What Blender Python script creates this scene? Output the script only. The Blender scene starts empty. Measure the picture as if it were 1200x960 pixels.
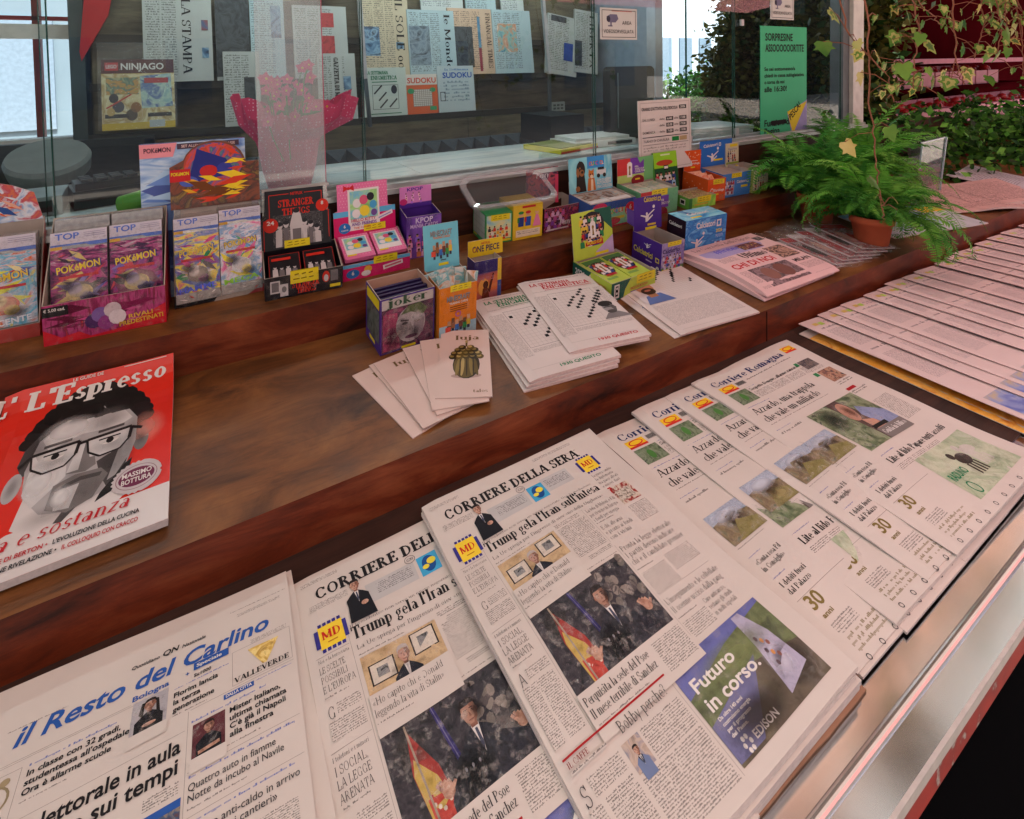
import bpy, bmesh, math, random
from mathutils import Matrix, Vector, noise as mnoise
R = math.radians
scn = bpy.context.scene
col = scn.collection
random.seed(7)

# ------------------------------------------------------------------ camera
cd = bpy.data.cameras.new('camera')
cam = bpy.data.objects.new('camera', cd); col.objects.link(cam)
cam.location = (0, 0, 1.70)
cd.sensor_fit = 'HORIZONTAL'; cd.sensor_width = 36; cd.lens = 18.0
cd.shift_x = 32/1200; cd.shift_y = -380/1200          # a shift lens: verticals stay upright while it looks down
cd.clip_start = 0.05; cd.clip_end = 300
_y, _p, _r = R(29), R(1.9), R(1.08)
_f = Vector((math.sin(_y)*math.cos(_p), math.cos(_y)*math.cos(_p), -math.sin(_p)))
_r0 = Vector((math.cos(_y), -math.sin(_y), 0)); _d0 = _f.cross(_r0)
_rx = math.cos(_r)*_r0 + math.sin(_r)*_d0; _dx = -math.sin(_r)*_r0 + math.cos(_r)*_d0
cam.rotation_euler = Matrix((_rx, -_dx, -_f)).transposed().to_euler()
scn.camera = cam

# ------------------------------------------------------------------ light
SUN_EL, SUN_AZ = 58, 172           # azimuth measured clockwise from +Y: the sun stands behind the viewer
w = bpy.data.worlds.new('World'); scn.world = w; w.use_nodes = True
nt = w.node_tree; bg = nt.nodes['Background']
sky = nt.nodes.new('ShaderNodeTexSky'); sky.sky_type = 'NISHITA'; sky.sun_disc = False
sky.dust_density = 3.5; sky.ozone_density = .5; sky.air_density = .9; sky.sun_elevation = R(SUN_EL); sky.sun_rotation = R(SUN_AZ)
nt.links.new(sky.outputs[0], bg.inputs[0]); bg.inputs[1].default_value = 0.15
sl = bpy.data.lights.new('sun', 'SUN'); sl.energy = 4.0; sl.angle = R(0.5); sl.color = (1, .965, .92)
so = bpy.data.objects.new('sun', sl); col.objects.link(so)
_s = Vector((math.sin(R(SUN_AZ))*math.cos(R(SUN_EL)), math.cos(R(SUN_AZ))*math.cos(R(SUN_EL)), math.sin(R(SUN_EL))))
so.rotation_euler = _s.to_track_quat('Z', 'Y').to_euler()
so.location = (0, -3, 8)
vs = scn.view_settings
vs.view_transform = 'Standard'; vs.look = 'None'; vs.gamma = 1; vs.exposure = 1.47
vs.use_curve_mapping = False
try:
    scn.cycles.use_denoising = True
    scn.cycles.max_bounces = 10; scn.cycles.transparent_max_bounces = 16; scn.cycles.diffuse_bounces = 5
    scn.cycles.caustics_reflective = False; scn.cycles.caustics_refractive = False
    scn.cycles.sample_clamp_indirect = 6
except Exception: pass

# ------------------------------------------------------------------ materials
_mc = {}
def lin(c):
    return tuple(((x/12.92) if x <= .04045 else ((x+.055)/1.055)**2.4) for x in c)
def hexc(h):
    h = h.lstrip('#'); return lin(tuple(int(h[i:i+2], 16)/255 for i in (0, 2, 4)))
def newmat(name):
    m = bpy.data.materials.new(name); m.use_nodes = True
    return m, m.node_tree, m.node_tree.nodes['Principled BSDF']
def mat(c, rough=.5, spec=.3, metal=0, vary=.12, scale=18):
    """plain coloured surface with a little uneven wear; c is '#rrggbb' base colour"""
    k = (c, rough, spec, metal, vary, scale)
    if k in _mc: return _mc[k]
    m, t, b = newmat('paint_' + str(len(_mc)))
    cc = hexc(c) if isinstance(c, str) else c
    b.inputs['Roughness'].default_value = rough; b.inputs['Specular IOR Level'].default_value = spec
    b.inputs['Metallic'].default_value = metal
    if vary:
        tc = t.nodes.new('ShaderNodeTexCoord'); n = t.nodes.new('ShaderNodeTexNoise'); n.inputs['Scale'].default_value = scale
        n.inputs['Detail'].default_value = 3
        t.links.new(tc.outputs['Object'], n.inputs['Vector'])
        r = t.nodes.new('ShaderNodeValToRGB')
        r.color_ramp.elements[0].position = .3; r.color_ramp.elements[1].position = .7
        r.color_ramp.elements[0].color = (*[x*(1-vary) for x in cc], 1); r.color_ramp.elements[1].color = (*[min(1, x*(1+vary*.6)) for x in cc], 1)
        t.links.new(n.outputs['Fac'], r.inputs['Fac']); t.links.new(r.outputs['Color'], b.inputs['Base Color'])
    else: b.inputs['Base Color'].default_value = (*cc, 1)
    _mc[k] = m; return m
def ink(c, rough=.6): return mat(c, rough, .15, 0, .05, 40)
def art(cols, scale=40, rough=.35, seed=0, dist=1.5, stretch=(1, 1, 1), spec=.4, kind='noise'):
    """printed picture: patches of several inks"""
    k = ('art', tuple(cols), scale, rough, seed, dist, stretch, spec, kind)
    if k in _mc: return _mc[k]
    m, t, b = newmat('print_' + str(len(_mc)))
    tc = t.nodes.new('ShaderNodeTexCoord'); mp = t.nodes.new('ShaderNodeMapping')
    mp.inputs['Location'].default_value = (seed*1.7, seed*.9, seed*2.3); mp.inputs['Scale'].default_value = stretch
    t.links.new(tc.outputs['Object'], mp.inputs['Vector'])
    if kind == 'noise':
        n = t.nodes.new('ShaderNodeTexNoise'); n.inputs['Scale'].default_value = scale; n.inputs['Detail'].default_value = 4
        n.inputs['Distortion'].default_value = dist; out = n.outputs['Fac']; lo, hi = .3, .7
        t.links.new(mp.outputs[0], n.inputs['Vector'])
    else:
        n = t.nodes.new('ShaderNodeTexVoronoi'); n.inputs['Scale'].default_value = scale
        t.links.new(mp.outputs[0], n.inputs['Vector'])
        sp = t.nodes.new('ShaderNodeSeparateColor'); t.links.new(n.outputs['Color'], sp.inputs[0]); out = sp.outputs[0]; lo, hi = .02, .98
    r = t.nodes.new('ShaderNodeValToRGB'); cr = r.color_ramp; cr.interpolation = 'CONSTANT' if kind != 'noise' else 'LINEAR'
    N = len(cols)
    while len(cr.elements) < N: cr.elements.new(.5)
    for i, c in enumerate(cols):
        cr.elements[i].position = lo + (hi-lo)*i/max(1, (N - (kind == 'noise'))); cr.elements[i].color = (*hexc(c), 1)
    t.links.new(out, r.inputs['Fac']); t.links.new(r.outputs['Color'], b.inputs['Base Color'])
    b.inputs['Roughness'].default_value = rough; b.inputs['Specular IOR Level'].default_value = spec
    _mc[k] = m; return m
def math_(t, op, a, b=None):
    n = t.nodes.new('ShaderNodeMath'); n.operation = op
    for i, x in enumerate((a, b)):
        if x is None: continue
        if isinstance(x, (int, float)): n.inputs[i].default_value = x
        else: t.links.new(x, n.inputs[i])
    return n.outputs[0]
def bodymat(paper='#c9c0b8', inkc='#2c2a2c'):
    """columns of small type: uv.x counts letters, uv.y counts lines"""
    k = ('body', paper, inkc)
    if k in _mc: return _mc[k]
    m, t, b = newmat('small_type_' + str(len(_mc)))
    uv = t.nodes.new('ShaderNodeUVMap'); sp = t.nodes.new('ShaderNodeSeparateXYZ'); t.links.new(uv.outputs[0], sp.inputs[0])
    u, v = sp.outputs[0], sp.outputs[1]
    row = math_(t, 'FLOOR', v); fv = math_(t, 'FRACT', v); ch = math_(t, 'FLOOR', u); fu = math_(t, 'FRACT', u)
    def wn(x, y):
        c = t.nodes.new('ShaderNodeCombineXYZ')
        for i, q in enumerate((x, y)):
            if isinstance(q, (int, float)): c.inputs[i].default_value = q
            else: t.links.new(q, c.inputs[i])
        n = t.nodes.new('ShaderNodeTexWhiteNoise'); n.noise_dimensions = '2D'; t.links.new(c.outputs[0], n.inputs['Vector']); return n.outputs['Value']
    r1 = wn(ch, row); r2 = wn(math_(t, 'ADD', ch, 71.3), row)
    top = math_(t, 'SUBTRACT', .68, math_(t, 'MULTIPLY', .24, math_(t, 'GREATER_THAN', r2, .72)))     # ascenders
    bot = math_(t, 'ADD', .66, math_(t, 'MULTIPLY', .2, math_(t, 'LESS_THAN', r2, .12)))
    top = math_(t, 'SUBTRACT', top, .36)
    band = math_(t, 'MULTIPLY', math_(t, 'GREATER_THAN', fv, top), math_(t, 'LESS_THAN', fv, bot))
    space = math_(t, 'GREATER_THAN', r1, .17)
    # each letter: darker or lighter strokes
    st = math_(t, 'GREATER_THAN', math_(t, 'ABSOLUTE', math_(t, 'SUBTRACT', fu, .42)), .17)
    gap = math_(t, 'LESS_THAN', fu, .84)
    join = math_(t, 'GREATER_THAN', math_(t, 'ABSOLUTE', math_(t, 'SUBTRACT', fv, .48)), .1)
    s2 = math_(t, 'MULTIPLY', math_(t, 'ADD', .42, math_(t, 'MULTIPLY', .58, math_(t, 'MAXIMUM', st, math_(t, 'GREATER_THAN', r2, .55)))), gap)
    f = math_(t, 'MULTIPLY', math_(t, 'MULTIPLY', band, space), s2)
    f = math_(t, 'MULTIPLY', f, .74)
    mx = t.nodes.new('ShaderNodeMix'); mx.data_type = 'RGBA'
    t.links.new(f, mx.inputs[0]); mx.inputs[6].default_value = (*hexc(paper), 1); mx.inputs[7].default_value = (*hexc(inkc), 1)
    t.links.new(mx.outputs[2], b.inputs['Base Color']); b.inputs['Roughness'].default_value = .75; b.inputs['Specular IOR Level'].default_value = .1
    _mc[k] = m; return m
def grainmat(a=.34, scale=55):
    """printing grain laid over a printed photograph: blotches of ink, partly see-through"""
    k = ('grain', a, scale)
    if k in _mc: return _mc[k]
    m, t, b = newmat('printing_grain_' + str(len(_mc))); b.inputs['Roughness'].default_value = .7; b.inputs['Specular IOR Level'].default_value = .1
    tc = t.nodes.new('ShaderNodeTexCoord'); n = t.nodes.new('ShaderNodeTexNoise'); n.inputs['Scale'].default_value = scale; n.inputs['Detail'].default_value = 7; n.inputs['Roughness'].default_value = .75
    t.links.new(tc.outputs['Object'], n.inputs['Vector'])
    r = t.nodes.new('ShaderNodeValToRGB'); r.color_ramp.elements[0].position = .42; r.color_ramp.elements[1].position = .58; r.color_ramp.elements[0].color = (.03, .028, .03, 1); r.color_ramp.elements[1].color = (.55, .50, .46, 1)
    t.links.new(n.outputs['Fac'], r.inputs[0]); t.links.new(r.outputs[0], b.inputs['Base Color'])
    f = math_(t, 'MULTIPLY', math_(t, 'ABSOLUTE', math_(t, 'SUBTRACT', n.outputs['Fac'], .5)), 7*a)
    tr = t.nodes.new('ShaderNodeBsdfTransparent'); mx = t.nodes.new('ShaderNodeMixShader'); t.links.new(math_(t, 'MINIMUM', f, a*1.3), mx.inputs[0]); t.links.new(tr.outputs[0], mx.inputs[1]); t.links.new(b.outputs[0], mx.inputs[2]); t.links.new(mx.outputs[0], t.nodes['Material Output'].inputs[0])
    _mc[k] = m; return m
def softink(c, a):
    """a soft-edged patch of ink (airbrushed printing)"""
    k = ('soft', c, a)
    if k in _mc: return _mc[k]
    m, t, b = newmat('soft_ink_' + str(len(_mc))); b.inputs['Base Color'].default_value = (*hexc(c), 1); b.inputs['Roughness'].default_value = .5; b.inputs['Specular IOR Level'].default_value = .15
    uv = t.nodes.new('ShaderNodeUVMap'); ln = t.nodes.new('ShaderNodeVectorMath'); ln.operation = 'LENGTH'; t.links.new(uv.outputs[0], ln.inputs[0])
    f = math_(t, 'MULTIPLY', math_(t, 'SMOOTH_MIN', math_(t, 'MAXIMUM', math_(t, 'SUBTRACT', 1.0, ln.outputs['Value']), 0.0), 1.0), a*1.4)
    f = math_(t, 'MINIMUM', f, a)
    tr = t.nodes.new('ShaderNodeBsdfTransparent'); mx = t.nodes.new('ShaderNodeMixShader'); t.links.new(f, mx.inputs[0]); t.links.new(tr.outputs[0], mx.inputs[1]); t.links.new(b.outputs[0], mx.inputs[2]); t.links.new(mx.outputs[0], t.nodes['Material Output'].inputs[0])
    _mc[k] = m; return m
def wood(name, dark, mid, light, rough=.4, stretch=(1.2, 14, 14), scratch=.35):
    m, t, b = newmat(name)
    tc = t.nodes.new('ShaderNodeTexCoord'); mp = t.nodes.new('ShaderNodeMapping'); mp.inputs['Scale'].default_value = stretch
    t.links.new(tc.outputs['Object'], mp.inputs['Vector'])
    n = t.nodes.new('ShaderNodeTexNoise'); n.inputs['Scale'].default_value = 2.2; n.inputs['Detail'].default_value = 8; n.inputs['Roughness'].default_value = .65; n.inputs['Distortion'].default_value = .8
    t.links.new(mp.outputs[0], n.inputs['Vector'])
    r = t.nodes.new('ShaderNodeValToRGB'); cr = r.color_ramp; cr.elements.new(.5)
    for e, (p, c) in zip(cr.elements, ((.3, dark), (.5, mid), (.72, light))): e.position = p; e.color = (*hexc(c), 1)
    t.links.new(n.outputs['Fac'], r.inputs['Fac'])
    n2 = t.nodes.new('ShaderNodeTexNoise'); n2.inputs['Scale'].default_value = 7; n2.inputs['Detail'].default_value = 6
    t.links.new(tc.outputs['Object'], n2.inputs['Vector'])
    r2 = t.nodes.new('ShaderNodeValToRGB'); r2.color_ramp.elements[0].position = .35; r2.color_ramp.elements[1].position = .62
    r2.color_ramp.elements[0].color = (.66, .63, .62, 1); r2.color_ramp.elements[1].color = (1.05, 1.03, 1, 1)
    t.links.new(n2.outputs['Fac'], r2.inputs['Fac'])
    mx = t.nodes.new('ShaderNodeMix'); mx.data_type = 'RGBA'; mx.blend_type = 'MULTIPLY'; mx.inputs[0].default_value = .8
    t.links.new(r.outputs[0], mx.inputs[6]); t.links.new(r2.outputs[0], mx.inputs[7]); t.links.new(mx.outputs[2], b.inputs['Base Color'])
    rr = t.nodes.new('ShaderNodeMapRange'); rr.inputs[3].default_value = rough-.12; rr.inputs[4].default_value = rough+.25
    t.links.new(n2.outputs['Fac'], rr.inputs[0]); t.links.new(rr.outputs[0], b.inputs['Roughness'])
    # fine grain lines and pale scratches
    m3 = t.nodes.new('ShaderNodeMapping'); m3.inputs['Scale'].default_value = (4, 70, 70); t.links.new(tc.outputs['Object'], m3.inputs['Vector'])
    n3 = t.nodes.new('ShaderNodeTexNoise'); n3.inputs['Scale'].default_value = 3; n3.inputs['Detail'].default_value = 6; n3.inputs['Roughness'].default_value = .7; t.links.new(m3.outputs[0], n3.inputs['Vector'])
    r3 = t.nodes.new('ShaderNodeValToRGB'); c3 = r3.color_ramp; c3.elements.new(.5); c3.elements.new(.72)
    for e, (p, c) in zip(c3.elements, ((.28, (.55, .52, .5, 1)), (.5, (1, 1, 1, 1)), (.66, (1.08, 1.05, 1, 1)), (.74, (1.5, 1.45, 1.35, 1)))): e.position = p; e.color = c
    t.links.new(n3.outputs['Fac'], r3.inputs['Fac'])
    mg = t.nodes.new('ShaderNodeMix'); mg.data_type = 'RGBA'; mg.blend_type = 'MULTIPLY'; mg.inputs[0].default_value = .6
    t.links.new(mx.outputs[2], mg.inputs[6]); t.links.new(r3.outputs[0], mg.inputs[7]); t.links.new(mg.outputs[2], b.inputs['Base Color'])
    bp = t.nodes.new('ShaderNodeBump'); bp.inputs['Strength'].default_value = .25; bp.inputs['Distance'].default_value = .004
    t.links.new(n.outputs['Fac'], bp.inputs['Height']); t.links.new(bp.outputs[0], b.inputs['Normal'])
    b.inputs['Specular IOR Level'].default_value = scratch
    return m
def glassmat(name, tint=(.94, .975, .96), ior=1.5, extra=0, milky=0, milk=(.8, .8, .8)):
    m = bpy.data.materials.new(name); m.use_nodes = True; t = m.node_tree; t.nodes.clear()
    o = t.nodes.new('ShaderNodeOutputMaterial'); tr = t.nodes.new('ShaderNodeBsdfTransparent'); gl = t.nodes.new('ShaderNodeBsdfGlossy')
    tr.inputs[0].default_value = (*tint, 1); gl.inputs['Roughness'].default_value = .01
    fr = t.nodes.new('ShaderNodeFresnel'); fr.inputs[0].default_value = ior
    ge = t.nodes.new('ShaderNodeNewGeometry')      # the inner side of a sheet must not mirror
    a = math_(t, 'MULTIPLY', math_(t, 'ADD', fr.outputs[0], extra), math_(t, 'SUBTRACT', 1.0, ge.outputs['Backfacing']))
    mx = t.nodes.new('ShaderNodeMixShader'); t.links.new(a, mx.inputs[0]); t.links.new(tr.outputs[0], mx.inputs[1]); t.links.new(gl.outputs[0], mx.inputs[2])
    out = mx.outputs[0]
    if milky:
        df = t.nodes.new('ShaderNodeBsdfDiffuse'); df.inputs[0].default_value = (*milk, 1)
        m2 = t.nodes.new('ShaderNodeMixShader'); m2.inputs[0].default_value = milky
        t.links.new(out, m2.inputs[1]); t.links.new(df.outputs[0], m2.inputs[2]); out = m2.outputs[0]
    t.links.new(out, o.inputs[0]); return m
def crinkle(name, tint, scale=60, extra=.02, milky=.06):
    """thin clear plastic film with glints"""
    m = glassmat(name, tint, 1.45, extra, milky)
    t = m.node_tree; n = t.nodes.new('ShaderNodeTexNoise'); n.inputs['Scale'].default_value = scale; n.inputs['Detail'].default_value = 3
    bp = t.nodes.new('ShaderNodeBump'); bp.inputs['Strength'].default_value = .9; bp.inputs['Distance'].default_value = .01
    t.links.new(n.outputs['Fac'], bp.inputs['Height'])
    for q in t.nodes:
        if q.type == 'BSDF_GLOSSY': t.links.new(bp.outputs[0], q.inputs['Normal']); q.inputs['Roughness'].default_value = .08
    return m
def translucent(name, c, amount=.5):
    m, t, b = newmat(name)
    tl = t.nodes.new('ShaderNodeBsdfTranslucent'); tl.inputs[0].default_value = (*hexc(c), 1)
    b.inputs['Base Color'].default_value = (*hexc(c), 1); b.inputs['Roughness'].default_value = .8
    mx = t.nodes.new('ShaderNodeMixShader'); mx.inputs[0].default_value = amount
    t.links.new(b.outputs[0], mx.inputs[1]); t.links.new(tl.outputs[0], mx.inputs[2]); t.links.new(mx.outputs[0], t.nodes['Material Output'].inputs[0])
    return m

# ------------------------------------------------------------------ objects
def tag(o, label=None, cat=None, group=None, kind=None):
    for k, v in (('label', label), ('category', cat), ('group', group), ('kind', kind)):
        if v: o[k] = v
    return o
def thing(name, label, cat, loc=(0, 0, 0), rot=(0, 0, 0), group=None):
    o = bpy.data.objects.new(name, None); o.empty_display_size = .05; col.objects.link(o)
    o.location = loc; o.rotation_euler = rot
    return tag(o, label, cat, group)
def copytree(o, parent=None):
    c = o.copy(); col.objects.link(c)
    if parent: c.parent = parent
    for ch in [x for x in o.children]: copytree(ch, c)
    return c
class MB:
    """collects faces with materials, then links them as one mesh"""
    def __init__(s): s.v = []; s.f = []; s.mi = []; s.uv = []; s.mats = []; s.T = Matrix(); s.warp = None
    def m(s, mt):
        if mt not in s.mats: s.mats.append(mt)
        return s.mats.index(mt)
    def face(s, pts, mt, uv=None):
        n = len(s.v)
        for p in pts: s.v.append(s.T @ Vector(p))
        s.f.append(list(range(n, n+len(pts)))); s.mi.append(s.m(mt)); s.uv.append(uv)
    def mesh(s, verts, faces, mt):
        n = len(s.v); k = s.m(mt)
        for p in verts: s.v.append(s.T @ Vector(p))
        for f in faces: s.f.append([n+i for i in f]); s.mi.append(k); s.uv.append(None)
    def box(s, x0, x1, y0, y1, z0, z1, mt, skip='', mm=None):
        mm = mm or {}
        P = [(x0, y0, z0), (x1, y0, z0), (x1, y1, z0), (x0, y1, z0), (x0, y0, z1), (x1, y0, z1), (x1, y1, z1), (x0, y1, z1)]
        Fc = {'b': (3, 2, 1, 0), 't': (4, 5, 6, 7), 'f': (0, 1, 5, 4), 'r': (1, 2, 6, 5), 'k': (2, 3, 7, 6), 'l': (3, 0, 4, 7)}
        for k, q in Fc.items():
            if k not in skip: s.face([P[i] for i in q], mm.get(k, mt))
    def prism(s, pts, d, mt, side=None):
        """outline pts (x,z) extruded along +y by d; front at y=0"""
        n = len(pts)
        s.face([(x, 0, z) for x, z in pts], mt); s.face([(x, d, z) for x, z in reversed(pts)], side or mt)
        for i in range(n):
            (x0, z0), (x1, z1) = pts[i], pts[(i+1) % n]
            s.face([(x0, 0, z0), (x0, d, z0), (x1, d, z1), (x1, 0, z1)], side or mt)
    def tube(s, pts, r, mt, n=6, taper=None):
        pts = [Vector(p) for p in pts]; rings = []; base = len(s.v); k = s.m(mt)
        for i, p in enumerate(pts):
            d = (pts[min(i+1, len(pts)-1)] - pts[max(i-1, 0)]).normalized()
            a = d.orthogonal().normalized(); b = d.cross(a)
            rr = r if taper is None else r + (taper-r)*i/(len(pts)-1)
            for j in range(n): s.v.append(s.T @ (p + rr*(math.cos(6.2832*j/n)*a + math.sin(6.2832*j/n)*b)))
        for i in range(len(pts)-1):
            for j in range(n):
                s.f.append([base+i*n+j, base+i*n+(j+1) % n, base+(i+1)*n+(j+1) % n, base+(i+1)*n+j]); s.mi.append(k); s.uv.append(None)
        for i0 in (0, len(pts)-1):
            s.f.append([base+i0*n+j for j in range(n)]); s.mi.append(k); s.uv.append(None)
    def lathe(s, prof, mt, n=24, c=(0, 0)):
        base = len(s.v); k = s.m(mt)
        for r, z in prof:
            for j in range(n): s.v.append(s.T @ Vector((c[0]+r*math.cos(6.2832*j/n), c[1]+r*math.sin(6.2832*j/n), z)))
        for i in range(len(prof)-1):
            for j in range(n):
                s.f.append([base+i*n+j, base+i*n+(j+1) % n, base+(i+1)*n+(j+1) % n, base+(i+1)*n+j]); s.mi.append(k); s.uv.append(None)
    def build(s, name, parent=None, smooth=False):
        me = bpy.data.meshes.new(name); me.from_pydata([tuple(v) for v in s.v], [], s.f)
        for mt in s.mats: me.materials.append(mt)
        me.polygons.foreach_set('material_index', s.mi)
        if any(s.uv):
            ul = me.uv_layers.new(name='UVMap'); i = 0
            for f, uv in zip(s.f, s.uv):
                for j in range(len(f)):
                    if uv: ul.data[i].uv = uv[j]
                    i += 1
        if smooth: me.polygons.foreach_set('use_smooth', [True]*len(me.polygons))
        me.update()
        o = bpy.data.objects.new(name, me); col.objects.link(o)
        if parent: o.parent = parent
        return o

# ------------------------------------------------------------------ lettering
_tc = {}
def sans(sv, bold):
    k = (sv, bold)
    if k in _tc: return _tc[k]
    c = bpy.data.curves.new('lettering', 'FONT'); c.body = sv; c.size = 1; c.resolution_u = 3; c.offset = .022 if bold else .004
    o = bpy.data.objects.new('lettering', c); col.objects.link(o)
    dg = bpy.context.evaluated_depsgraph_get(); me = o.evaluated_get(dg).to_mesh()
    V = [(v.co.x, v.co.y) for v in me.vertices]; F = [list(p.vertices) for p in me.polygons]
    o.evaluated_get(dg).to_mesh_clear(); bpy.data.objects.remove(o); bpy.data.curves.remove(c)
    _tc[k] = (V, F); return V, F
CAPH = max(y for x, y in sans('H', False)[0])
# a cut serif letter set: V stem, H hairline, D diagonal, A arc (cx cy rx ry a0 a1), . dot
GL = {}
def _g(ch, wd, *ops): GL[ch] = (wd, ops)
_g('A', .78, ('D', .08, 0, .36, 1, 0), ('D', .40, 1, .66, 0, 1), ('H', .2, .54, .34), ('F', .08, 0), ('F', .68, 0))
_g('B', .68, ('V', .16, 0, 1), ('A', .3, .76, .2, .22, -90, 90), ('A', .32, .27, .26, .26, -90, 90), ('H', .1, .32, .97), ('H', .1, .34, .52), ('H', .1, .34, .03))
_g('C', .74, ('A', .4, .5, .29, .48, 42, 318), ('S', .62, .68, .9), ('S', .62, .08, .26))
_g('D', .78, ('V', .16, 0, 1), ('A', .3, .5, .36, .48, -90, 90), ('H', .1, .32, .97), ('H', .1, .32, .03))
_g('E', .66, ('V', .16, 0, 1), ('H', .1, .58, .965), ('H', .1, .42, .52), ('H', .1, .6, .035), ('S', .56, .76, 1), ('S', .58, 0, .26), ('S', .42, .4, .64))
_g('F', .62, ('V', .16, 0, 1), ('H', .1, .56, .965), ('H', .1, .42, .52), ('S', .55, .74, 1), ('S', .42, .4, .64))
_g('G', .78, ('A', .4, .5, .29, .48, 42, 325), ('V', .62, .05, .42, 1), ('S', .62, .68, .9))
_g('H', .84, ('V', .17, 0, 1), ('V', .66, 0, 1), ('H', .17, .66, .52))
_g('I', .38, ('V', .19, 0, 1))
_g('L', .64, ('V', .16, 0, 1), ('H', .1, .56, .035), ('S', .56, 0, .3))
_g('M', .96, ('V', .14, 0, 1, 2), ('V', .78, 0, 1), ('D', .14, 1, .46, .1, 1), ('D', .46, .1, .78, 1, 0))
_g('N', .82, ('V', .14, 0, 1, 2), ('V', .68, 0, 1, 2), ('D', .12, 1, .68, 0, 1))
_g('O', .8, ('A', .4, .5, .3, .48, 0, 360))
_g('P', .66, ('V', .16, 0, 1), ('A', .3, .74, .24, .24, -90, 90), ('H', .1, .32, .97), ('H', .1, .32, .5))
_g('R', .76, ('V', .16, 0, 1), ('A', .3, .75, .22, .23, -90, 90), ('H', .1, .32, .97), ('H', .1, .32, .52), ('D', .36, .52, .62, 0, 1), ('F', .66, 0))
_g('S', .62, ('A', .31, .73, .2, .25, 20, 270), ('A', .31, .26, .22, .26, -160, 90), ('S', .5, .72, .98), ('S', .1, .02, .28))
_g('T', .7, ('V', .35, 0, .97, 1), ('H', .06, .64, .965), ('S', .07, .72, 1), ('S', .63, .72, 1))
_g('U', .8, ('V', .17, .3, 1, 3), ('V', .63, .3, 1, 3), ('A', .4, .3, .23, .28, 180, 360))
_g('V', .76, ('D', .1, 1, .38, 0, 1), ('D', .38, 0, .64, 1, 0), ('F', .1, 1), ('F', .64, 1))
_g('W', 1.1, ('D', .1, 1, .34, 0, 1), ('D', .34, 0, .55, 1, 0), ('D', .55, 1, .78, 0, 1), ('D', .78, 0, 1., 1, 0))
_g('Q', .8, ('A', .4, .5, .3, .48, 0, 360), ('D', .45, .15, .66, -.15, 1))
_g('Z', .68, ('H', .1, .6, .965), ('H', .08, .6, .035), ('D', .56, .96, .12, .04, 1))
_g('a', .5, ('A', .2, .19, .13, .18, 0, 360), ('V', .37, 0, .48, 1), ('A', .23, .48, .14, .16, 0, 150))
_g('b', .56, ('V', .12, 0, 1, 3), ('A', .28, .33, .18, .32, -140, 140))
_g('c', .47, ('A', .27, .33, .18, .32, 45, 315))
_g('d', .57, ('V', .42, 0, 1), ('A', .26, .33, .18, .32, 40, 320))
_g('e', .48, ('A', .26, .33, .18, .32, 0, 315), ('H', .12, .42, .36))
_g('f', .34, ('V', .15, 0, .82, 1), ('A', .28, .82, .13, .16, 40, 180), ('H', .03, .32, .64))
_g('g', .5, ('A', .22, .42, .15, .22, 0, 360), ('A', .23, -.1, .18, .15, 0, 360), ('D', .14, .22, .12, .02, 0), ('H', .34, .46, .62))
_g('h', .58, ('V', .13, 0, 1), ('V', .43, 0, .45, 1), ('A', .28, .45, .15, .2, 0, 180))
_g('i', .3, ('V', .14, 0, .66), ('.', .14, .88))
_g('l', .3, ('V', .14, 0, 1))
_g('k', .56, ('V', .13, 0, 1), ('D', .16, .3, .42, .64, 0), ('D', .22, .38, .46, 0, 1))
_g('m', .86, ('V', .13, 0, .66), ('V', .42, 0, .45, 1), ('V', .71, 0, .45, 1), ('A', .28, .45, .14, .2, 0, 180), ('A', .57, .45, .14, .2, 0, 180))
_g('n', .58, ('V', .13, 0, .66), ('V', .43, 0, .45, 1), ('A', .28, .45, .15, .2, 0, 180))
_g('o', .52, ('A', .26, .33, .18, .32, 0, 360))
_g('p', .56, ('V', .13, -.28, .66), ('A', .29, .33, .18, .32, -140, 140))
_g('q', .56, ('V', .42, -.28, .66, 1), ('A', .26, .33, .18, .32, 40, 320))
_g('r', .42, ('V', .13, 0, .66), ('A', .27, .48, .14, .17, 40, 170))
_g('s', .42, ('A', .21, .48, .13, .17, 20, 270), ('A', .21, .17, .14, .17, -160, 90))
_g('t', .35, ('V', .14, .1, .84, 0), ('A', .26, .12, .12, .12, 180, 310), ('H', .02, .31, .64))
_g('u', .58, ('V', .13, .2, .66, 3), ('V', .43, 0, .66), ('A', .28, .2, .15, .19, 180, 360))
_g('v', .5, ('D', .05, .66, .24, 0, 1), ('D', .24, 0, .43, .66, 0), ('F', .06, .66), ('F', .43, .66))
_g('z', .46, ('H', .06, .4, .63), ('H', .05, .4, .03), ('D', .37, .63, .08, .03, 1))
_g('j', .28, ('V', .14, -.1, .66, 3), ('A', .05, -.1, .1, .14, 190, 360), ('.', .14, .88))
_g('y', .5, ('D', .05, .66, .24, 0, 1), ('D', .14, -.28, .43, .66, 0))
_g('x', .5, ('D', .06, .66, .42, 0, 1), ('D', .06, 0, .42, .66, 0))
_g('?', .45, ('A', .2, .76, .15, .2, -80, 170), ('V', .22, .28, .5, 0), ('.', .22, .06))
_g("'", .22, ('V', .11, .72, 1, 0)); _g(',', .24, ('.', .12, .05), ('D', .14, .06, .08, -.14, 0)); _g('.', .24, ('.', .12, .06))
_g('«', .5, ('D', .1, .33, .24, .55, 0), ('D', .1, .33, .24, .11, 0), ('D', .26, .33, .4, .55, 0), ('D', .26, .33, .4, .11, 0))
_g('»', .5, ('D', .24, .33, .1, .55, 0), ('D', .24, .33, .1, .11, 0), ('D', .4, .33, .26, .55, 0), ('D', .4, .33, .26, .11, 0))
GL['è'] = GL['e']; GL['à'] = GL['a']; GL['é'] = GL['e']; GL['á'] = GL['a']
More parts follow.
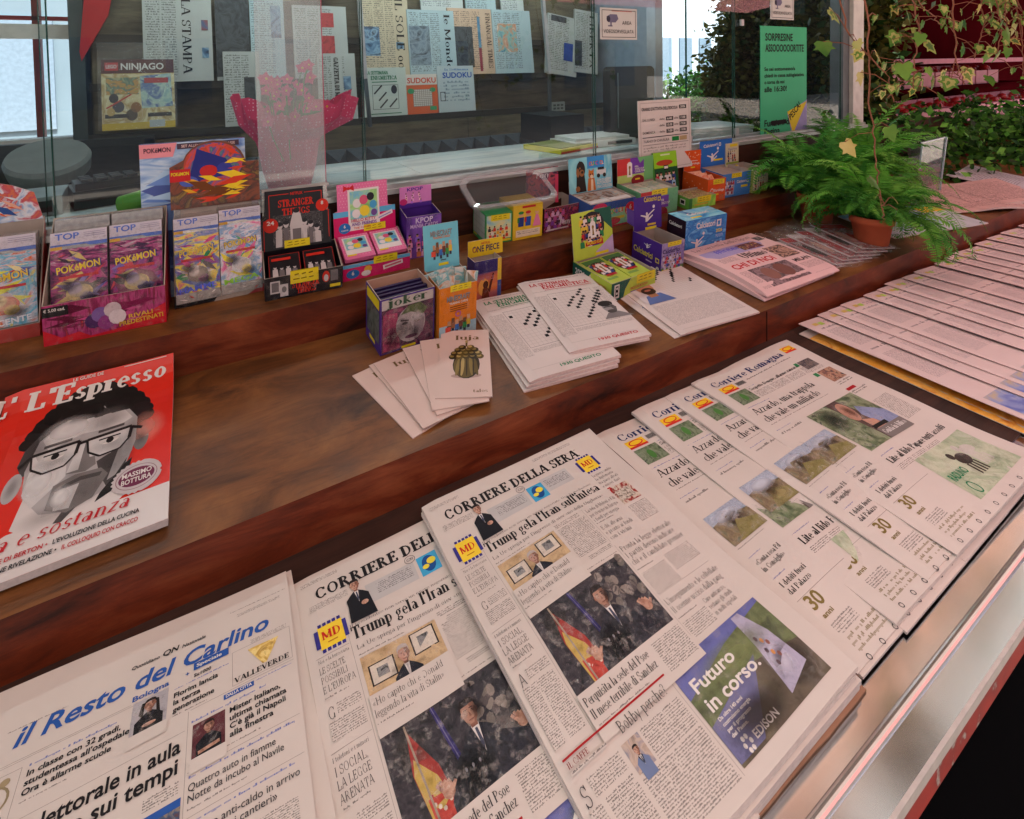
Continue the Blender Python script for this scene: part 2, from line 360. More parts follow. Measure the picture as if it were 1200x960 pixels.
def serif(sv, T=.14, th=.045, sf=.05, sl=.06, gap=0):
    """polygons of a line of serif lettering, cap height 1; T stem, th hairline, sf serif thickness, sl serif length"""
    out = []; X = 0
    def q(x0, y0, x1, y1): out.append([(X+x0, y0), (X+x1, y0), (X+x1, y1), (X+x0, y1)])
    for ch in sv:
        if ch == ' ': X += .3; continue
        if ch not in GL: ch = 'o'
        wd, ops = GL[ch]
        for o in ops:
            k = o[0]
            if k == 'V':
                x, y0, y1 = o[1:4]; fl = o[4] if len(o) > 4 else 4; Tw = T if fl != 2 else (T+th)/2
                q(x-Tw/2, y0, x+Tw/2, y1)
                if fl in (4, 1, 2) and y0 <= 0.01: q(x-Tw/2-sl, y0, x+Tw/2+sl, y0+sf)
                if fl in (4, 2): q(x-Tw/2-sl, y1-sf, x+Tw/2+(sl if y1 > .9 else 0), y1)
                if fl == 3: q(x-Tw/2-sl, y1-sf, x+Tw/2, y1)
            elif k == 'H': q(o[1], o[3]-th/2-.005, o[2], o[3]+th/2+.005)
            elif k == 'S': q(o[1]-th*.7, o[2], o[1]+th*.7, o[3])
            elif k == 'F': q(o[1]-T/2-sl*.8, o[2]-(sf if o[2] > .3 else 0), o[1]+T/2+sl*.8, o[2]+(sf if o[2] < .3 else 0))
            elif k == 'D':
                x0, y0, x1, y1, thick = o[1:]; wdt = (T if thick else th*1.3)
                L = math.hypot(x1-x0, y1-y0); hx = wdt/2*max(.6, abs(y1-y0)/L)
                if abs(y1-y0) > .1: out.append([(X+x0-hx, y0), (X+x1-hx, y1), (X+x1+hx, y1), (X+x0+hx, y0)] if y1 < y0 else [(X+x0-hx, y0), (X+x0+hx, y0), (X+x1+hx, y1), (X+x1-hx, y1)])
                else: q(min(x0, x1), y0-hx, max(x0, x1), y1+hx)
            elif k == '.':
                r = T*.62; out.append([(X+o[1]+r*math.cos(i*1.0472), o[2]+r*math.sin(i*1.0472)) for i in range(6)])
            elif k == 'A':
                cx, cy, rx, ry, a0, a1 = o[1:]; n = max(4, int(abs(a1-a0)/24))
                for i in range(n):
                    pp = []
                    for a in (a0+(a1-a0)*i/n, a0+(a1-a0)*(i+1)/n):
                        c, s_ = math.cos(R(a)), math.sin(R(a)); wd2 = (th + (T-th)*abs(c)**1.3)/2
                        pp.append(((X+cx+(rx+wd2-T*.25)*c, cy+(ry+th*.2)*s_), (X+cx+(rx-wd2-T*.0)*c, cy+(ry-th*.9)*s_)))
                    out.append([pp[0][1], pp[0][0], pp[1][0], pp[1][1]])
        X += wd + gap
    return out, X
def _area(p): return sum(p[i][0]*p[(i+1) % len(p)][1]-p[(i+1) % len(p)][0]*p[i][1] for i in range(len(p)))
class Can:
    """a printed surface: (x right, y down) from its top-left corner, layers stacked a hair apart"""
    def __init__(s, mb, M, dz=.00022, warp=None, cell=.03): s.mb = mb; s.M = M; s.dz = dz; s.warp = warp; s.cell = cell; s.jit = 0
    ax, bx, ay, by = 1, 0, 1, 0
    def P(s, x, y, l):
        x = x*s.ax+s.bx; y = y*s.ay+s.by; z = l*s.dz
        if s.warp: z += s.warp(x, y)
        return s.M @ Vector((x, -y, z))
    def raw(s, pts, l, mt, uv=None):
        a = _area(pts)
        if abs(a) < 1e-12: return
        if a > 0: pts = list(reversed(pts)); uv = list(reversed(uv)) if uv else None      # y runs down
        s.mb.face([s.P(x, y, l) for x, y in pts], mt, uv)
    def poly(s, pts, mt, l=1):
        if not s.warp: s.raw(pts, l, mt); return
        # cut into cells so that it follows the curved sheet
        xs = [p[0] for p in pts]; ys = [p[1] for p in pts]; c = s.cell
        if max(xs)-min(xs) < c*1.2 and max(ys)-min(ys) < c*1.2: s.raw(pts, l, mt); return
        bm = bmesh.new(); f = bm.faces.new([bm.verts.new((x, y, 0)) for x, y in pts])
        bmesh.ops.triangulate(bm, faces=[f])
        for ax, lo, hi in ((0, min(xs), max(xs)), (1, min(ys), max(ys))):
            k = math.floor(lo/c)+1
            while k*c < hi:
                co = [0, 0, 0]; co[ax] = k*c; no = [0, 0, 0]; no[ax] = 1
                bmesh.ops.bisect_plane(bm, geom=bm.verts[:]+bm.edges[:]+bm.faces[:], plane_co=co, plane_no=no); k += 1
        for f in bm.faces: s.raw([(v.co.x, v.co.y) for v in f.verts], l, mt)
        bm.free()
    def rect(s, x, y, w_, h, mt, l=1): s.poly([(x, y), (x+w_, y), (x+w_, y+h), (x, y+h)], mt, l)
    def frame(s, x, y, w_, h, t, mt, l=1):
        s.rect(x, y, w_, t, mt, l); s.rect(x, y+h-t, w_, t, mt, l); s.rect(x, y+t, t, h-2*t, mt, l); s.rect(x+w_-t, y+t, t, h-2*t, mt, l)
    def ell(s, cx, cy, rx, ry, mt, l=1, n=18, a0=0, a1=360, rot=0):
        P = []
        full = abs(a1-a0) >= 360
        for i in range(n if full else n+1):
            a = R(a0+(a1-a0)*i/n); x, y = rx*math.cos(a), ry*math.sin(a)
            c, q = math.cos(R(rot)), math.sin(R(rot)); P.append((cx+x*c-y*q, cy+x*q+y*c))
        s.poly(P, mt, l)
    def ring(s, cx, cy, rx, ry, t, mt, l=1, n=20, a0=0, a1=360):
        for i in range(n):
            a, b = R(a0+(a1-a0)*i/n), R(a0+(a1-a0)*(i+1)/n)
            s.raw([(cx+rx*math.cos(a), cy+ry*math.sin(a)), (cx+rx*math.cos(b), cy+ry*math.sin(b)), (cx+(rx-t)*math.cos(b), cy+(ry-t)*math.sin(b)), (cx+(rx-t)*math.cos(a), cy+(ry-t)*math.sin(a))], l, mt)
    def line(s, x0, y0, x1, y1, t, mt, l=1):
        L = math.hypot(x1-x0, y1-y0) or 1; nx, ny = -(y1-y0)/L*t/2, (x1-x0)/L*t/2
        s.poly([(x0+nx, y0+ny), (x1+nx, y1+ny), (x1-nx, y1-ny), (x0-nx, y0-ny)], mt, l)
    def text(s, sv, x, y, h, mt, w=None, font='sans', bold=False, al='l', sh=0, rot=0, l=4, cond=1.0):
        """baseline at y, cap height h; w fits the width; sh slants"""
        if font == 'sans':
            V, F = sans(sv, bold)
            if not V: return 0
            k = h/CAPH; x0 = min(p[0] for p in V); polys = [[((V[i][0]-x0)*k, V[i][1]*k) for i in f] for f in F]
            W = (max(p[0] for p in V)-x0)*k
        else:
            st = {'serif': (.15, .05, .045, .05, .0), 'bold': (.19, .06, .055, .05, .01), 'slab': (.23, .1, .1, .075, .04), 'light': (.085, .04, .035, .045, .0), 'ital': (.13, .05, .045, .04, .02)}[font]
            pp, W = serif(sv, *st); polys = [[(px*h*.86, py*h) for px, py in q] for q in pp]; W *= h*.86
        kx = cond if w is None else w/W; W *= kx
        ox = 0 if al == 'l' else (-W if al == 'r' else -W/2)
        c, q_ = math.cos(R(rot)), math.sin(R(rot)); j = 0
        for q in polys:
            j += 1
            pts = []
            for px, py in q:
                X, Y = ox+px*kx+sh*py, -py
                pts.append((x+X*c-Y*q_, y+X*q_+Y*c))
            s.raw(pts, l + (0 if font == 'sans' else (j % 7)*.06), mt)
        return W
    def grain(s, x, y, w_, h, l, a=.34, scale=55): s.rect(x, y, w_, h, grainmat(a, scale), l)
    def blob(s, cx, cy, rx, ry, c, a=.5, l=8): s.raw([(cx-rx, cy-ry), (cx+rx, cy-ry), (cx+rx, cy+ry), (cx-rx, cy+ry)], l, softink(c, a), [(-1, -1), (1, -1), (1, 1), (-1, 1)])
    def body(s, x, y, w_, h, mt, lh=.0042, l=1, cw=None, rag=0):
        """a column of small type"""
        if lh < .0058: lh *= .64
        cw = cw or lh*.46; n = max(1, int(h/lh)); o = random.randint(0, 400)*7
        X = [x]
        while X[-1] < x+w_-1e-6: X.append(min(x+w_, X[-1]+s.cell))
        i = 0; step = max(1, int(s.cell/lh)) if s.warp else n
        while i < n:
            k = min(step, n-i)
            for a, b in zip(X[:-1], X[1:]):
                u0, u1 = (a-x)/cw+o, (b-x)/cw+o
                s.raw([(a, y+i*lh), (b, y+i*lh), (b, y+(i+k)*lh), (a, y+(i+k)*lh)], l, mt, [(u0, i+o), (u1, i+o), (u1, i+k+o), (u0, i+k+o)])
            i += k
    def sub(s, ax, bx, ay, by):
        c = Can(s.mb, s.M, s.dz, s.warp, s.cell); c.ax, c.bx, c.ay, c.by = ax*s.ax, bx*s.ax+s.bx, ay*s.ay, by*s.ay+s.by; return c
def sheet(mb, w_, h, t, warp, top, side=None, nx=13, ny=17, below=None, M=None):
    """a folded newspaper: curved upper face and edges; local x right, y up from -h to 0"""
    M = M or Matrix(); side = side or top
    g = {}
    for j in range(ny+1):
        for i in range(nx+1):
            x, y = w_*i/nx, h*j/ny
            g[i, j] = (x, -y, warp(x, y))
    b = below or (lambda x, y: warp(x, y)-t)
    for j in range(ny):
        for i in range(nx): mb.face([M @ Vector(g[q]) for q in ((i, j), (i, j+1), (i+1, j+1), (i+1, j))], top)
    per = [(i, 0) for i in range(nx)] + [(nx, j) for j in range(ny)] + [(i, ny) for i in range(nx, 0, -1)] + [(0, j) for j in range(ny, 0, -1)]
    for k in range(len(per)):
        p, q = g[per[k]], g[per[(k+1) % len(per)]]
        lp = (p[0], p[1], b(p[0], -p[1])); lq = (q[0], q[1], b(q[0], -q[1]))
        mb.face([M @ Vector(a) for a in (p, q, lq, lp)], side)
    for j in range(ny):
        for i in range(nx):
            mb.face([M @ Vector((g[q][0], g[q][1], b(g[q][0], -g[q][1]))) for q in ((i, j), (i+1, j), (i+1, j+1), (i, j+1))], side)
FRONT = Matrix(((1, 0, 0, 0), (0, 0, -1, 0), (0, 1, 0, 0), (0, 0, 0, 1)))   # canvas -> a face looking towards -y
def front_at(x, y, z, lean=0): return Matrix.Translation((x, y, z)) @ Matrix.Rotation(-R(lean), 4, 'X') @ FRONT
def side_at(x, y, z): return Matrix.Translation((x, y, z)) @ Matrix.Rotation(R(-90), 4, 'Z') @ FRONT     # looks towards -x
TILT = R(5)          # the two upper shelves slope down towards the customer

# ================================================================== the place
M_GROUND = mat('#a59a8d', .85, .2, 0, .25, 3)
g = MB(); g.face([(-60, -60, 0), (60, -60, 0), (60, 60, 0), (-60, 60, 0)], M_GROUND)
tag(g.build('pavement'), kind='structure')
YM, ZM, YU, ZUB, ZU, YS = .88, .9903, 1.3104, 1.028, 1.1278, 1.515      # step edges
def zmid(y): return ZM + (y-YM)*math.tan(TILT)
def zup(y): return ZU + (y-YU)*math.tan(TILT)
W_TOP = wood('worn_shelf_wood', '#3a210f', '#6c4220', '#885a2e', .40, (2.2, 5.5, 5.5))
W_RIS = wood('red_stained_wood', '#2b100a', '#692a14', '#8c4a2c', .36, (1.8, 6, 6))
W_DRK = wood('dark_red_board', '#241009', '#3b1a10', '#54281a', .45)
W_TRAY = wood('tray_wood', '#241611', '#35211a', '#452c22', .5)
XL, XR = -1.5, 4.5
counter = thing('newsstand_counter', 'stepped brown wooden newsstand counter with a steel front edge', 'counter', (0, 0, 0))
def part(mb, name, parent, smooth=False): return mb.build(name, parent, smooth)
b = MB(); b.box(XL, XR, .385, YM+.02, .86, .90, W_TRAY, 'b'); part(b, 'tray_board', counter)
# brushed steel front edge
st, t, bs = newmat('brushed_steel')
bs.inputs['Metallic'].default_value = 1; bs.inputs['Base Color'].default_value = (.60, .63, .64, 1)
tc = t.nodes.new('ShaderNodeTexCoord'); mp = t.nodes.new('ShaderNodeMapping'); mp.inputs['Scale'].default_value = (3, 160, 60); t.links.new(tc.outputs['Object'], mp.inputs[0])
n = t.nodes.new('ShaderNodeTexNoise'); n.inputs['Scale'].default_value = 1.5; n.inputs['Detail'].default_value = 5; t.links.new(mp.outputs[0], n.inputs['Vector'])
n2 = t.nodes.new('ShaderNodeTexNoise'); n2.inputs['Scale'].default_value = 9; n2.inputs['Detail'].default_value = 6; t.links.new(tc.outputs['Object'], n2.inputs['Vector'])
rr = t.nodes.new('ShaderNodeMapRange'); rr.inputs[1].default_value = .35; rr.inputs[2].default_value = .7; rr.inputs[3].default_value = .12; rr.inputs[4].default_value = .19
t.links.new(n2.outputs['Fac'], rr.inputs[0]); t.links.new(rr.outputs[0], bs.inputs['Roughness'])
bp = t.nodes.new('ShaderNodeBump'); bp.inputs['Strength'].default_value = .012; bp.inputs['Distance'].default_value = .002; t.links.new(n.outputs['Fac'], bp.inputs['Height']); b = MB(); b.box(XL, XR, .25, .385, .893, .898, st); b.box(XL, XR, .2465, .2505, .886, .9, mat('#b9b2ac', .35, .5, .3, .1, 60))  # pale lip colour paints the bright glint along the edge
eg = part(b, 'steel_edge', counter)
b = MB(); bead = mat('#cfc4bc', .22, .6, .85, .06, 30)
b.T = Matrix.Translation((0, .288, .898)); NB = 8
for i in range(NB):
    a0, a1 = math.pi*i/NB, math.pi*(i+1)/NB
    b.face([(XL, .0065*math.cos(a0), .004*math.sin(a0)), (XR, .0065*math.cos(a0), .004*math.sin(a0)), (XR, .0065*math.cos(a1), .004*math.sin(a1)), (XL, .0065*math.cos(a1), .004*math.sin(a1))], bead)
part(b, 'streak_bead', counter, True)  # ridge added to give the bright streak on the steel
# worn red strip
rm, t, br_ = newmat('worn_red_paint')
tc = t.nodes.new('ShaderNodeTexCoord'); n = t.nodes.new('ShaderNodeTexNoise'); n.inputs['Scale'].default_value = 35; n.inputs['Detail'].default_value = 6; t.links.new(tc.outputs['Object'], n.inputs['Vector'])
r = t.nodes.new('ShaderNodeValToRGB'); cr = r.color_ramp; cr.elements.new(.5)
for e, (p, c) in zip(cr.elements, ((.33, '#8a7a74'), (.36, '#74120e'), (.6, '#881a12'))): e.position = p; e.color = (*hexc(c), 1)
t.links.new(n.outputs['Fac'], r.inputs[0]); t.links.new(r.outputs[0], br_.inputs[0]); br_.inputs['Roughness'].default_value = .45
b = MB(); b.box(XL, XR, .25, .30, .848, .8925, rm); part(b, 'red_edge_strip', counter)
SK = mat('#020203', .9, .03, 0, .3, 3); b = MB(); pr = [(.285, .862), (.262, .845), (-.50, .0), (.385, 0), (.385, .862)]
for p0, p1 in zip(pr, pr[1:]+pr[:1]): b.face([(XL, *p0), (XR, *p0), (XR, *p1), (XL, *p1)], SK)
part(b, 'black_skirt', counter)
for x in (1.55, 3.0):
    pass
b = MB()        # middle step: riser, sloping board
X1 = 2.29
b.face([(XL, YM, .86), (XR, YM, .86), (XR, YM, ZM), (XL, YM, ZM)], W_RIS)
b.face([(XL, YM, ZM), (XR, YM, ZM), (XR, YS+.02, zmid(YS+.02)), (XL, YS+.02, zmid(YS+.02))], W_TOP)
b.face([(XL, YM, .86), (XL, YM, ZM), (XL, YS+.02, zmid(YS+.02)), (XL, YS+.02, .86)], W_RIS)
b.face([(XR, YM, .86), (XR, YM, ZM), (XR, YS+.02, zmid(YS+.02)), (XR, YS+.02, .86)], W_RIS)
part(b, 'middle_shelf', counter)
b = MB(); b.box(1.398, 1.401, YM-.0015, YM+.01, .9, ZM-.004, mat('#140604', .7)); part(b, 'riser_joint', counter)
b = MB(); b.box(2.62, 2.623, YM-.0015, YM+.01, .9, ZM-.004, mat('#140604', .7)); part(b, 'riser_joint', counter)
b = MB()        # upper step
z0 = zmid(YU)-.002
b.face([(XL, YU, z0), (X1, YU, z0), (X1, YU, ZU), (XL, YU, ZU)], W_RIS)
b.face([(XL, YU, ZU), (X1, YU, ZU), (X1, YS+.02, zup(YS+.02)), (XL, YS+.02, zup(YS+.02))], W_TOP)
b.face([(X1, YU, z0), (X1, YS+.02, z0), (X1, YS+.02, zup(YS+.02)), (X1, YU, ZU)], W_RIS)
part(b, 'upper_shelf', counter)
b = MB(); b.box(XL, XR, YS, YS+.03, zmid(YS)-.01, 1.317, W_DRK); part(b, 'back_board', counter)
b = MB(); b.box(XL, XR, YS, 3.2, 0, .86, mat('#3a1712', .6)); part(b, 'base_cabinet', counter)

# ------------------------------------------------------------------ kiosk: window, walls, roof
alu = mat('#b9bcbc', .35, .5, .6, .1, 30); whitep = mat('#c9c8c2', .5, .4, 0, .12, 20)
G_EDGE = mat('#0d3d34', .15, .6, 0, 0)
GLASS = glassmat('window_glass', (.93, .975, .965), 1.5, .05)
kiosk = thing('kiosk_window', 'kiosk front window of tall sliding glass panes on a white metal sill', 'shop window', (0, 1.55, 1.32))
def kpart(mb, name):
    o = mb.build(name, kiosk); o.location = (0, -1.55, -1.32); return o
b = MB(); b.box(XL, 3.36, 1.505, 1.60, 1.3185, 1.334, alu); b.box(XL, 3.36, 1.518, 1.536, 1.334, 1.347, alu); b.box(XL, 3.36, 1.546, 1.552, 1.334, 1.345, alu); b.box(XL, 3.36, 1.57, 1.60, 1.334, 1.352, alu)
kpart(b, 'sill')
for x0, x1, y in ((XL, -.312, 1.555), (-.33, .44, 1.562), (.43, 1.362, 1.555), (1.355, 1.897, 1.562), (1.89, 2.226, 1.555), (2.22, 3.18, 1.562)):
    b = MB(); b.box(x0, x1, y, y+.005, 1.345, 2.5, GLASS, 'lrtb'); b.box(x1-.0025, x1, y-.0004, y+.0054, 1.345, 2.5, G_EDGE); b.box(x0, x0+.0015, y-.0004, y+.0054, 1.345, 2.5, G_EDGE)
    kpart(b, 'glass_pane')
b = MB(); b.box(3.18, 3.245, 1.55, 1.62, 1.32, 2.55, mat('#6a6f72', .4, .5, .5)); b.box(3.247, 3.36, 1.53, 1.60, 1.0, 2.55, whitep); kpart(b, 'corner_post')
b = MB(); b.box(XL, 3.36, 1.53, 1.62, 2.5, 2.6, alu); kpart(b, 'top_rail')
# little latches on the panes
for x, z in ((2.262, 1.88), (2.222, 1.36), (1.895, 1.35)):
    b = MB(); b.box(x, x+.02, 1.545, 1.5548, z, z+.03, alu); kpart(b, 'latch')
# pale acrylic sheet standing in front of the pane
b = MB(); b.box(.133, .312, 1.539, 1.543, 1.338, 2.2, glassmat('frosted_acrylic', (.93, .96, .96), 1.5, .06, .20, (.66, .72, .74)))
b.box(.3122, .3142, 1.5385, 1.5435, 1.338, 2.2, mat('#a8485c', .2, .5, 0, 0))
tag(b.build('acrylic_sheet'), 'tall frosted clear acrylic sheet standing against the glass in front of the pink flower wrap', 'acrylic sheet')

# kiosk room behind the glass
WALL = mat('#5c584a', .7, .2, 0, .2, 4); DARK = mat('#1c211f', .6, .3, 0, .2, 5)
room = thing('kiosk_room', 'dim kiosk room behind the window with dark walls and ceiling', 'kiosk', (0, 2.2, 0))
def rpart(mb, name):
    o = mb.build(name, room); o.location = (0, -2.2, 0); return o
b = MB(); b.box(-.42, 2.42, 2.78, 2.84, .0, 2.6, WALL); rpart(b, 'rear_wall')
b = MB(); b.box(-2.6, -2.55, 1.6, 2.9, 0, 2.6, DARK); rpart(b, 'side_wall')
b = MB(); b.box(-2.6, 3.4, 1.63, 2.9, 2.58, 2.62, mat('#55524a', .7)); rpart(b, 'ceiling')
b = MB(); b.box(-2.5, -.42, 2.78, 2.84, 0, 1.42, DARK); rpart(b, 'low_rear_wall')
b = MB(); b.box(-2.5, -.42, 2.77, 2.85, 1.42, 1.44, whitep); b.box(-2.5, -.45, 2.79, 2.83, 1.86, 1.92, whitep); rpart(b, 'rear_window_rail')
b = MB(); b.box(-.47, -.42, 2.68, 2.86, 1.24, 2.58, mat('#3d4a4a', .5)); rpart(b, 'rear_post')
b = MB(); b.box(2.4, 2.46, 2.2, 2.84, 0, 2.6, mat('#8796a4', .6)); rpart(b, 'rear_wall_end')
b = MB(); b.box(-.72, -.69, 3.3, 3.34, 0, 2.5, mat('#8e2f2a', .5)); b.box(-1.8, -.5, 3.3, 3.33, 1.98, 2.0, mat('#a5141a', .5)); rpart(b, 'red_frame')
# inner counter of pale laminate
lam = art(['#8fa3a6', '#aebfc1', '#b9c8c9', '#9db0b2'], 3, .18, 3, 1.0, (1, 6, 1), .5)
b = MB(); b.box(-1.4, .664, 1.603, 2.05, 1.30, 1.335, lam); b.box(.667, 2.3, 1.603, 2.05, 1.30, 1.335, lam); b.box(.664, .667, 1.603, 2.05, 1.30, 1.333, mat('#2f6a62', .3))
tag(b.build('inner_counter'), 'pale blue grey laminate counter just inside the kiosk window', 'counter')
# foam strip with pyramids
b = MB(); fm = mat('#343d42', .9, .1, 0, .15, 60)
for i in range(24):
    for k in range(2):
        x0 = .1+.095*i; z0 = 1.15+.095*k; q = [(x0, 2.36, z0), (x0+.095, 2.36, z0), (x0+.095, 2.36, z0+.095), (x0, 2.36, z0+.095)]; ap = (x0+.0475, 2.30, z0+.0475)
        for j in range(4): b.face([q[j], q[(j+1) % 4], ap], fm)
b.box(.1, 2.38, 2.361, 2.38, 1.15, 1.34, fm)
tag(b.build('foam_panel'), 'dark grey pyramid foam strip running behind the inner counter', 'foam panel')
# rack
rack = thing('newspaper_rack', 'brown wooden rack of stepped ledges full of newspapers inside the kiosk', 'rack', (1, 2.7, 0))
def kk(mb, name):
    o = mb.build(name, rack); o.location = (-1, -2.7, 0); return o
RB = wood('rack_board', '#3c3628', '#5e5744', '#706850', .5, (1.5, 10, 10)); RE = mat('#2a261e', .5)
b = MB()
b.box(-.40, 2.3, 2.70, 2.76, 1.0, 2.5, RB); kk(b, 'back_panel')
for z, y in ((1.45, 2.56), (1.655, 2.62), (1.86, 2.66)):
    b = MB(); b.box(-.40, 2.3, y, 2.70, z-.022, z, RE); b.box(-.40, 2.3, y-.008, y-.001, z-.022, z+.012, RE); kk(b, 'ledge')
b = MB(); b.box(.72, 1.30, 2.55, 2.69, 1.2, 1.426, RB); b.box(1.304, 2.3, 2.55, 2.69, 1.2, 1.426, RB); b.box(-.40, .716, 2.55, 2.69, 1.2, 1.426, RB); kk(b, 'lower_panel')
for x in (.70, 1.80):
    b = MB(); b.tube([(x+.03, 2.50, 1.42), (x, 2.46, 1.66)], .012, mat('#5e6468', .4, .5, .6), 4); b.tube([(x, 2.46, 1.66), (x-.02, 2.52, 2.4)], .014, mat('#9fa5a8', .35, .5, .7), 4); kk(b, 'bracket')
# roof and awning
b = MB(); b.box(-3, 4.2, 1.02, 3.4, 2.62, 2.68, mat('#5d564e', .7)); tag(b.build('kiosk_roof'), 'flat roof slab of the kiosk above the window', 'roof')
AWA = translucent('pale_awning_cloth', '#c6b9ac', .55); AWB = translucent('red_awning_cloth', '#d08a8a', .55); AW2 = translucent('beige_awning_cloth', '#b5b0aa', .45)  # unseen awning; cloth tints split to colour the light on the papers
b = MB()
for i in range(24):
    x0 = -3+.375*i; AW = AWA if x0 < .7 else AWB
    b.face([(x0, -.9, 2.33), (x0+.375, -.9, 2.33), (x0+.375, .25, 2.487), (x0, .25, 2.487)], AW); b.face([(x0, .25, 2.487), (x0+.375, .25, 2.487), (x0+.375, .93, 2.58), (x0, .93, 2.58)], AW2)
tag(b.build('awning'), 'sloping pale red cloth awning over the newsstand counter', 'awning')
b = MB(); b.box(-3, 6, .87, 1.10, 2.612, 2.618, translucent('sun_diffusing_strip', '#e8c8b8', .8)); tag(b.build('added_roof_strip'), 'unseen translucent strip added over the awning gap to block sun and reflect as a streak', 'roof strip')  # unseen strip added to keep direct sun out and mirror as a streak
lamp = thing('ceiling_lamp', 'long white fluorescent ceiling lamp inside the kiosk', 'lamp', (.9, 2.15, 2.55))
mb = MB(); mb.box(-1.3, 1.3, -.06, .06, 0, .03, mat('#c8c8c4', .4)); mb.build('housing', lamp)
em = bpy.data.materials.new('lamp_glow'); em.use_nodes = True; em.node_tree.nodes['Principled BSDF'].inputs['Emission Color'].default_value = (.86, .95, 1, 1); em.node_tree.nodes['Principled BSDF'].inputs['Emission Strength'].default_value = 14
mb = MB(); mb.tube([(-1.25, 0, -.022), (1.25, 0, -.022)], .019, em, 10); mb.build('tube', lamp, True)
# buildings across the street
def facade(name, x0, x1, y0, y1, h, wallc, label, face='-y', winc='#7c8c9c', step=2.4):
    tg = thing(name, label, 'building', ((x0+x1)/2, (y0+y1)/2, 0)); cx, cy = (x0+x1)/2, (y0+y1)/2
    m_ = MB(); m_.box(x0-cx, x1-cx, y0-cy, y1-cy, 0, h, mat(wallc, .8, .2, 0, .1, 1)); m_.build('wall', tg)
    m_ = MB(); m_.box(x0-cx-.2, x1-cx+.2, y0-cy-.2, y1-cy+.2, h, h+.25, mat('#7a5a48', .8)); m_.build('roof', tg)
    yf = (y0-cy-.02) if face == '-y' else (y1-cy+.02)
    nx = int((x1-x0)/step)
    for k in range(int(h/3.2)):
        for i in range(nx):
            xa = x0-cx+(i+.5)*(x1-x0)/nx
            m_ = MB(); ww = min(.5, step*.3); m_.box(xa-ww, xa+ww, yf-.03, yf+.03, .9+3.2*k, 2.6+3.2*k, mat(winc, .15, .5)); o = m_.build('window', tg)
    return tg
facade('pale_building', 4, 24, 12, 18, 16, '#b2bec8', 'pale building behind the kiosk, standing in for the bright street reflection on the glass', '-y', '#74889a', 1.0)  # stands in for the bright street reflection in the panes
facade('pale_building', -9, 1.5, 10, 15, 9, '#74848f', 'light grey building in daylight seen through the rear window of the kiosk')
facade('tall_building', -14, 16, -17, -12, 9, '#b5ada0', 'pale grey brown building across the street facing the newsstand', 'y')
facade('unseen_dark_building', 23, 60, -17, -12, 11, '#3a302c', 'unseen dark building added across the street to darken the reflections in the glass', 'y', '#14161a')  # out of view, added to keep the pane reflections dark

# ================================================================== printed papers
NP = '#c6bcb3'; NPP = '#cbb9b4'
PAPER = mat(NP, .8, .08, 0, .035, 9); EDGE = mat('#cdbdb4', .85, .05, 0, .1, 120)
INK = ink('#1d1b1d'); INK2 = ink('#3a3739'); GREY = ink('#a9a39d'); RULE = ink('#8d8680')
BODY = bodymat(NP); BODYB = bodymat(NP, '#1d1b1d')
BLUE = ink('#2a539a'); RED = ink('#9e1f24'); GRN = ink('#2f7d4a'); YEL = ink('#e0b524'); WHITE = ink('#d6d0ca')
SUIT = art(['#0c0c10', '#1b1c24', '#2c2d38', '#121218'], 70, .6, 1, 1); SKIN = art(['#7a5242', '#a87a64', '#c29a84', '#94664f'], 110, .6, 2, .6); SKIN2 = art(['#5e3c30', '#8a5c48', '#7a4e3c'], 110, .6, 3, .6); HAIR = ink('#2a2322')
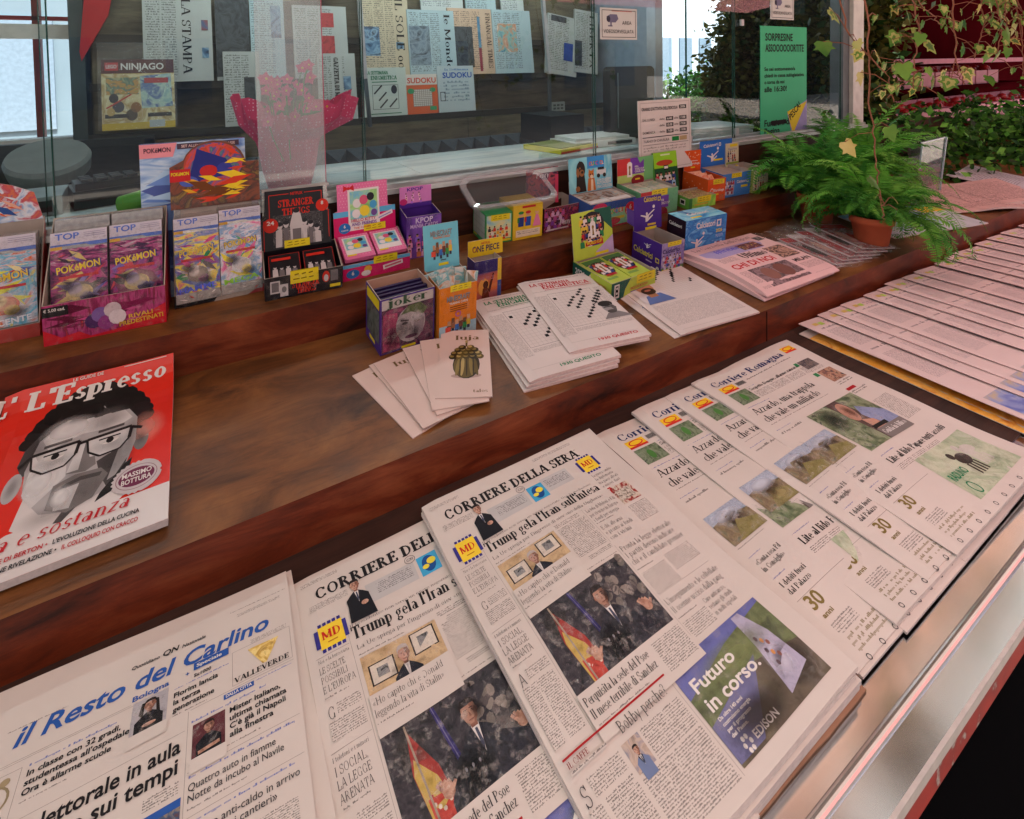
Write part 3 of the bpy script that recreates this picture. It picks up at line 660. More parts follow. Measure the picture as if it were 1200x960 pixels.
def man(c, x, y, s, l, suit=SUIT, skin=SKIN, hair=HAIR, tie='#40465a', shirt=WHITE):
    """half-length man in a suit; x,y = chin, s = head height"""
    c.poly([(x-.95*s, y+2.6*s), (x-1.0*s, y+.75*s), (x-.55*s, y+.35*s), (x-.2*s, y+.12*s), (x+.2*s, y+.12*s), (x+.55*s, y+.35*s), (x+1.0*s, y+.75*s), (x+1.05*s, y+2.6*s)], suit, l)
    c.poly([(x-.2*s, y+.1*s), (x+.2*s, y+.1*s), (x+.02*s, y+1.3*s)], shirt, l+.5)
    c.poly([(x-.06*s, y+.25*s), (x+.06*s, y+.25*s), (x+.09*s, y+.9*s), (x, y+1.2*s), (x-.07*s, y+.9*s)], ink(tie), l+1)
    c.rect(x-.17*s, y-.2*s, .34*s, .38*s, SKIN2, l+1)
    for q in (-1, 1): c.ell(x+q*.38*s, y-.45*s, .06*s, .12*s, SKIN2, l+1.4, 8)
    c.poly([(x-.37*s, y-.78*s), (x+.37*s, y-.78*s), (x+.38*s, y-.4*s), (x+.30*s, y-.14*s), (x+.14*s, y+.02*s), (x-.14*s, y+.02*s), (x-.30*s, y-.14*s), (x-.38*s, y-.4*s)], skin, l+1.5)
    c.poly([(x+.08*s, y-.8*s), (x+.37*s, y-.78*s), (x+.38*s, y-.4*s), (x+.30*s, y-.14*s), (x+.14*s, y+.02*s), (x+.05*s, y+.02*s), (x+.2*s, y-.3*s)], SKIN2, l+1.7)
    c.poly([(x-.40*s, y-.55*s), (x-.42*s, y-.85*s), (x-.25*s, y-1.06*s), (x+.1*s, y-1.10*s), (x+.36*s, y-.98*s), (x+.43*s, y-.75*s), (x+.40*s, y-.55*s), (x+.34*s, y-.78*s), (x-.05*s, y-.86*s), (x-.33*s, y-.76*s)], hair, l+1.9)
    for q in (-.15, .15): c.ell(x+q*s, y-.52*s, .055*s, .026*s, HAIR, l+2.2, 8); c.line(x+(q-.1)*s, y-.62*s, x+(q+.09)*s, y-.61*s, .04*s, hair, l+2.2); c.line(x+(q-.07)*s, y-.46*s, x+(q+.07)*s, y-.46*s, .02*s, SKIN2, l+2.1)
    c.poly([(x-.02*s, y-.52*s), (x+.07*s, y-.28*s), (x-.06*s, y-.27*s)], SKIN2, l+2.2); c.line(x-.15*s, y-.145*s, x+.14*s, y-.15*s, .035*s, ink('#6a3a34'), l+2.2); c.line(x-.1*s, y-.1*s, x+.1*s, y-.1*s, .02*s, SKIN2, l+2.2)
    for q in (-1, 1): c.poly([(x+q*.2*s, y+.12*s), (x+q*.36*s, y+.24*s), (x+q*.06*s, y+1.25*s)], ink('#24252e'), l+1.2)
def md_badge(c, x, y, w_, l=2):
    n = 5
    c.rect(x, y, w_, w_, ink('#e5c636'), l)
    for i in range(n):
        for yy in (y-.012*1, y+w_): c.rect(x+w_*(i+.15)/n, (y-.0045) if yy < y else y+w_-.0005, w_*.7/n, .0052, ink('#34307c'), l)
    c.rect(x-.006, y+.004, .0062, w_-.008, ink('#34307c'), l); c.rect(x+w_-.0002, y+.004, .006, w_-.008, ink('#34307c'), l)
    c.text('MD', x+w_/2, y+w_*.62, w_*.36, ink('#c02a22'), w_*.8, 'bold', al='c', l=l+2); c.rect(x+w_*.3, y+w_*.76, w_*.4, w_*.05, ink('#b47a20'), l+2)
def photo_leader(c, x, y, w_, h, l=2):
    c.rect(x, y, w_, h, art(['#0f0f12', '#26232a', '#3a343a', '#1a1820'], 38, .6, 2, 2), l)
    for i in range(26):       # patterned hanging behind
        random.seed(i); a = x+w_*(.55+.43*random.random()); b_ = y+h*(.03+.5*random.random()); c.ell(a, b_, .006, .008, ink(random.choice(['#6d665f', '#514a4a', '#857b72'])), l+.5, 8, rot=random.random()*90)
    c.poly([(x+.17*w_, y+.12*h), (x+.30*w_, y+.55*h), (x+.34*w_, y+h), (x+.17*w_, y+h), (x+.13*w_, y+.5*h)], ink('#9c3a34'), l+1)
    c.poly([(x+.16*w_, y+.38*h), (x+.27*w_, y+.62*h), (x+.33*w_, y+h), (x+.17*w_, y+h), (x+.135*w_, y+.52*h)], ink('#bfa254'), l+1.3)
    c.poly([(x+.17*w_, y+.75*h), (x+.3*w_, y+.78*h), (x+.33*w_, y+h), (x+.18*w_, y+h)], ink('#b9473c'), l+1.5)
    for i in range(5): c.ell(x+(.2+.025*i)*w_, y+(.82+.035*(i % 3))*h, .012*w_, .02*h, ink('#d8c9b8'), l+1.7, 8)
    c.line(x+.165*w_, y+.06*h, x+.2*w_, y+h, .0025, ink('#9c8c7a'), l+1.8)
    c.poly([(x+.36*w_, y+.06*h), (x+.39*w_, y+.05*h), (x+.46*w_, y+h*.7), (x+.43*w_, y+h*.78)], ink('#38346a'), l+1)
    c.line(x+.37*w_, y+.03*h, x+.46*w_, y+.9*h, .0012, ink('#6a6690'), l+1.4)
    man(c, x+.60*w_, y+.42*h, h*.235, l+2, SUIT, ink('#a8806c'), HAIR)
    c.poly([(x+.42*w_, y+.62*h), (x+.5*w_, y+.55*h), (x+.52*w_, y+h), (x+.3*w_, y+h), (x+.3*w_, y+.9*h)], SUIT, l+2.05)
    c.poly([(x+.70*w_, y+.60*h), (x+.84*w_, y+.72*h), (x+.98*w_, y+.84*h), (x+.94*w_, y+.92*h), (x+.72*w_, y+.9*h)], SUIT, l+2.1)
    for hx, hy, dr in ((.30, .80, -1), (.90, .70, -.6)):      # raised hands
        c.ell(x+hx*w_, y+hy*h, .04*w_, .06*h, SKIN, l+4, rot=20)
        for i in range(4): c.line(x+(hx-.03+.02*i)*w_, y+(hy-.02)*h, x+(hx-.06+.025*i)*w_, y+(hy-.115+.012*abs(i-1))*h, .0038, SKIN, l+4.3)
        c.line(x+(hx+.03)*w_, y+hy*h, x+(hx+.06)*w_, y+(hy-.05)*h, .004, SKIN, l+4.3)
    for i in range(3): c.line(x+(.42+.05*i)*w_, y+h*.97, x+(.44+.05*i)*w_, y+.76*h, .004, ink('#0c0c0e'), l+5); c.ell(x+(.44+.05*i)*w_, y+.75*h, .008*w_, .02*h, ink('#77757a'), l+5.3, 8)
    c.blob(x+.66*w_, y+.33*h, .05*w_, .12*h, '#1a1210', .6, l+5.2); c.blob(x+.57*w_, y+.30*h, .03*w_, .05*h, '#d8b8a4', .5, l+5.3); c.blob(x+.5*w_, y+.8*h, .18*w_, .25*h, '#050506', .7, l+3.9); c.blob(x+.8*w_, y+.85*h, .12*w_, .2*h, '#3a3a44', .5, l+3.9); c.blob(x+.16*w_, y+.28*h, .15*w_, .26*h, '#48443e', .5, l+.8); c.blob(x+.79*w_, y+.72*h, .2*w_, .25*h, '#8a827c', .6, l+.9)
    c.grain(x, y, w_, h, l+6, .32, 75)
def photo_frames(c, x, y, w_, h, l=2):
    c.grain(x, y, w_, h, l+6.2, .3, 70)
    c.rect(x, y, w_, h, art(['#b89a70', '#c9ac82', '#a98b62'], 20, .6, 4), l)
    for fx, fy, fw, fh in ((.06, .30, .32, .52), (.62, .06, .33, .58)):
        c.rect(x+fx*w_, y+fy*h, fw*w_, fh*h, ink('#2d2320'), l+1); c.rect(x+(fx+.02)*w_, y+(fy+.03)*h, (fw-.04)*w_, (fh-.06)*h, ink('#cfc4b4'), l+1.5)
        c.rect(x+(fx+.09)*w_, y+(fy+.14)*h, (fw-.18)*w_, (fh-.28)*h, art(['#3a3a3c', '#8a8a88', '#1c1c1e'], 90, .6, 5), l+2)
    man(c, x+.5*w_, y+.62*h, h*.4, l+3, ink('#22242e'), ink('#bb8f7c'), ink('#b5aaa2'), '#b7b0ac')
    c.poly([(x, y+h), (x+w_, y+h), (x+w_, y+h*1.7), (x, y+h*1.7)], PAPER, l+6.5)
def clip_below(c, x, y, w_, h, l): c.rect(x, y, w_, h, PAPER, l)
LANG = ['loro', 'della', 'oggi']
def corriere(c, W, H, deep=True):
    s = W/.39; c = c.sub(.93, -.001, .92, .002)
    def X(v): return v*s
    c.text('CORRIERE DELLA SERA', X(.03), X(.050), X(.021), INK, X(.318), 'slab', l=2)
    c.body(X(.012), X(.010), X(.06), X(.008), BODY, X(.0036)); c.body(X(.25), X(.008), X(.1), X(.007), BODY, X(.0036)); c.body(X(.018), X(.056), X(.06), X(.012), BODY, X(.0036)); c.body(X(.29), X(.030), X(.06), X(.004), BODY, X(.004))
    c.ring(X(.187), X(.060), X(.0095), X(.0075), X(.0008), INK2, 2); c.text('CXI', X(.187), X(.0625), X(.005), INK2, al='c')
    # upper strip with the standing man and the two grey boxes
    c.rect(X(.105), X(.066), X(.085), X(.034), ink('#b4b1ae'), 1); c.rect(X(.232), X(.060), X(.066), X(.034), ink('#b4b1ae'), 1)
    c.body(X(.122), X(.071), X(.062), X(.022), bodymat('#b4b1ae', '#4a484c'), X(.0052), 2); c.body(X(.238), X(.066), X(.055), X(.022), bodymat('#b4b1ae', '#4a484c'), X(.0052), 2)
    c.rect(X(.196), X(.065), X(.036), X(.036), ink('#3f9cc4'), 2); c.ell(X(.214), X(.083), X(.012), X(.015), ink('#1d4a86'), 3); c.ell(X(.219), X(.080), X(.008), X(.006), ink('#d8c83c'), 4); c.ell(X(.207), X(.087), X(.006), X(.004), ink('#d8c83c'), 4)
    man(c, X(.090), X(.066), X(.018), 6, ink('#1b1b20'))
    c.poly([(X(.073), X(.082)), (X(.108), X(.082)), (X(.112), X(.118)), (X(.070), X(.118))], ink('#1b1b20'), 6); c.ell(X(.098), X(.094), X(.006), X(.004), SKIN, 8, 8)
    md_badge(c, X(.022), X(.098), X(.036)); md_badge(c, X(.330), X(.058), X(.036))
    # headline
    c.text("Trump gela l'Iran sull'intesa", X(.066), X(.142), X(.0195), INK, X(.258), 'bold', l=2)
    c.text('Il presidente: non serve un nuovo negoziato. Usa, la mediazione', X(.066), X(.1225), X(.0045), INK2, X(.25), 'light', l=2); c.text("La Ue spiega per l'ingresso di Kiev «no della Ungheria»", X(.068), X(.1575), X(.0068), INK2, X(.25), 'light', l=2)
    # left column
    y = .142
    c.rect(X(.012), X(y), X(.048), X(.0006), RULE); c.text('Noi e la burocrazia', X(.014), X(y+.0088), X(.0052), INK2, X(.044), 'light', l=2)
    for i, tx in enumerate(('LE SCELTE', 'POSSIBILI', "E L'EUROPA")): c.text(tx, X(.013), X(y+.023+.0125*i), X(.0088), INK2, X((.036, .037, .045)[i]), 'light', l=2)
    c.body(X(.014), X(y+.052), X(.035), X(.005), BODYB, X(.0052))
    c.text('G', X(.013), X(y+.080), X(.015), INK2, font='light', l=3); c.body(X(.026), X(y+.064), X(.032), X(.016), BODY, X(.0042)); c.body(X(.013), X(y+.082), X(.045), X(.024), BODY, X(.0042))
    c.rect(X(.008), X(.255), X(.052), X(.0006), RULE); c.text('I telefoni e i minori', X(.008), X(.2648), X(.0052), INK2, X(.046), 'light', l=2)
    for i, tx in enumerate(('I SOCIAL,', 'LA LEGGE', 'ARENATA')): c.text(tx, X(.008), X(.279+.0135*i), X(.0096), INK2, X((.041, .042, .041)[i]), 'light', l=2)
    c.body(X(.010), X(.309), X(.032), X(.005), BODYB, X(.0052))
    c.text('A', X(.008), X(.337), X(.015), INK2, font='light', l=3); c.body(X(.022), X(.321), X(.036), X(.016), BODY, X(.0042)); c.body(X(.008), X(.339), X(.05), X(.075), BODY, X(.0042))
    c.rect(X(.0615), X(.12), X(.0005), X(.30), RULE)
    # framed-pictures photograph
    c.body(X(.068), X(.164), X(.07), X(.004), BODY, X(.0044)); photo_frames(c, X(.068), X(.170), X(.118), X(.052))
    c.rect(X(.066), X(.2215), X(.122), X(.05), PAPER, 8.6)
    c.text('«Ho capito chi è Donald', X(.068), X(.236), X(.0092), INK2, X(.104), 'light', l=10); c.text('leggendo la vita di Stalin»', X(.068), X(.249), X(.0092), INK2, X(.100), 'light', l=10); c.body(X(.068), X(.2545), X(.05), X(.0048), BODYB, X(.0048), 10)
    # middle columns
    c.body(X(.192), X(.163), X(.055), X(.009), BODYB, X(.0045)); c.body(X(.192), X(.174), X(.062), X(.066), BODY, X(.0044)); c.body(X(.205), X(.243), X(.05), X(.008), BODYB, X(.004))
    for i, tx in enumerate(('La tela di Meloni e Fdi', 'per ricucire in Europa', 'i fondi per energia')): c.text(tx, X(.262), X(.174+.0115*i), X(.0078), INK2, X((.072, .068, .06)[i]), 'light', l=2)
    for i, tx in enumerate(('E chi, alle armi', 'è pronto ai fondi', 'con i vicini')): c.text(tx, X(.262), X(.217+.0115*i), X(.0078), INK2, X((.05, .064, .05)[i]), 'light', l=2)
    c.body(X(.262), X(.200), X(.04), X(.005), BODYB, X(.005)); c.rect(X(.2575), X(.162), X(.0004), X(.08), RULE)
    [c.text(tx, X(.332), X(.111+.0105*i), X(.0068), INK2, X(.05-.004*(i % 2)), 'light', l=2) for i, tx in enumerate(('La guerra cambia', 'la diplomazia', 'tra paesi alleati', 'e nuovi dazi'))]
    c.rect(X(.338), X(.150), X(.046), X(.044), art(['#b6352e', '#8c2a2a', '#c8b9a6', '#6b5a52'], 60, .6, 9), 2); c.text('7', X(.336), X(.160), X(.012), ink('#b52a2a'), bold=True)
    c.rect(X(.342), X(.162), X(.036), X(.024), art(['#4b4440', '#978a7c', '#c9beae', '#2c2826'], 120, .6, 8), 3); c.body(X(.340), X(.200), X(.046), X(.04), BODY, X(.0042))
    # right block
    for i, tx in enumerate(('Pronta la legge elettorale', 'I partiti devono indicare', 'chi è il candidato premier')): c.text(tx, X(.262), X(.266+.0135*i), X(.0095), INK2, X((.122, .116, .124)[i]), 'light', l=2)
    c.body(X(.262), X(.300), X(.036), X(.0048), BODYB, X(.0048)); c.body(X(.262), X(.308), X(.055), X(.038), BODY, X(.0042)); c.body(X(.322), X(.302), X(.06), X(.03), BODY, X(.0042))
    for i, tx in enumerate(("L'inseguimento e le coltellate", 'Il 27enne ucciso dalla gang')): c.text(tx, X(.262), X(.364+.0135*i), X(.0092), INK2, X((.122, .116)[i]), 'light', l=2)
    c.body(X(.262), X(.384), X(.04), X(.005), BODYB, X(.005)); c.body(X(.262), X(.392), X(.05), X(.026), BODY, X(.0042)); [c.text(tx, X(.316), X(.391+.0105*i), X(.0072), INK2, X((.05, .052, .05)[i]), 'light', l=2) for i, tx in enumerate(('Cure anticancro,', 'restano gli studi', 'in molti ospedali'))]
    c.rect(X(.2585), X(.25), X(.0004), X(.16), RULE); c.rect(X(.262), X(.346), X(.12), X(.0005), RULE)
    # main photograph
    c.body(X(.066), X(.259), X(.188), X(.0042), BODY, X(.0042)); photo_leader(c, X(.066), X(.266), X(.188), X(.118))
    c.rect(X(.064), X(.3835), X(.192), X(.055), PAPER, 12.6)
    c.text('Perquisita la sede del Psoe', X(.068), X(.400), X(.0105), INK2, X(.116), 'serif', l=14); c.text('Il mese terribile di Sánchez', X(.068), X(.4145), X(.0105), INK2, X(.118), 'serif', l=14); c.body(X(.070), X(.420), X(.09), X(.005), BODYB, X(.005), 14); c.body(X(.196), X(.390), X(.056), X(.04), BODY, X(.0044), 14)
    # coffee column
    c.rect(X(.008), X(.424), X(.176), X(.0022), RED, 15); c.text('IL CAFFE', X(.010), X(.4355), X(.0062), ink('#7a2a28'), X(.032), 'serif', l=15); c.body(X(.010), X(.438), X(.055), X(.0055), BODYB, X(.0055), 15)
    c.text('Bobby perché?', X(.088), X(.443), X(.013), INK, X(.085), 'light', l=16)
    c.text('S', X(.008), X(.472), X(.02), INK2, font='light', l=3); c.body(X(.024), X(.450), X(.05), X(.022), BODY, X(.0044)); c.body(X(.008), X(.474), X(.066), X(.07), BODY, X(.0044))
    c.rect(X(.080), X(.449), X(.028), X(.032), art(['#8a7a70', '#b9a494', '#5a6a8a'], 50, .6, 3), 2); man(c, X(.094), X(.466), X(.009), 3, ink('#6a7898'))
    c.body(X(.112), X(.449), X(.07), X(.034), BODY, X(.0044)); c.body(X(.080), X(.485), X(.102), X(.06), BODY, X(.0044)); c.rect(X(.1865), X(.424), X(.0005), X(.12), RULE)
    # advert
    ax, ay, aw, ah = X(.192), X(.424), X(.194), X(.116)
    c.rect(ax, ay, aw, ah, art(['#4c4238', '#5a5040', '#6a6248'], 9, .6, 1, 2), 2)
    c.poly([(ax, ay), (ax+aw, ay), (ax+aw, ay+.06*ah), (ax+.5*aw, ay+.16*ah), (ax, ay+.34*ah)], ink('#6468a0'), 3)
    c.poly([(ax, ay+.34*ah), (ax+.5*aw, ay+.16*ah), (ax+aw, ay+.06*ah), (ax+aw, ay+.6*ah), (ax+.5*aw, ay+.45*ah), (ax, ay+.62*ah)], art(['#56603e', '#6a744a', '#484f36'], 30, .6, 2), 3)
    c.poly([(ax+.70*aw, ay+.02*ah), (ax+.78*aw, ay+.02*ah), (ax+.86*aw, ay+.35*ah), (ax+.90*aw, ay+.8*ah), (ax+.62*aw, ay+.9*ah), (ax+.68*aw, ay+.4*ah)], ink('#a9a4b8'), 4)
    c.poly([(ax, ay+.62*ah), (ax+.62*aw, ay+.42*ah), (ax+.25*aw, ay+.97*ah), (ax, ay+.97*ah)], ink('#6c6c90'), 4)
    for i in range(7): c.ell(ax+(.72+.03*(i % 3))*aw, ay+(.34+.05*i)*ah, .014*aw, .03*ah, ink(('#5a4a50', '#c88a50', '#8a5a50')[i % 3]), 5, 8)
    c.blob(ax+.5*aw, ay+.3*ah, .4*aw, .2*ah, '#8a9460', .6, 5.5); c.blob(ax+.33*aw, ay+.80*ah, .32*aw, .19*ah, '#3a332c', .7, 5.5); c.blob(ax+.82*aw, ay+.74*ah, .17*aw, .25*ah, '#463e34', .8, 5.6); c.blob(ax+.75*aw, ay+.62*ah, .12*aw, .25*ah, '#d4d0dc', .6, 5.7); c.grain(ax, ay, aw, ah, 6, .2, 45)
    c.text('Futuro', ax+.07*aw, ay+.34*ah, .13*ah, WHITE, .42*aw, bold=True, l=7); c.text('in corso.', ax+.07*aw, ay+.54*ah, .13*ah, WHITE, .54*aw, bold=True, l=7)
    for i in range(4): c.text(('Da oltre 140 anni', 'costruiamo energia', 'per il progresso', 'del Paese.')[i], ax+.07*aw, ay+(.63+.055*i)*ah, .032*ah, WHITE, (.24, .28, .24, .16)[i]*aw, bold=True, l=7)
    for i in range(6): a = i*1.047; c.ell(ax+.13*aw+.03*aw*math.cos(a), ay+.90*ah+.035*aw*math.sin(a), .014*aw, .014*aw, WHITE, 6, 8)
    c.text('EDISON', ax+.2*aw, ay+.93*ah, .07*ah, WHITE, .24*aw, bold=True, l=7)
def romagna(c, W, H):
    s = W/.39
    def X(v): return v*s
    NAVY = ink('#1c2a5a')
    c.text('Corriere Romagna', X(.028), X(.046), X(.020), NAVY, X(.275), 'bold', l=2)
    c.rect(X(.03), X(.052), X(.05), X(.022), YEL, 2); c.ell(X(.055), X(.061), X(.019), X(.008), ink('#c8342a'), 3); c.ell(X(.055), X(.061), X(.016), X(.0055), YEL, 4); c.rect(X(.03), X(.069), X(.05), X(.0052), ink('#c8342a'), 3)
    c.rect(X(.318), X(.022), X(.046), X(.022), YEL, 2); c.ell(X(.341), X(.031), X(.018), X(.008), ink('#c8342a'), 3); c.ell(X(.341), X(.031), X(.015), X(.0055), YEL, 4); c.rect(X(.318), X(.039), X(.046), X(.005), ink('#c8342a'), 3)
    for i in range(14): c.rect(X(.088+.0022*i), X(.054), X(.0012), X(.012), INK2, 2)
    c.body(X(.13), X(.055), X(.18), X(.006), BODY, X(.006))
    c.rect(X(.03), X(.079), X(.062), X(.040), art(['#3c4a34', '#5a6a4a', '#78846a', '#2a3026'], 60, .6, 6), 2); c.ell(X(.06), X(.10), X(.008), X(.012), ink('#4a7a3a'), 3)
    c.body(X(.096), X(.078), X(.03), X(.004), bodymat(NP, '#2a4a9a'), X(.0042)); c.text('Sospetto Dengue, allarme zanzara', X(.097), X(.092), X(.0085), INK, X(.19), 'bold', l=2)
    for i in range(4): c.body(X(.097+.062*i), X(.097), X(.057), X(.022), BODY, X(.0042))
    c.rect(X(.30), X(.080), X(.052), X(.030), art(['#4a4a60', '#7a6a60', '#2a2a3a', '#a89a8c'], 70, .6, 3), 2); c.body(X(.30), X(.112), X(.055), X(.009), BODYB, X(.0045)); c.rect(X(.285), X(.080), X(.012), X(.012), GRN, 2)
    c.body(X(.028), X(.128), X(.08), X(.0048), bodymat(NP, '#2a4a9a'), X(.005))
    c.text('Azzardo, una trappola', X(.028), X(.153), X(.0175), INK, X(.225), 'serif', l=2); c.text('che vale un miliardo', X(.028), X(.178), X(.0175), INK, X(.205), 'serif', l=2); c.body(X(.028), X(.184), X(.22), X(.005), BODY, X(.005))
    c.rect(X(.29), X(.126), X(.014), X(.012), GRN, 2); c.rect(X(.308), X(.126), X(.056), X(.042), art(['#2a2e3a', '#8a5a4a', '#b08a70', '#1a1a20'], 55, .6, 7), 2); c.body(X(.308), X(.171), X(.056), X(.013), BODYB, X(.006)); c.rect(X(.30), X(.196), X(.034), X(.008), RED, 2); c.body(X(.30), X(.207), X(.06), X(.018), BODYB, X(.006))
    # big picture
    x, y, w_, h = X(.118), X(.208), X(.178), X(.126)
    c.rect(x, y, w_, h, art(['#4a5a3a', '#6e7c58', '#8c9474', '#3a4030'], 30, .6, 2, 2), 2)
    c.poly([(x+.4*w_, y), (x+.62*w_, y), (x+.75*w_, y+h), (x+.45*w_, y+h)], ink('#5a4440'), 3); c.poly([(x+.72*w_, y+.25*h), (x+w_, y+.55*h), (x+w_, y+.85*h), (x+.66*w_, y+.75*h), (x+.62*w_, y+.45*h)], ink('#8a93b4'), 4)
    c.ell(x+.52*w_, y+.3*h, .10*w_, .24*h, ink('#b88a74'), 4.5, rot=20); c.poly([(x+.5*w_, y+.52*h), (x+.66*w_, y+.6*h), (x+.7*w_, y+.8*h), (x+.5*w_, y+.85*h)], ink('#b88a74'), 4.6)
    c.blob(x+.26*w_, y+.5*h, .25*w_, .48*h, '#98a080', .6, 4.8); c.blob(x+.21*w_, y+.31*h, .2*w_, .3*h, '#2a3022', .7, 4.8); c.blob(x+.55*w_, y+.3*h, .08*w_, .2*h, '#6a4436', .6, 4.85); c.grain(x, y, w_, h, 4.95, .32, 60)
    c.rect(x+.46*w_, y+.78*h, .54*w_, .22*h, ink('#77706c'), 5); c.text('Guida in bilico', x+.48*w_, y+.92*h, .09*h, WHITE, .48*w_, 'bold', l=7)
    c.rect(x+.46*w_, y+.70*h, .3*w_, .07*h, ink('#22201f'), 5)
    # lower left
    c.body(X(.022), X(.200), X(.05), X(.0048), bodymat(NP, '#2a4a9a'), X(.005)); c.body(X(.022), X(.208), X(.07), X(.016), BODYB, X(.0082), cw=X(.0034))
    x, y = X(.022), X(.250); c.rect(x, y, X(.088), X(.062), ink('#a4adbd'), 2); c.poly([(x, y+X(.02)), (x+X(.03), y+X(.016)), (x+X(.04), y+X(.04)), (x+X(.088), y+X(.024)), (x+X(.088), y+X(.062)), (x, y+X(.062))], art(['#6a5a48', '#8a7858', '#59644a'], 50, .6, 4), 3)
    c.poly([(x+X(.02), y+X(.062)), (x+X(.045), y+X(.03)), (x+X(.088), y+X(.045)), (x+X(.088), y+X(.062))], ink('#857c4a'), 4)
    c.blob(x+X(.05), y+X(.03), X(.03), X(.018), '#4a3a2c', .7, 4.3); c.blob(x+X(.057), y+X(.046), X(.03), X(.015), '#a89a6a', .6, 4.3); c.blob(x+X(.042), y+X(.016), X(.04), X(.015), '#ccd0da', .7, 4.3); c.grain(x, y, X(.088), X(.062), 5, .34, 80)
    c.body(X(.022), X(.316), X(.07), X(.004), BODY, X(.004))
    for q in (.334, .374):
        c.body(X(.022), X(q), X(.03), X(.0045), bodymat(NP, '#2a4a9a'), X(.0048)); c.text(('«Conta rosa Pd', 'I debiti fuori')[q > .35], X(.022), X(q+.017), X(.008), INK, X(.062), 'serif', l=2); c.text(('in Consiglio»', 'dal Palazzo')[q > .35], X(.022), X(q+.029), X(.008), INK, X(.055), 'serif', l=2)
    c.body(X(.118), X(.348), X(.05), X(.0045), bodymat(NP, '#2a4a9a'), X(.0048)); c.text('Lite al Bcio Papare tutti assolti'.replace('Bcio', 'lido'), X(.118), X(.370), X(.0125), INK, X(.225), 'bold', l=2)
    for i in range(3): c.body(X(.118+.056*i), X(.376), X(.052), X(.012), BODY, X(.0042))
    c.body(X(.305), X(.250), X(.06), X(.07), BODY, X(.0042)); c.rect(X(.02), X(.412), X(.13), X(.0006), RULE)
    # foot: anniversary and advert
    c.text('30', X(.03), X(.432), X(.018), ink('#7a6a3a'), X(.03), bold=True, l=2); c.text('anni', X(.032), X(.445), X(.006), ink('#7a6a3a'), X(.024), bold=True, l=2); c.body(X(.03), X(.452), X(.05), X(.016), BODY, X(.005))
    for i in range(3): c.body(X(.03), X(.470+.0075*i), X(.09-.012*(i % 2)), X(.0066), bodymat(NP, '#6a5c28'), X(.0068), cw=X(.003))
    for i in range(9): c.text('m', X(.03+.027*i), X(.502), X(.008), ink('#6a5f5c'), X(.012), 'serif', l=2) if False else c.ring(X(.034+.036*i), X(.499), X(.004), X(.004), X(.0012), INK2, 2, 8)
    x, y, w_, h = X(.165), X(.385), X(.19), X(.098)
    c.rect(x, y, w_, h, art(['#a9b498', '#b9bfa4', '#98a888', '#c2c4b0'], 12, .6, 3), 2)
    for dx, dy in ((.52, .42), (.72, .36)): c.ell(x+dx*w_, y+dy*h, .1*w_, .13*h, ink(('#3a322c', '#bdb8ae')[dx > .6]), 3); c.ell(x+(dx-.1)*w_, y+(dy-.14)*h, .04*w_, .08*h, ink(('#3a322c', '#bdb8ae')[dx > .6]), 3.3); [c.line(x+(dx-.07+.045*q)*w_, y+(dy+.1)*h, x+(dx-.08+.05*q)*w_, y+(dy+.36)*h, .005, ink(('#3a322c', '#bdb8ae')[dx > .6]), 3.2) for q in range(4)]
    c.grain(x, y, w_, h, 4.5, .2, 30)
    c.text('RADUNO', x+.05*w_, y+.62*h, .14*h, ink('#17784e'), .3*w_, bold=True, l=5); c.ring(x+.14*w_, y+.83*h, .05*w_, .13*h, .012*w_, ink('#17784e'), 4)
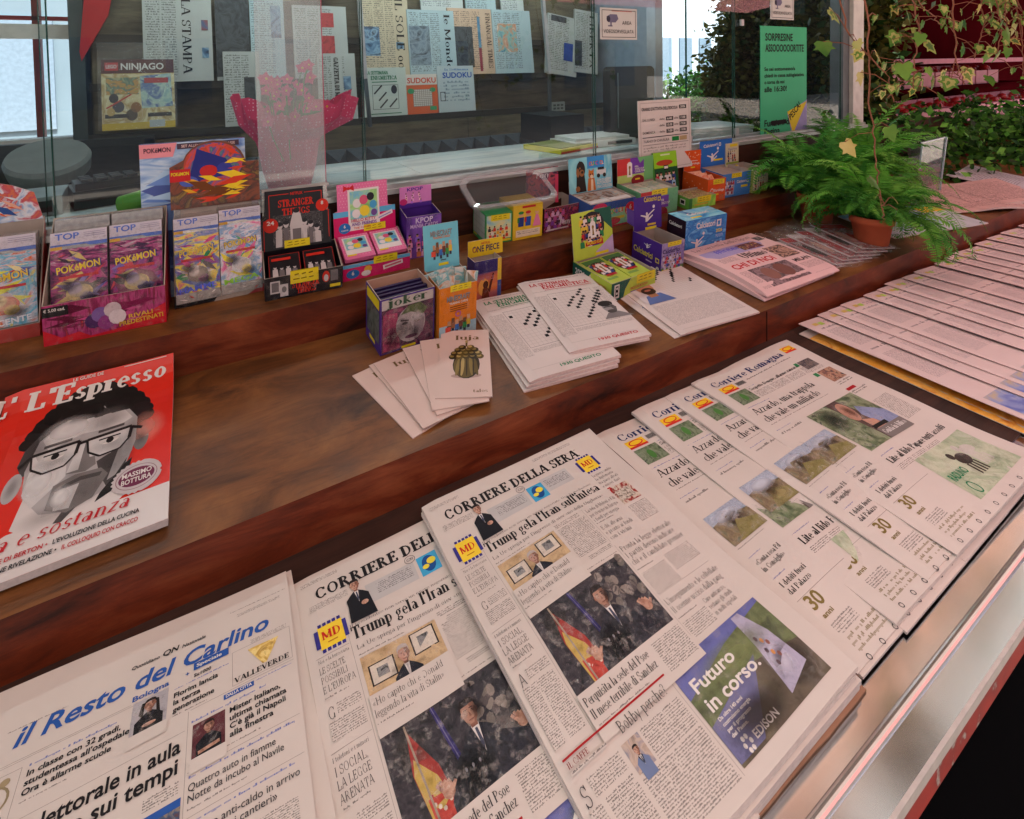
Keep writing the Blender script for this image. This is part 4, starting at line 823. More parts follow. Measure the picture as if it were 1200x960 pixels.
def carlino(c, W, H):
    c = c.sub(.836, .068, .69, .015)
    s = W/.40
    def X(v): return v*s
    c.text('il Resto del Carlino', X(.022), X(.092), X(.029), BLUE, X(.335), bold=True, sh=.22, l=3)
    c.text('Quotidiano', X(.158), X(.050), X(.0062), INK2, X(.038), bold=True, sh=.2); c.text('QN', X(.200), X(.050), X(.0098), INK, X(.022), bold=True, sh=.2); c.text('Nazionale', X(.228), X(.050), X(.0062), INK2, X(.034), bold=True, sh=.2)
    c.text('Bologna', X(.166), X(.112), X(.0088), BLUE, X(.048), bold=True, l=3); c.text('+', X(.236), X(.112), X(.007), BLUE, bold=True)
    c.rect(X(.247), X(.094), X(.05), X(.014), BLUE, 4); c.text('Speciale', X(.251), X(.104), X(.006), WHITE, X(.036), bold=True, l=6); c.text('Sx1000', X(.248), X(.121), X(.0058), INK, X(.024), bold=True)
    c.body(X(.01), X(.060), X(.07), X(.004), BODY, X(.0042)); c.body(X(.31), X(.030), X(.07), X(.007), BODY, X(.0036)); c.body(X(.30), X(.019), X(.09), X(.004), BODY, X(.0042)); c.body(X(.33), X(.100), X(.055), X(.010), BODY, X(.0036))
    for x0, y0, w_ in ((.0, .118, .18), (.246, .086, .0006), ): c.rect(X(x0), X(y0), X(w_), X(.0006), RULE)
    c.rect(X(.0), X(.115), X(.165), X(.0006), RULE)
    # advert with gold V
    c.frame(X(.302), X(.109), X(.088), X(.064), X(.0006), RULE, 1); GO = art(['#8a6a22', '#c29a3a', '#e2c878', '#9a7628'], 60, .35, 5)
    c.poly([(X(.325), X(.118)), (X(.341), X(.118)), (X(.350), X(.146)), (X(.357), X(.126)), (X(.353), X(.119)), (X(.372), X(.119)), (X(.352), X(.158)), (X(.346), X(.158))], GO, 3); c.text('VALLEVERDE', X(.305), X(.170), X(.0095), INK, X(.08), 'bold', l=3)
    # top stories
    BB = bodymat(NP, '#2a4fa4')
    c.frame(X(-.02), X(.130), X(.062), X(.075), X(.0006), RULE); c.ring(X(.014), X(.165), X(.022), X(.022), X(.003), ink('#8a7c60'), 2); c.ell(X(.0), X(.143), X(.006), X(.006), ink('#9a8a6a'), 2, 10); c.ell(X(.026), X(.142), X(.006), X(.006), ink('#9a8a6a'), 2, 10); c.line(X(.014), X(.165), X(.014), X(.150), X(.0015), INK2, 3); c.line(X(.014), X(.165), X(.022), X(.169), X(.0015), INK2, 3)
    c.text("L'EUROPA", X(-.01), X(.196), X(.006), INK2, X(.046), 'bold', l=2); c.text('AVANTI', X(-.014), X(.204), X(.005), ink('#8a7a2a'), X(.04), 'bold', l=2)
    c.body(X(.05), X(.130), X(.1), X(.0062), BB, X(.0062))
    for i, tx in enumerate(('In classe con 32 gradi,', "studentessa all'ospedale", 'Ora è allarme scuole')): c.text(tx, X(.05), X(.149+.0135*i), X(.0088), INK, X((.106, .118, .098)[i]), bold=True)
    c.body(X(.05), X(.182), X(.05), X(.005), BODYB, X(.005))
    c.rect(X(.168), X(.116), X(.046), X(.056), ink('#a9a5a8'), 2); man(c, X(.191), X(.140), X(.018), 3, ink('#1a191c'), SKIN, ink('#1c1514'), '#1a191c', ink('#1a191c')); c.poly([(X(.177), X(.142)), (X(.180), X(.124)), (X(.184), X(.124)), (X(.183), X(.15))], ink('#1c1514'), 3.5); c.poly([(X(.200), X(.146)), (X(.198), X(.124)), (X(.202), X(.126)), (X(.205), X(.15))], ink('#1c1514'), 3.5)
    c.grain(X(.168), X(.116), X(.046), X(.056), 6.8, .3, 90); c.rect(X(.166), X(.1718), X(.05), X(.02), PAPER, 7); c.ell(X(.192), X(.164), X(.009), X(.003), SKIN, 6.5, 10)
    c.body(X(.222), X(.124), X(.075), X(.0058), BB, X(.0058))
    for i, tx in enumerate(('Florim lancia', 'la terza', 'generazione')): c.text(tx, X(.222), X(.142+.0125*i), X(.0085), INK, X((.06, .036, .055)[i]), bold=True)
    c.body(X(.222), X(.171), X(.045), X(.005), BODYB, X(.005))
    c.rect(X(.243), X(.178), X(.0006), X(.3), RULE); c.rect(X(.0), X(.206), X(.24), X(.0006), RULE); c.rect(X(.246), X(.177), X(.145), X(.0006), RULE)
    # right column
    c.rect(X(.290), X(.181), X(.042), X(.0085), BLUE, 2); c.text('DALLA CITTÀ'.replace('À', 'A'), X(.293), X(.1875), X(.0048), WHITE, X(.036), bold=True, l=4); c.body(X(.335), X(.181), X(.052), X(.0055), BB, X(.0055))
    c.body(X(.248), X(.196), X(.1), X(.006), BB, X(.006))
    c.rect(X(.250), X(.205), X(.042), X(.052), ink('#5a2a30'), 2); man(c, X(.271), X(.226), X(.016), 3, ink('#16161c'), SKIN, ink('#2a1f1c'), '#16161c', ink('#16161c')); c.grain(X(.250), X(.205), X(.042), X(.052), 6.8, .3, 90); c.rect(X(.248), X(.2568), X(.046), X(.02), PAPER, 7); c.line(X(.258), X(.252), X(.285), X(.249), X(.005), SKIN, 6.5)
    for i, tx in enumerate(('Mister Italiano,', 'ultima chiamata', "C'è già il Napoli", 'alla finestra')): c.text(tx, X(.298), X(.216+.0125*i), X(.0084), INK, X((.07, .078, .076, .058)[i]), bold=True)
    c.body(X(.248), X(.261), X(.09), X(.0055), BODYB, X(.0055)); c.rect(X(.246), X(.271), X(.145), X(.0006), RULE); c.body(X(.248), X(.276), X(.135), X(.0062), BB, X(.0062))
    c.text('Quattro auto in fiamme', X(.248), X(.298), X(.0098), INK2, X(.108)); c.text('Notte da incubo al Navile', X(.248), X(.312), X(.0098), INK2, X(.118)); c.body(X(.248), X(.318), X(.07), X(.0055), BODYB, X(.0055))
    c.rect(X(.246), X(.329), X(.145), X(.0006), RULE); c.body(X(.248), X(.334), X(.13), X(.0062), BB, X(.0062)); c.text('Il piano anti-caldo in arrivo', X(.248), X(.356), X(.0098), INK2, X(.135)); c.text('«Stop per i cantieri»', X(.248), X(.370), X(.0098), INK2, X(.105)); c.body(X(.248), X(.38), X(.13), X(.08), BODY, X(.0046))
    # main headline
    c.text('Legge elettorale in aula', X(.006), X(.236), X(.021), INK, X(.230), bold=True); c.text('Scontro sui tempi', X(.044), X(.264), X(.021), INK, X(.190), bold=True)
    c.body(X(.0), X(.274), X(.16), X(.0072), BODY, X(.0075), cw=X(.0036)); c.body(X(.0), X(.283), X(.15), X(.0072), BODY, X(.0075), cw=X(.0036)); c.body(X(.196), X(.274), X(.04), X(.018), BODYB, X(.0055))
    c.rect(X(.05), X(.298), X(.19), X(.011), BLUE, 2); c.text('PROTESTA A MILANO', X(.06), X(.3065), X(.0062), WHITE, X(.11), bold=True, l=4)
    x, y, w_, h = X(.05), X(.309), X(.19), X(.12); c.rect(x, y, w_, h, ink('#9a9698'), 2)
    for i in range(9):
        random.seed(i+20); hx = x+w_*(.06+.1*i); c.ell(hx, y+h*(.35+.15*random.random()), .05*w_, .2*h, art(['#2a3a2a', '#4a5a3a', '#1c2018'], 80, .6, i), 3)
    c.poly([(x+.7*w_, y), (x+w_, y), (x+w_, y+.6*h), (x+.75*w_, y+.5*h)], art(['#5a3a3a', '#2c4a6a', '#8a7a6a', '#2a2a2a'], 70, .6, 3), 4)

# ================================================================== newspapers on the lower tray
def lay_sheet(name, label, cat, loc, rz, W, H, t, draw, group=None, amp=.003, seed=0, tiltx=0, curl=.0, top=None, side=None, dome=0):
    random.seed(seed); ph = random.random()*6
    def warp(x, y):
        z = t + amp*math.sin(x*17+ph)*math.sin(y*9+ph*2) + amp*.6*math.sin(y*23+x*6+ph)
        z -= .75*t*math.exp(-((x)/.006)**2)*.6                              # rounded fold on the left
        z += curl*max(0, (x/W+y/H-1.35))**2*2 + dome*math.sin(math.pi*min(1, x/W))*.5
        return max(z, .0012)
    mb = MB(); sheet(mb, W, H, t, warp, top or PAPER, side or EDGE, 16, 20, below=lambda x, y: max(0, warp(x, y)-t))
    if draw: draw(Can(mb, Matrix(), .00022, warp), W, H)
    o = mb.build(name); o.location = loc; o.rotation_euler = (0, tiltx, R(rz)); return tag(o, label, cat, group)
def pile(n, name, label, cat, x, y, rz, W, H, t, group, seed, jit=.004, z0=.9005, side=None):
    """plain copies stacked under a top copy"""
    random.seed(seed); src = None
    for k in range(n):
        mb = None
        if src is None:
            mb = MB(); sheet(mb, W, H, t, lambda a, b_: t+.0004*math.sin(a*30)+.0003*math.sin(b_*26), PAPER, side or EDGE, 6, 6, below=lambda a, b_: .0003*math.sin(b_*26)+.0004*math.sin(a*30)); src = mb.build(name); o = src
        else: o = src.copy(); col.objects.link(o)
        o.location = (x+random.uniform(-jit, jit), y+random.uniform(-jit, jit), z0+k*(t+.0007)); o.rotation_euler = (0, 0, R(rz+random.uniform(-.5, .5)))
        tag(o, label, cat, group)
    return z0+n*(t+.0007)
G_C = 'black masthead newspapers in the two front stacks'
z = pile(3, 'newspaper', 'copy of the black masthead newspaper hidden in the stack under the right top copy', 'newspaper', .320, .822, 1.0, .383, .506, .006, G_C, 3, .006, .9018)
lay_sheet('newspaper', 'black masthead newspaper lying complete on top of the larger front stack, advert at its foot', 'newspaper', (.316, .828, z), .6, .385, .508, .006, corriere, G_C, .0034, 4)
z = pile(1, 'newspaper', 'copy of the black masthead newspaper hidden in the stack under the left top copy', 'newspaper', .100, .816, .4, .384, .506, .005, G_C, 5)
lay_sheet('newspaper', 'black masthead newspaper half covered by the right hand copy, next to the blue masthead one', 'newspaper', (.098, .820, z), .4, .385, .508, .005, corriere, G_C, .0036, 6)
G_R = 'blue masthead newspapers with slanted title at the left front'
z = pile(2, 'newspaper', 'copy of the slanted blue title newspaper hidden in its stack', 'newspaper', -.292, .845, .2, .39, .52, .006, G_R, 8)
lay_sheet('newspaper', 'newspaper with slanted blue title on top of the left front stack', 'newspaper', (-.300, .852, z), -2.2, .392, .52, .006, carlino, G_R, .0018, 9)
G_L = 'local newspapers fanned out with serif navy titles'
for k, (x0, x1, y0, lb_) in enumerate(((.30, .715, .318, 'brown sheet standing in for the larger front newspaper stack reflected in the steel'), (.72, 1.12, .330, 'brown sheet standing in for the fan of four local newspapers reflected in the steel'))):
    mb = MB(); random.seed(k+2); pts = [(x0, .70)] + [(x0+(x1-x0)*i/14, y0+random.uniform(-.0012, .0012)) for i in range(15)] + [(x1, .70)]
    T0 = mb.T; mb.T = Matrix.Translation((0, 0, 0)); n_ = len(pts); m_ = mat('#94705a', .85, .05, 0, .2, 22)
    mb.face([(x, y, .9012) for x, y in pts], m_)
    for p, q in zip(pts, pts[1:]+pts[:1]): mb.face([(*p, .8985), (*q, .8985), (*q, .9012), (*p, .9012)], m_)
    tag(mb.build('painted_reflection'), lb_, 'painted reflection')  # brown reflection of the papers in the steel, painted as a flat sheet
xs = [.715, .826, .930, 1.022]; lb = ['local newspaper with navy title at the left end of the fan of four', 'second local newspaper of the fan of four, overlapping the leftmost', 'third local newspaper of the fan of four, tucked under the fully visible one', 'fully visible local newspaper with navy title, topmost of the fan']
for k, x in enumerate(xs):
    pile(1, 'newspaper', 'local newspaper lying beneath the fan of four, only its near edge showing', 'newspaper', x+.006, .826-.004*(k % 2), .2, .386, .498, .0035, 'local newspapers beneath the fan', 90+k, .003, .9016+.0004*k)
    lay_sheet('newspaper', lb[k], 'newspaper', (x, .832+(-.004, .003, .002, .001)[k], .9062+.0042*min(k, 3)), (.4, -.2, .3, -.6)[k], .388, .498+.006*(k % 2), .005, romagna, G_L, .0034, 20+k, .012 if k < 3 else .006, .01)
# long fan of thin papers at the right
def thinpaper(c, W, H):
    c.rect(.03, .02, .022, .012, ink('#c8b464'), 2); c.rect(.055, .022, .02, .014, ink('#a4c85a'), 2); c.text('la nuova', .085, .034, .012, INK2, .1, 'serif', l=2) if False else None
    c.body(.085, .020, .09, .016, bodymat(NPP, '#4a4a6a'), .008, cw=.004); c.body(.2, .02, .15, .014, bodymat(NPP, '#55525c'), .005)
    c.body(.03, .044, .34, .012, bodymat(NPP, '#3c3a44'), .012, cw=.006)
    for i in range(4): c.body(.03+.086*i, .062, .08, .09, bodymat(NPP, '#55525c'), .0048)
    c.body(.03, .168, .11, .016, bodymat(NPP, '#2c2a34'), .016, cw=.008); c.body(.16, .168, .2, .016, bodymat(NPP, '#44424c'), .016, cw=.007)
    for i in range(4): c.body(.03+.086*i, .2, .08, .12, bodymat(NPP, '#55525c'), .0048)
    c.rect(.02, .405, .35, .085, art(['#4a5496', '#6470ac', '#8a94b8', '#b8a47a'], 9, .6, 2, 2), 2); c.poly([(.2, .43), (.37, .42), (.37, .49), (.12, .49)], art(['#c8a45a', '#d0bc8a', '#a87a4a'], 14, .6, 2), 3)
PINKP = mat(NPP, .8, .08, 0, .04, 9); PEDGE = mat('#c4a29c', .85, .05, 0, .12, 100)
def orange(c, W, H):
    c.rect(0, 0, W, H, art(['#d8862a', '#e8a23a', '#f0b85a', '#c87020'], 14, .45, 3), 1); c.rect(.0, .0, .05, .03, ink('#d8ccc4'), 2)
lay_sheet('magazine', 'thin orange covered magazine lying under the first paper of the long fan', 'magazine', (1.512, .852, .9015), -1.0, .40, .52, .003, orange, None, .001, 40)
FANX = [1.525, 1.627, 1.684, 1.755, 1.892, 1.978, 2.051, 2.161, 2.255, 2.413, 2.516, 2.6, 2.69, 2.81, 2.94, 3.08, 3.28]
src = None
for k, x in enumerate(FANX + [3.48, 3.68]):
    lab = ('first' if k == 0 else 'last') + ' thin pink tinted paper of the long overlapping fan at the right' if k in (0, 18) else 'thin pink tinted newspaper in the middle of the long overlapping fan'
    if k == 0: lab = 'thin pink tinted paper at the near end of the fan, directly on the orange magazine'
    if k == 18: lab = 'thin pink tinted paper lying uppermost at the far right end of the long fan'
    if src is None:
        o = src = lay_sheet('newspaper', lab, 'newspaper', (x, .86, .9), 0, .39, .50, .0024, thinpaper, 'thin papers overlapping in the long fan', .0014, 50, 0, 0, PINKP, PEDGE)
    else: o = src.copy(); col.objects.link(o); o['label'] = lab
    random.seed(k+9); nxt = (FANX+[3.48, 3.68, 3.9])[k+1]-x
    tl = .058
    o.location = (x, .862+random.uniform(-.006, .006), .9012+.39*math.sin(tl)+.0006); o.rotation_euler = (0, tl, R(random.uniform(-.5, .4)-.6))

# ================================================================== magazines and cards on the middle shelf
def MX(x, y, z, yaw=0, tilt=TILT): return Matrix.Translation((x, y, z)) @ Matrix.Rotation(R(yaw), 4, 'Z') @ Matrix.Rotation(tilt, 4, 'X')
def onmid(x, y, yaw=0, up=0): return MX(x, y, zmid(y)+.0006+up, yaw)
def onup(x, y, yaw=0, up=0): return MX(x, y, zup(y)+.0006+up, yaw)
def place(o, M, label=None, cat=None, group=None):
    o.matrix_world = M; return tag(o, label, cat, group)
GLOSS = dict(rough=.22, spec=.5)
def flat_mag(name, label, cat, M, W, H, t, draw, cover, side=None, group=None, curl=0, wave=.001, seed=0, spine=True, lean=0):
    """a magazine lying with its top-left corner at M; x right, y up the page"""
    random.seed(seed); ph = random.random()*6
    def warp(x, y): return t + wave*math.sin(x*14+ph)*math.sin(y*11+ph) + curl*max(0, (x/W - y/H - .55))**2 + (-.55*t*math.exp(-(x/.004)**2) if spine else 0) + lean*max(0, 1-y/.10)**2
    mb = MB(); sheet(mb, W, H, t, warp, cover, side or EDGE, 10, 24 if lean else 12, below=lambda x, y: max(0, warp(x, y)-t)*.9)
    if draw: draw(Can(mb, Matrix(), .0002, warp), W, H)
    return place(mb.build(name), M, label, cat, group)
# --- red magazine with the drawn portrait
RC = mat('#cf2a1c', .2, .5, 0, .04, 5); WC = mat('#cdc4c0', .3, .4, 0, .03, 8)
def espresso(c, W, H):
    G1, G2, G3, G4, BK = ink('#c9c4c2', .3), ink('#a8a3a2', .3), ink('#77716f', .3), ink('#4a4544', .3), ink('#201c1b', .3)
    c0 = c; c0.poly([(0, .380), (.035, .328), (.07, .308), (.19, .308), (.205, .318), (W, .316), (W, H), (0, H)], WC, 1)
    c = c0.sub(.90, .027, 1.20, -.016)
    c.poly([(.055, .215), (.205, .215), (.215, .265), (.18, .30), (.10, .30), (.05, .265)], WC, 1.3)
    # hair, head, planes of the face
    for i in range(15):
        a = R(188+172*i/14); c.ell(.130+.098*math.cos(a), .115+.072*math.sin(a), .017, .015, BK, 2, 10)
    c.poly([(.04, .10), (.08, .06), (.13, .045), (.19, .055), (.222, .09), (.232, .14), (.215, .15), (.2, .10), (.06, .11), (.05, .14)], BK, 2.2)
    c.poly([(.03, .12), (.05, .09), (.055, .165), (.04, .175), (.027, .15)], G4, 2.3); c.ell(.031, .19, .013, .026, G2, 2.4); c.ell(.225, .168, .013, .026, G3, 2.4)
    c.poly([(.050, .108), (.085, .075), (.14, .066), (.19, .078), (.214, .115), (.216, .17), (.205, .215), (.175, .252), (.13, .268), (.085, .255), (.052, .215), (.042, .165)], G2, 3)
    c.poly([(.055, .108), (.09, .078), (.14, .070), (.185, .082), (.205, .112), (.18, .125), (.12, .118), (.07, .135)], G1, 3.5)
    c.poly([(.05, .17), (.105, .165), (.11, .20), (.07, .24), (.05, .21)], G1, 3.5); c.poly([(.155, .19), (.21, .165), (.204, .212), (.178, .245), (.165, .22)], G4, 3.5)
    c.poly([(.19, .17), (.215, .15), (.212, .19), (.19, .23), (.178, .235)], G2, 3.8)
    c.poly([(.120, .135), (.140, .135), (.155, .195), (.140, .203), (.110, .197)], G3, 4); c.poly([(.120, .135), (.130, .137), (.128, .195), (.110, .195)], G1, 4.2)
    c.poly([(.095, .212), (.125, .203), (.165, .206), (.178, .222), (.16, .258), (.125, .268), (.092, .252)], G3, 4); c.poly([(.10, .225), (.135, .222), (.128, .262), (.105, .258)], G1, 4.3)
    c.poly([(.108, .217), (.135, .210), (.168, .214), (.165, .221), (.135, .218), (.110, .223)], G4, 4.6)
    c.poly([(.2, .215), (.214, .205), (.207, .25), (.165, .268), (.17, .255)], BK, 3.2)
    c.poly([(.12, .262), (.14, .262), (.122, .281), (.110, .279)], G4, 3.2)
    for ex in (.083, .170):
        c.poly([(ex-.038, .138), (ex+.036, .134), (ex+.032, .168), (ex+.005, .182), (ex-.028, .176)], G1, 5)
        c.ell(ex, .152, .016, .007, WHITE, 6); c.ell(ex+.001, .152, .0065, .0065, BK, 6.4, 10); c.line(ex-.018, .146, ex+.018, .145, .003, BK, 6.5); c.line(ex-.022, .126, ex+.022, .124, .006, G4, 6)
        pts = [(ex-.038, .138), (ex+.036, .134), (ex+.034, .160), (ex+.020, .178), (ex-.012, .181), (ex-.032, .166)]
        for p, q in zip(pts, pts[1:]+pts[:1]): c.line(*p, *q, .0034 if p[1] > .14 else .006, BK, 7)
    c.line(.119, .140, .134, .139, .006, BK, 7); c.line(.045, .139, .03, .155, .006, BK, 7); c.line(.206, .136, .225, .145, .006, BK, 7)
    # lettering
    for q in ((.095, .10, .05, .03, '#e2dedc', .8), (.16, .10, .04, .03, '#8a8482', .5), (.07, .195, .03, .035, '#e0dcda', .8), (.19, .195, .03, .05, '#3c3736', .6), (.125, .20, .02, .03, '#6a6462', .5), (.15, .238, .04, .03, '#5c5654', .6), (.11, .238, .02, .025, '#e4e0de', .8), (.085, .162, .035, .016, '#9a9492', .5), (.168, .160, .035, .016, '#6a6462', .5), (.05, .13, .02, .04, '#4a4544', .6), (.10, .262, .05, .02, '#7a7472', .6), (.208, .15, .014, .05, '#4a4443', .5), (.031, .19, .01, .02, '#5a5452', .7), (.225, .168, .01, .02, '#3a3534', .7)): c.blob(*q[:5], q[5]*(.75 if q[4] > '#8' else .42), 6.2 if q[1] > .145 else 4.8)
    c = c0; c.blob(.235, .16, .035, .05, '#e8a090', .5, 2.5); c.text("L'", -.012, .038, .029, WHITE, .030, 'slab', sh=.14, l=9); c.text("L'Espresso", .036, .038, .029, WHITE, .230, 'slab', sh=.14, l=9); c.text('LE GUIDE DE', .105, .0075, .0045, WHITE, .05, bold=True, l=9); c.rect(.19, .003, .075, .0012, WHITE, 9)
    n = 26
    c.poly([(.230+(.033+.003*(i % 2))*math.cos(i*6.283/(2*n)), .282+(.033+.003*(i % 2))*math.sin(i*6.283/(2*n))) for i in range(2*n)], ink('#bdb2b2', .3), 9)
    c.ell(.230, .282, .0255, .020, ink('#6a2444', .3), 10, 24); c.text('MASSIMO', .230, .280, .010, WHITE, .042, bold=True, al='c', l=12); c.text('BOTTURA', .230, .294, .010, WHITE, .042, bold=True, al='c', l=12)
    c.ring(.230, .282, .0295, .0265, .0012, ink('#8a6a72', .3), 10, 30)
    c.text('Forma e sostanza', -.012, .339, .026, ink('#b5242a', .3), .236, 'ital', sh=.22, l=9)
    c.text("L'EVOLUZIONE DELLA CUCINA", .133, .359, .0076, INK, .106, bold=True, l=9); c.text('LE RICETTE DI BERTON •', .035, .359, .0076, ink('#b5242a', .3), .092, bold=True, l=9)
    c.text('RISTORANTI E LE CANTINE RIVELAZIONE •', -.01, .375, .0076, INK, .15, bold=True, l=9); c.text('IL COLLOQUIO CON CRACCO', .146, .375, .0076, ink('#b5242a', .3), .092, bold=True, l=9)
    c.text('NELLA CUCINA DI OBRIGIDA', -.07, .359, .0076, INK, .098, bold=True, l=9)
MW, MH = .278, .391
flat_mag('magazine', 'red covered magazine with a grey drawn man in glasses, its cover in full view', 'magazine', onmid(-.350, 1.305, .8, .006), MW, MH, .012, espresso, RC, mat('#c5b9b5', .8, .1, 0, .12, 160), 'red portrait cover magazines', .004, .0008, 3, True, .042)
flat_mag('magazine', 'red covered magazine at the left edge of the view, half under its twin', 'magazine', onmid(-.62, 1.304, 1.2), MW, MH, .008, espresso, RC, mat('#c5b9b5', .8, .1, 0, .12, 160), 'red portrait cover magazines', .003, .0008, 4)
# --- cream cards with the bronze acorn
CARD = mat('#cbb4ab', .55, .2, 0, .03, 9); GOLD = ink('#6a5636')
def cards0(c, W, H): c.text('luja', W*.55, .040, .0185, GOLD, .060, 'serif', al='c', l=2)
def cards(c, W, H):
    cards0(c, W, H); c.text('talos', W*.66, .222, .0095, GOLD, .032, 'serif', l=2); c = c.sub(1, .002, 1.38, -.024)
    B = [ink(x, .35) for x in ('#2e2415', '#5a4a22', '#7d6a38', '#a58f58', '#453614')]
    cx, cy = W*.52, .105
    c.ell(cx, cy+.035, .034, .006, ink('#a88f88'), 1.2)
    c.ell(cx, cy+.008, .031, .034, B[0], 2); c.ell(cx-.002, cy+.010, .027, .030, B[1], 2.2)
    for dx, b_ in ((-.019, 2), (-.009, 3), (.011, 2), (.021, 1)): c.ell(cx+dx, cy+.012, .0045, .024, B[b_], 2.5, 12, rot=-dx*500)
    for dx in (-.014, .001, .016): c.ell(cx+dx, cy+.014, .0018, .024, B[0], 2.7, 8)
    for row, (yy, n_, wd) in enumerate(((-.012, 5, .032), (-.021, 5, .028), (-.030, 4, .020), (-.037, 2, .01))):
        for i in range(n_):
            x = cx-wd+2*wd*i/(n_-1); c.ell(x, cy+yy, .0092, .0066, B[(0, 1, 4)[i % 3]], 3+row*.3, 12); c.ell(x-.002, cy+yy-.002, .0055, .0034, B[(2, 3, 2)[i % 3]], 3.15+row*.3, 10)
    c.rect(cx-.0022, cy-.053, .0045, .014, B[1], 4); c.ell(cx, cy-.053, .0035, .004, B[3], 4.2, 8)
CW, CH = .120, .235
def card(label, x, y, yaw, up, draw=cards0): 
    mb = MB(); mb.box(0, CW, -CH, 0, 0, .0022, CARD); draw and draw(Can(mb, Matrix.Translation((0, 0, .0023)), .00012), CW, CH)
    return place(mb.build('card'), onmid(x, y, yaw, up), label, 'card', 'cream cards fanned at the shelf edge')
card('cream card at the far left of the fan, farthest from the bronze acorn one', .276, 1.137, 14, .0)
card('second cream card from the left of the fan, under the one showing two letters', .318, 1.150, 10, .003)
card('cream card of the fan showing the first two letters of its word', .328, 1.148, 7, .006)
card('cream card of the fan left of the two on top, leaning left', .405, 1.165, -3, .009)
card('cream card just under the bronze acorn card, showing one letter', .452, 1.170, -16, .012)
card('topmost cream card with the whole bronze acorn in view', .5135, 1.178, -27.5, .016, cards)
# --- puzzle weeklies
PZ = mat('#cbbfba', .6, .2, 0, .03, 9); PZB = bodymat('#cbbfba', '#6a6464')
def puzzle(colr):
    CI = ink(colr)
    def d(c, W, H):
        c.rect(.012, .012, W-.024, .0012, ink('#b8aca8'), 1); c.body(.03, .006, W-.06, .006, PZB, .006)
        c.text('LA SETTIMANA', .026, .036, .015, CI, .128, 'slab', l=2); c.text('ENIGMISTICA', .058, .056, .018, CI, .150, 'slab', l=2); c.rect(.060, .061, .15, .0022, CI, 2)
        c.body(.02, .066, .2, .006, PZB, .005)
        c.frame(.056, .085, .135, .165, .0008, INK2, 1)
        random.seed(len(colr)+ord(colr[2]))
        LG = ink('#a59b97')
        for i in range(1, 13): c.rect(.056, .085+.165*i/13, .135, .0005, LG, 1.2)
        for i in range(1, 11): c.rect(.056+.135*i/11, .085, .0005, .165, LG, 1.2)
        for x0, y0, n_ in ((.063, .108, 1), (.105, .165, 5), (.135, .105, 3), (.112, .215, 9), (.16, .15, 5), (.085, .15, 4)):
            for k in range(n_): c.rect(x0+.0105*k, y0-.0118*k, .0098, .0105, INK, 2)
        # portrait
        c.rect(.158, .172, .060, .074, PZ, 3); c.poly([(.150, .246), (.172, .222), (.205, .220), (.236, .246)], ink('#7c7676'), 4); c.ell(.189, .198, .019, .027, ink('#8f8887'), 5); c.ell(.188, .178, .0215, .014, ink('#24201f'), 5.5); c.ell(.188, .217, .014, .008, ink('#4a4443'), 5.6); c.rect(.174, .193, .028, .004, ink('#3a3534'), 6); c.poly([(.2, .18), (.21, .2), (.2, .222), (.195, .2)], ink('#5a5453'), 6)
        c.body(.014, .09, .038, .19, PZB, .0042); c.body(.056, .256, .165, .016, PZB, .0042); c.body(.2, .085, .03, .09, PZB, .0042)
        c.text('QUIZ QUESITO DELLA SUSI', .06, H-.014, .0085, CI, .16, bold=True, l=2) if False else c.text('1930 QUESITO', .09, H-.016, .0088, CI, .11, bold=True, l=2)
        c.rect(.02, H-.029, W-.04, .0008, LG, 1)
    return d
ZS = mat('#cdb3ad', .8, .1, 0, .12, 150)
for k in range(3):
    flat_mag('magazine', 'puzzle magazine with green title on top of the green pile' if k == 2 else 'puzzle magazine stacked under the green titled one', 'magazine', onmid(.640+.002*k, 1.262, .8*k-8, .0085*k), .243, .350, .007, puzzle('#1c7a4e') if k == 2 else None, PZ, ZS, 'green titled puzzle magazines in a pile', .012 if k == 2 else .004, .0012, 60+k)
for k in range(2):
    flat_mag('magazine', 'puzzle magazine with red title, uppermost, lying half over the green pile' if k == 1 else 'puzzle magazine directly under the red titled one', 'magazine', onmid(.800+.004*k, 1.272, -12+.6*k, .022+.0065*k), .226, .335, .006, puzzle('#b3202c') if k == 1 else None, PZ, ZS, 'red titled puzzle magazines', .016, .0015, 70+k)
def beard(c, W, H):
    c.body(.10, .015, .15, .01, PZB, .005); c.rect(.0, .0, .10, .045, ink('#a996b4'), 1)
    for x0, y0, n_ in ((.135, .07, 4), (.165, .045, 3), (.18, .10, 5), (.20, .07, 4), (.235, .115, 2), (.085, .035, 2)):
        for k in range(n_): c.rect(x0+.009*k, y0-.011*k, .0085, .010, INK, 2)
    LG = ink('#ada29e')
    for i in range(17): c.rect(.11, .015+.010*i, .15, .0005, LG, 1.2)
    for i in range(15): c.rect(.11+.0107*i, .015, .0005, .16, LG, 1.2)
    sk, bd = ink('#b07a5c'), ink('#3a2a24')
    c.rect(.015, .06, .095, .12, ink('#c8bdbf'), 2); c.poly([(.02, .19), (.04, .15), (.095, .145), (.118, .19)], ink('#56689a'), 4); c.rect(.05, .125, .03, .035, ink('#9a6a4e'), 4.5); c.ell(.066, .103, .030, .040, sk, 5); c.ell(.067, .128, .024, .018, bd, 5.5); c.ell(.067, .124, .012, .005, ink('#a86a5a'), 6, 10); c.ell(.066, .070, .029, .014, bd, 5.7)
    for ex in (.055, .078): c.ell(ex, .098, .005, .0025, bd, 6, 8); c.line(ex-.007, .091, ex+.007, .090, .0025, bd, 6)
    c.body(.02, .20, .25, .10, PZB, .0045); c.rect(.02, .315, .25, .001, LG, 1)
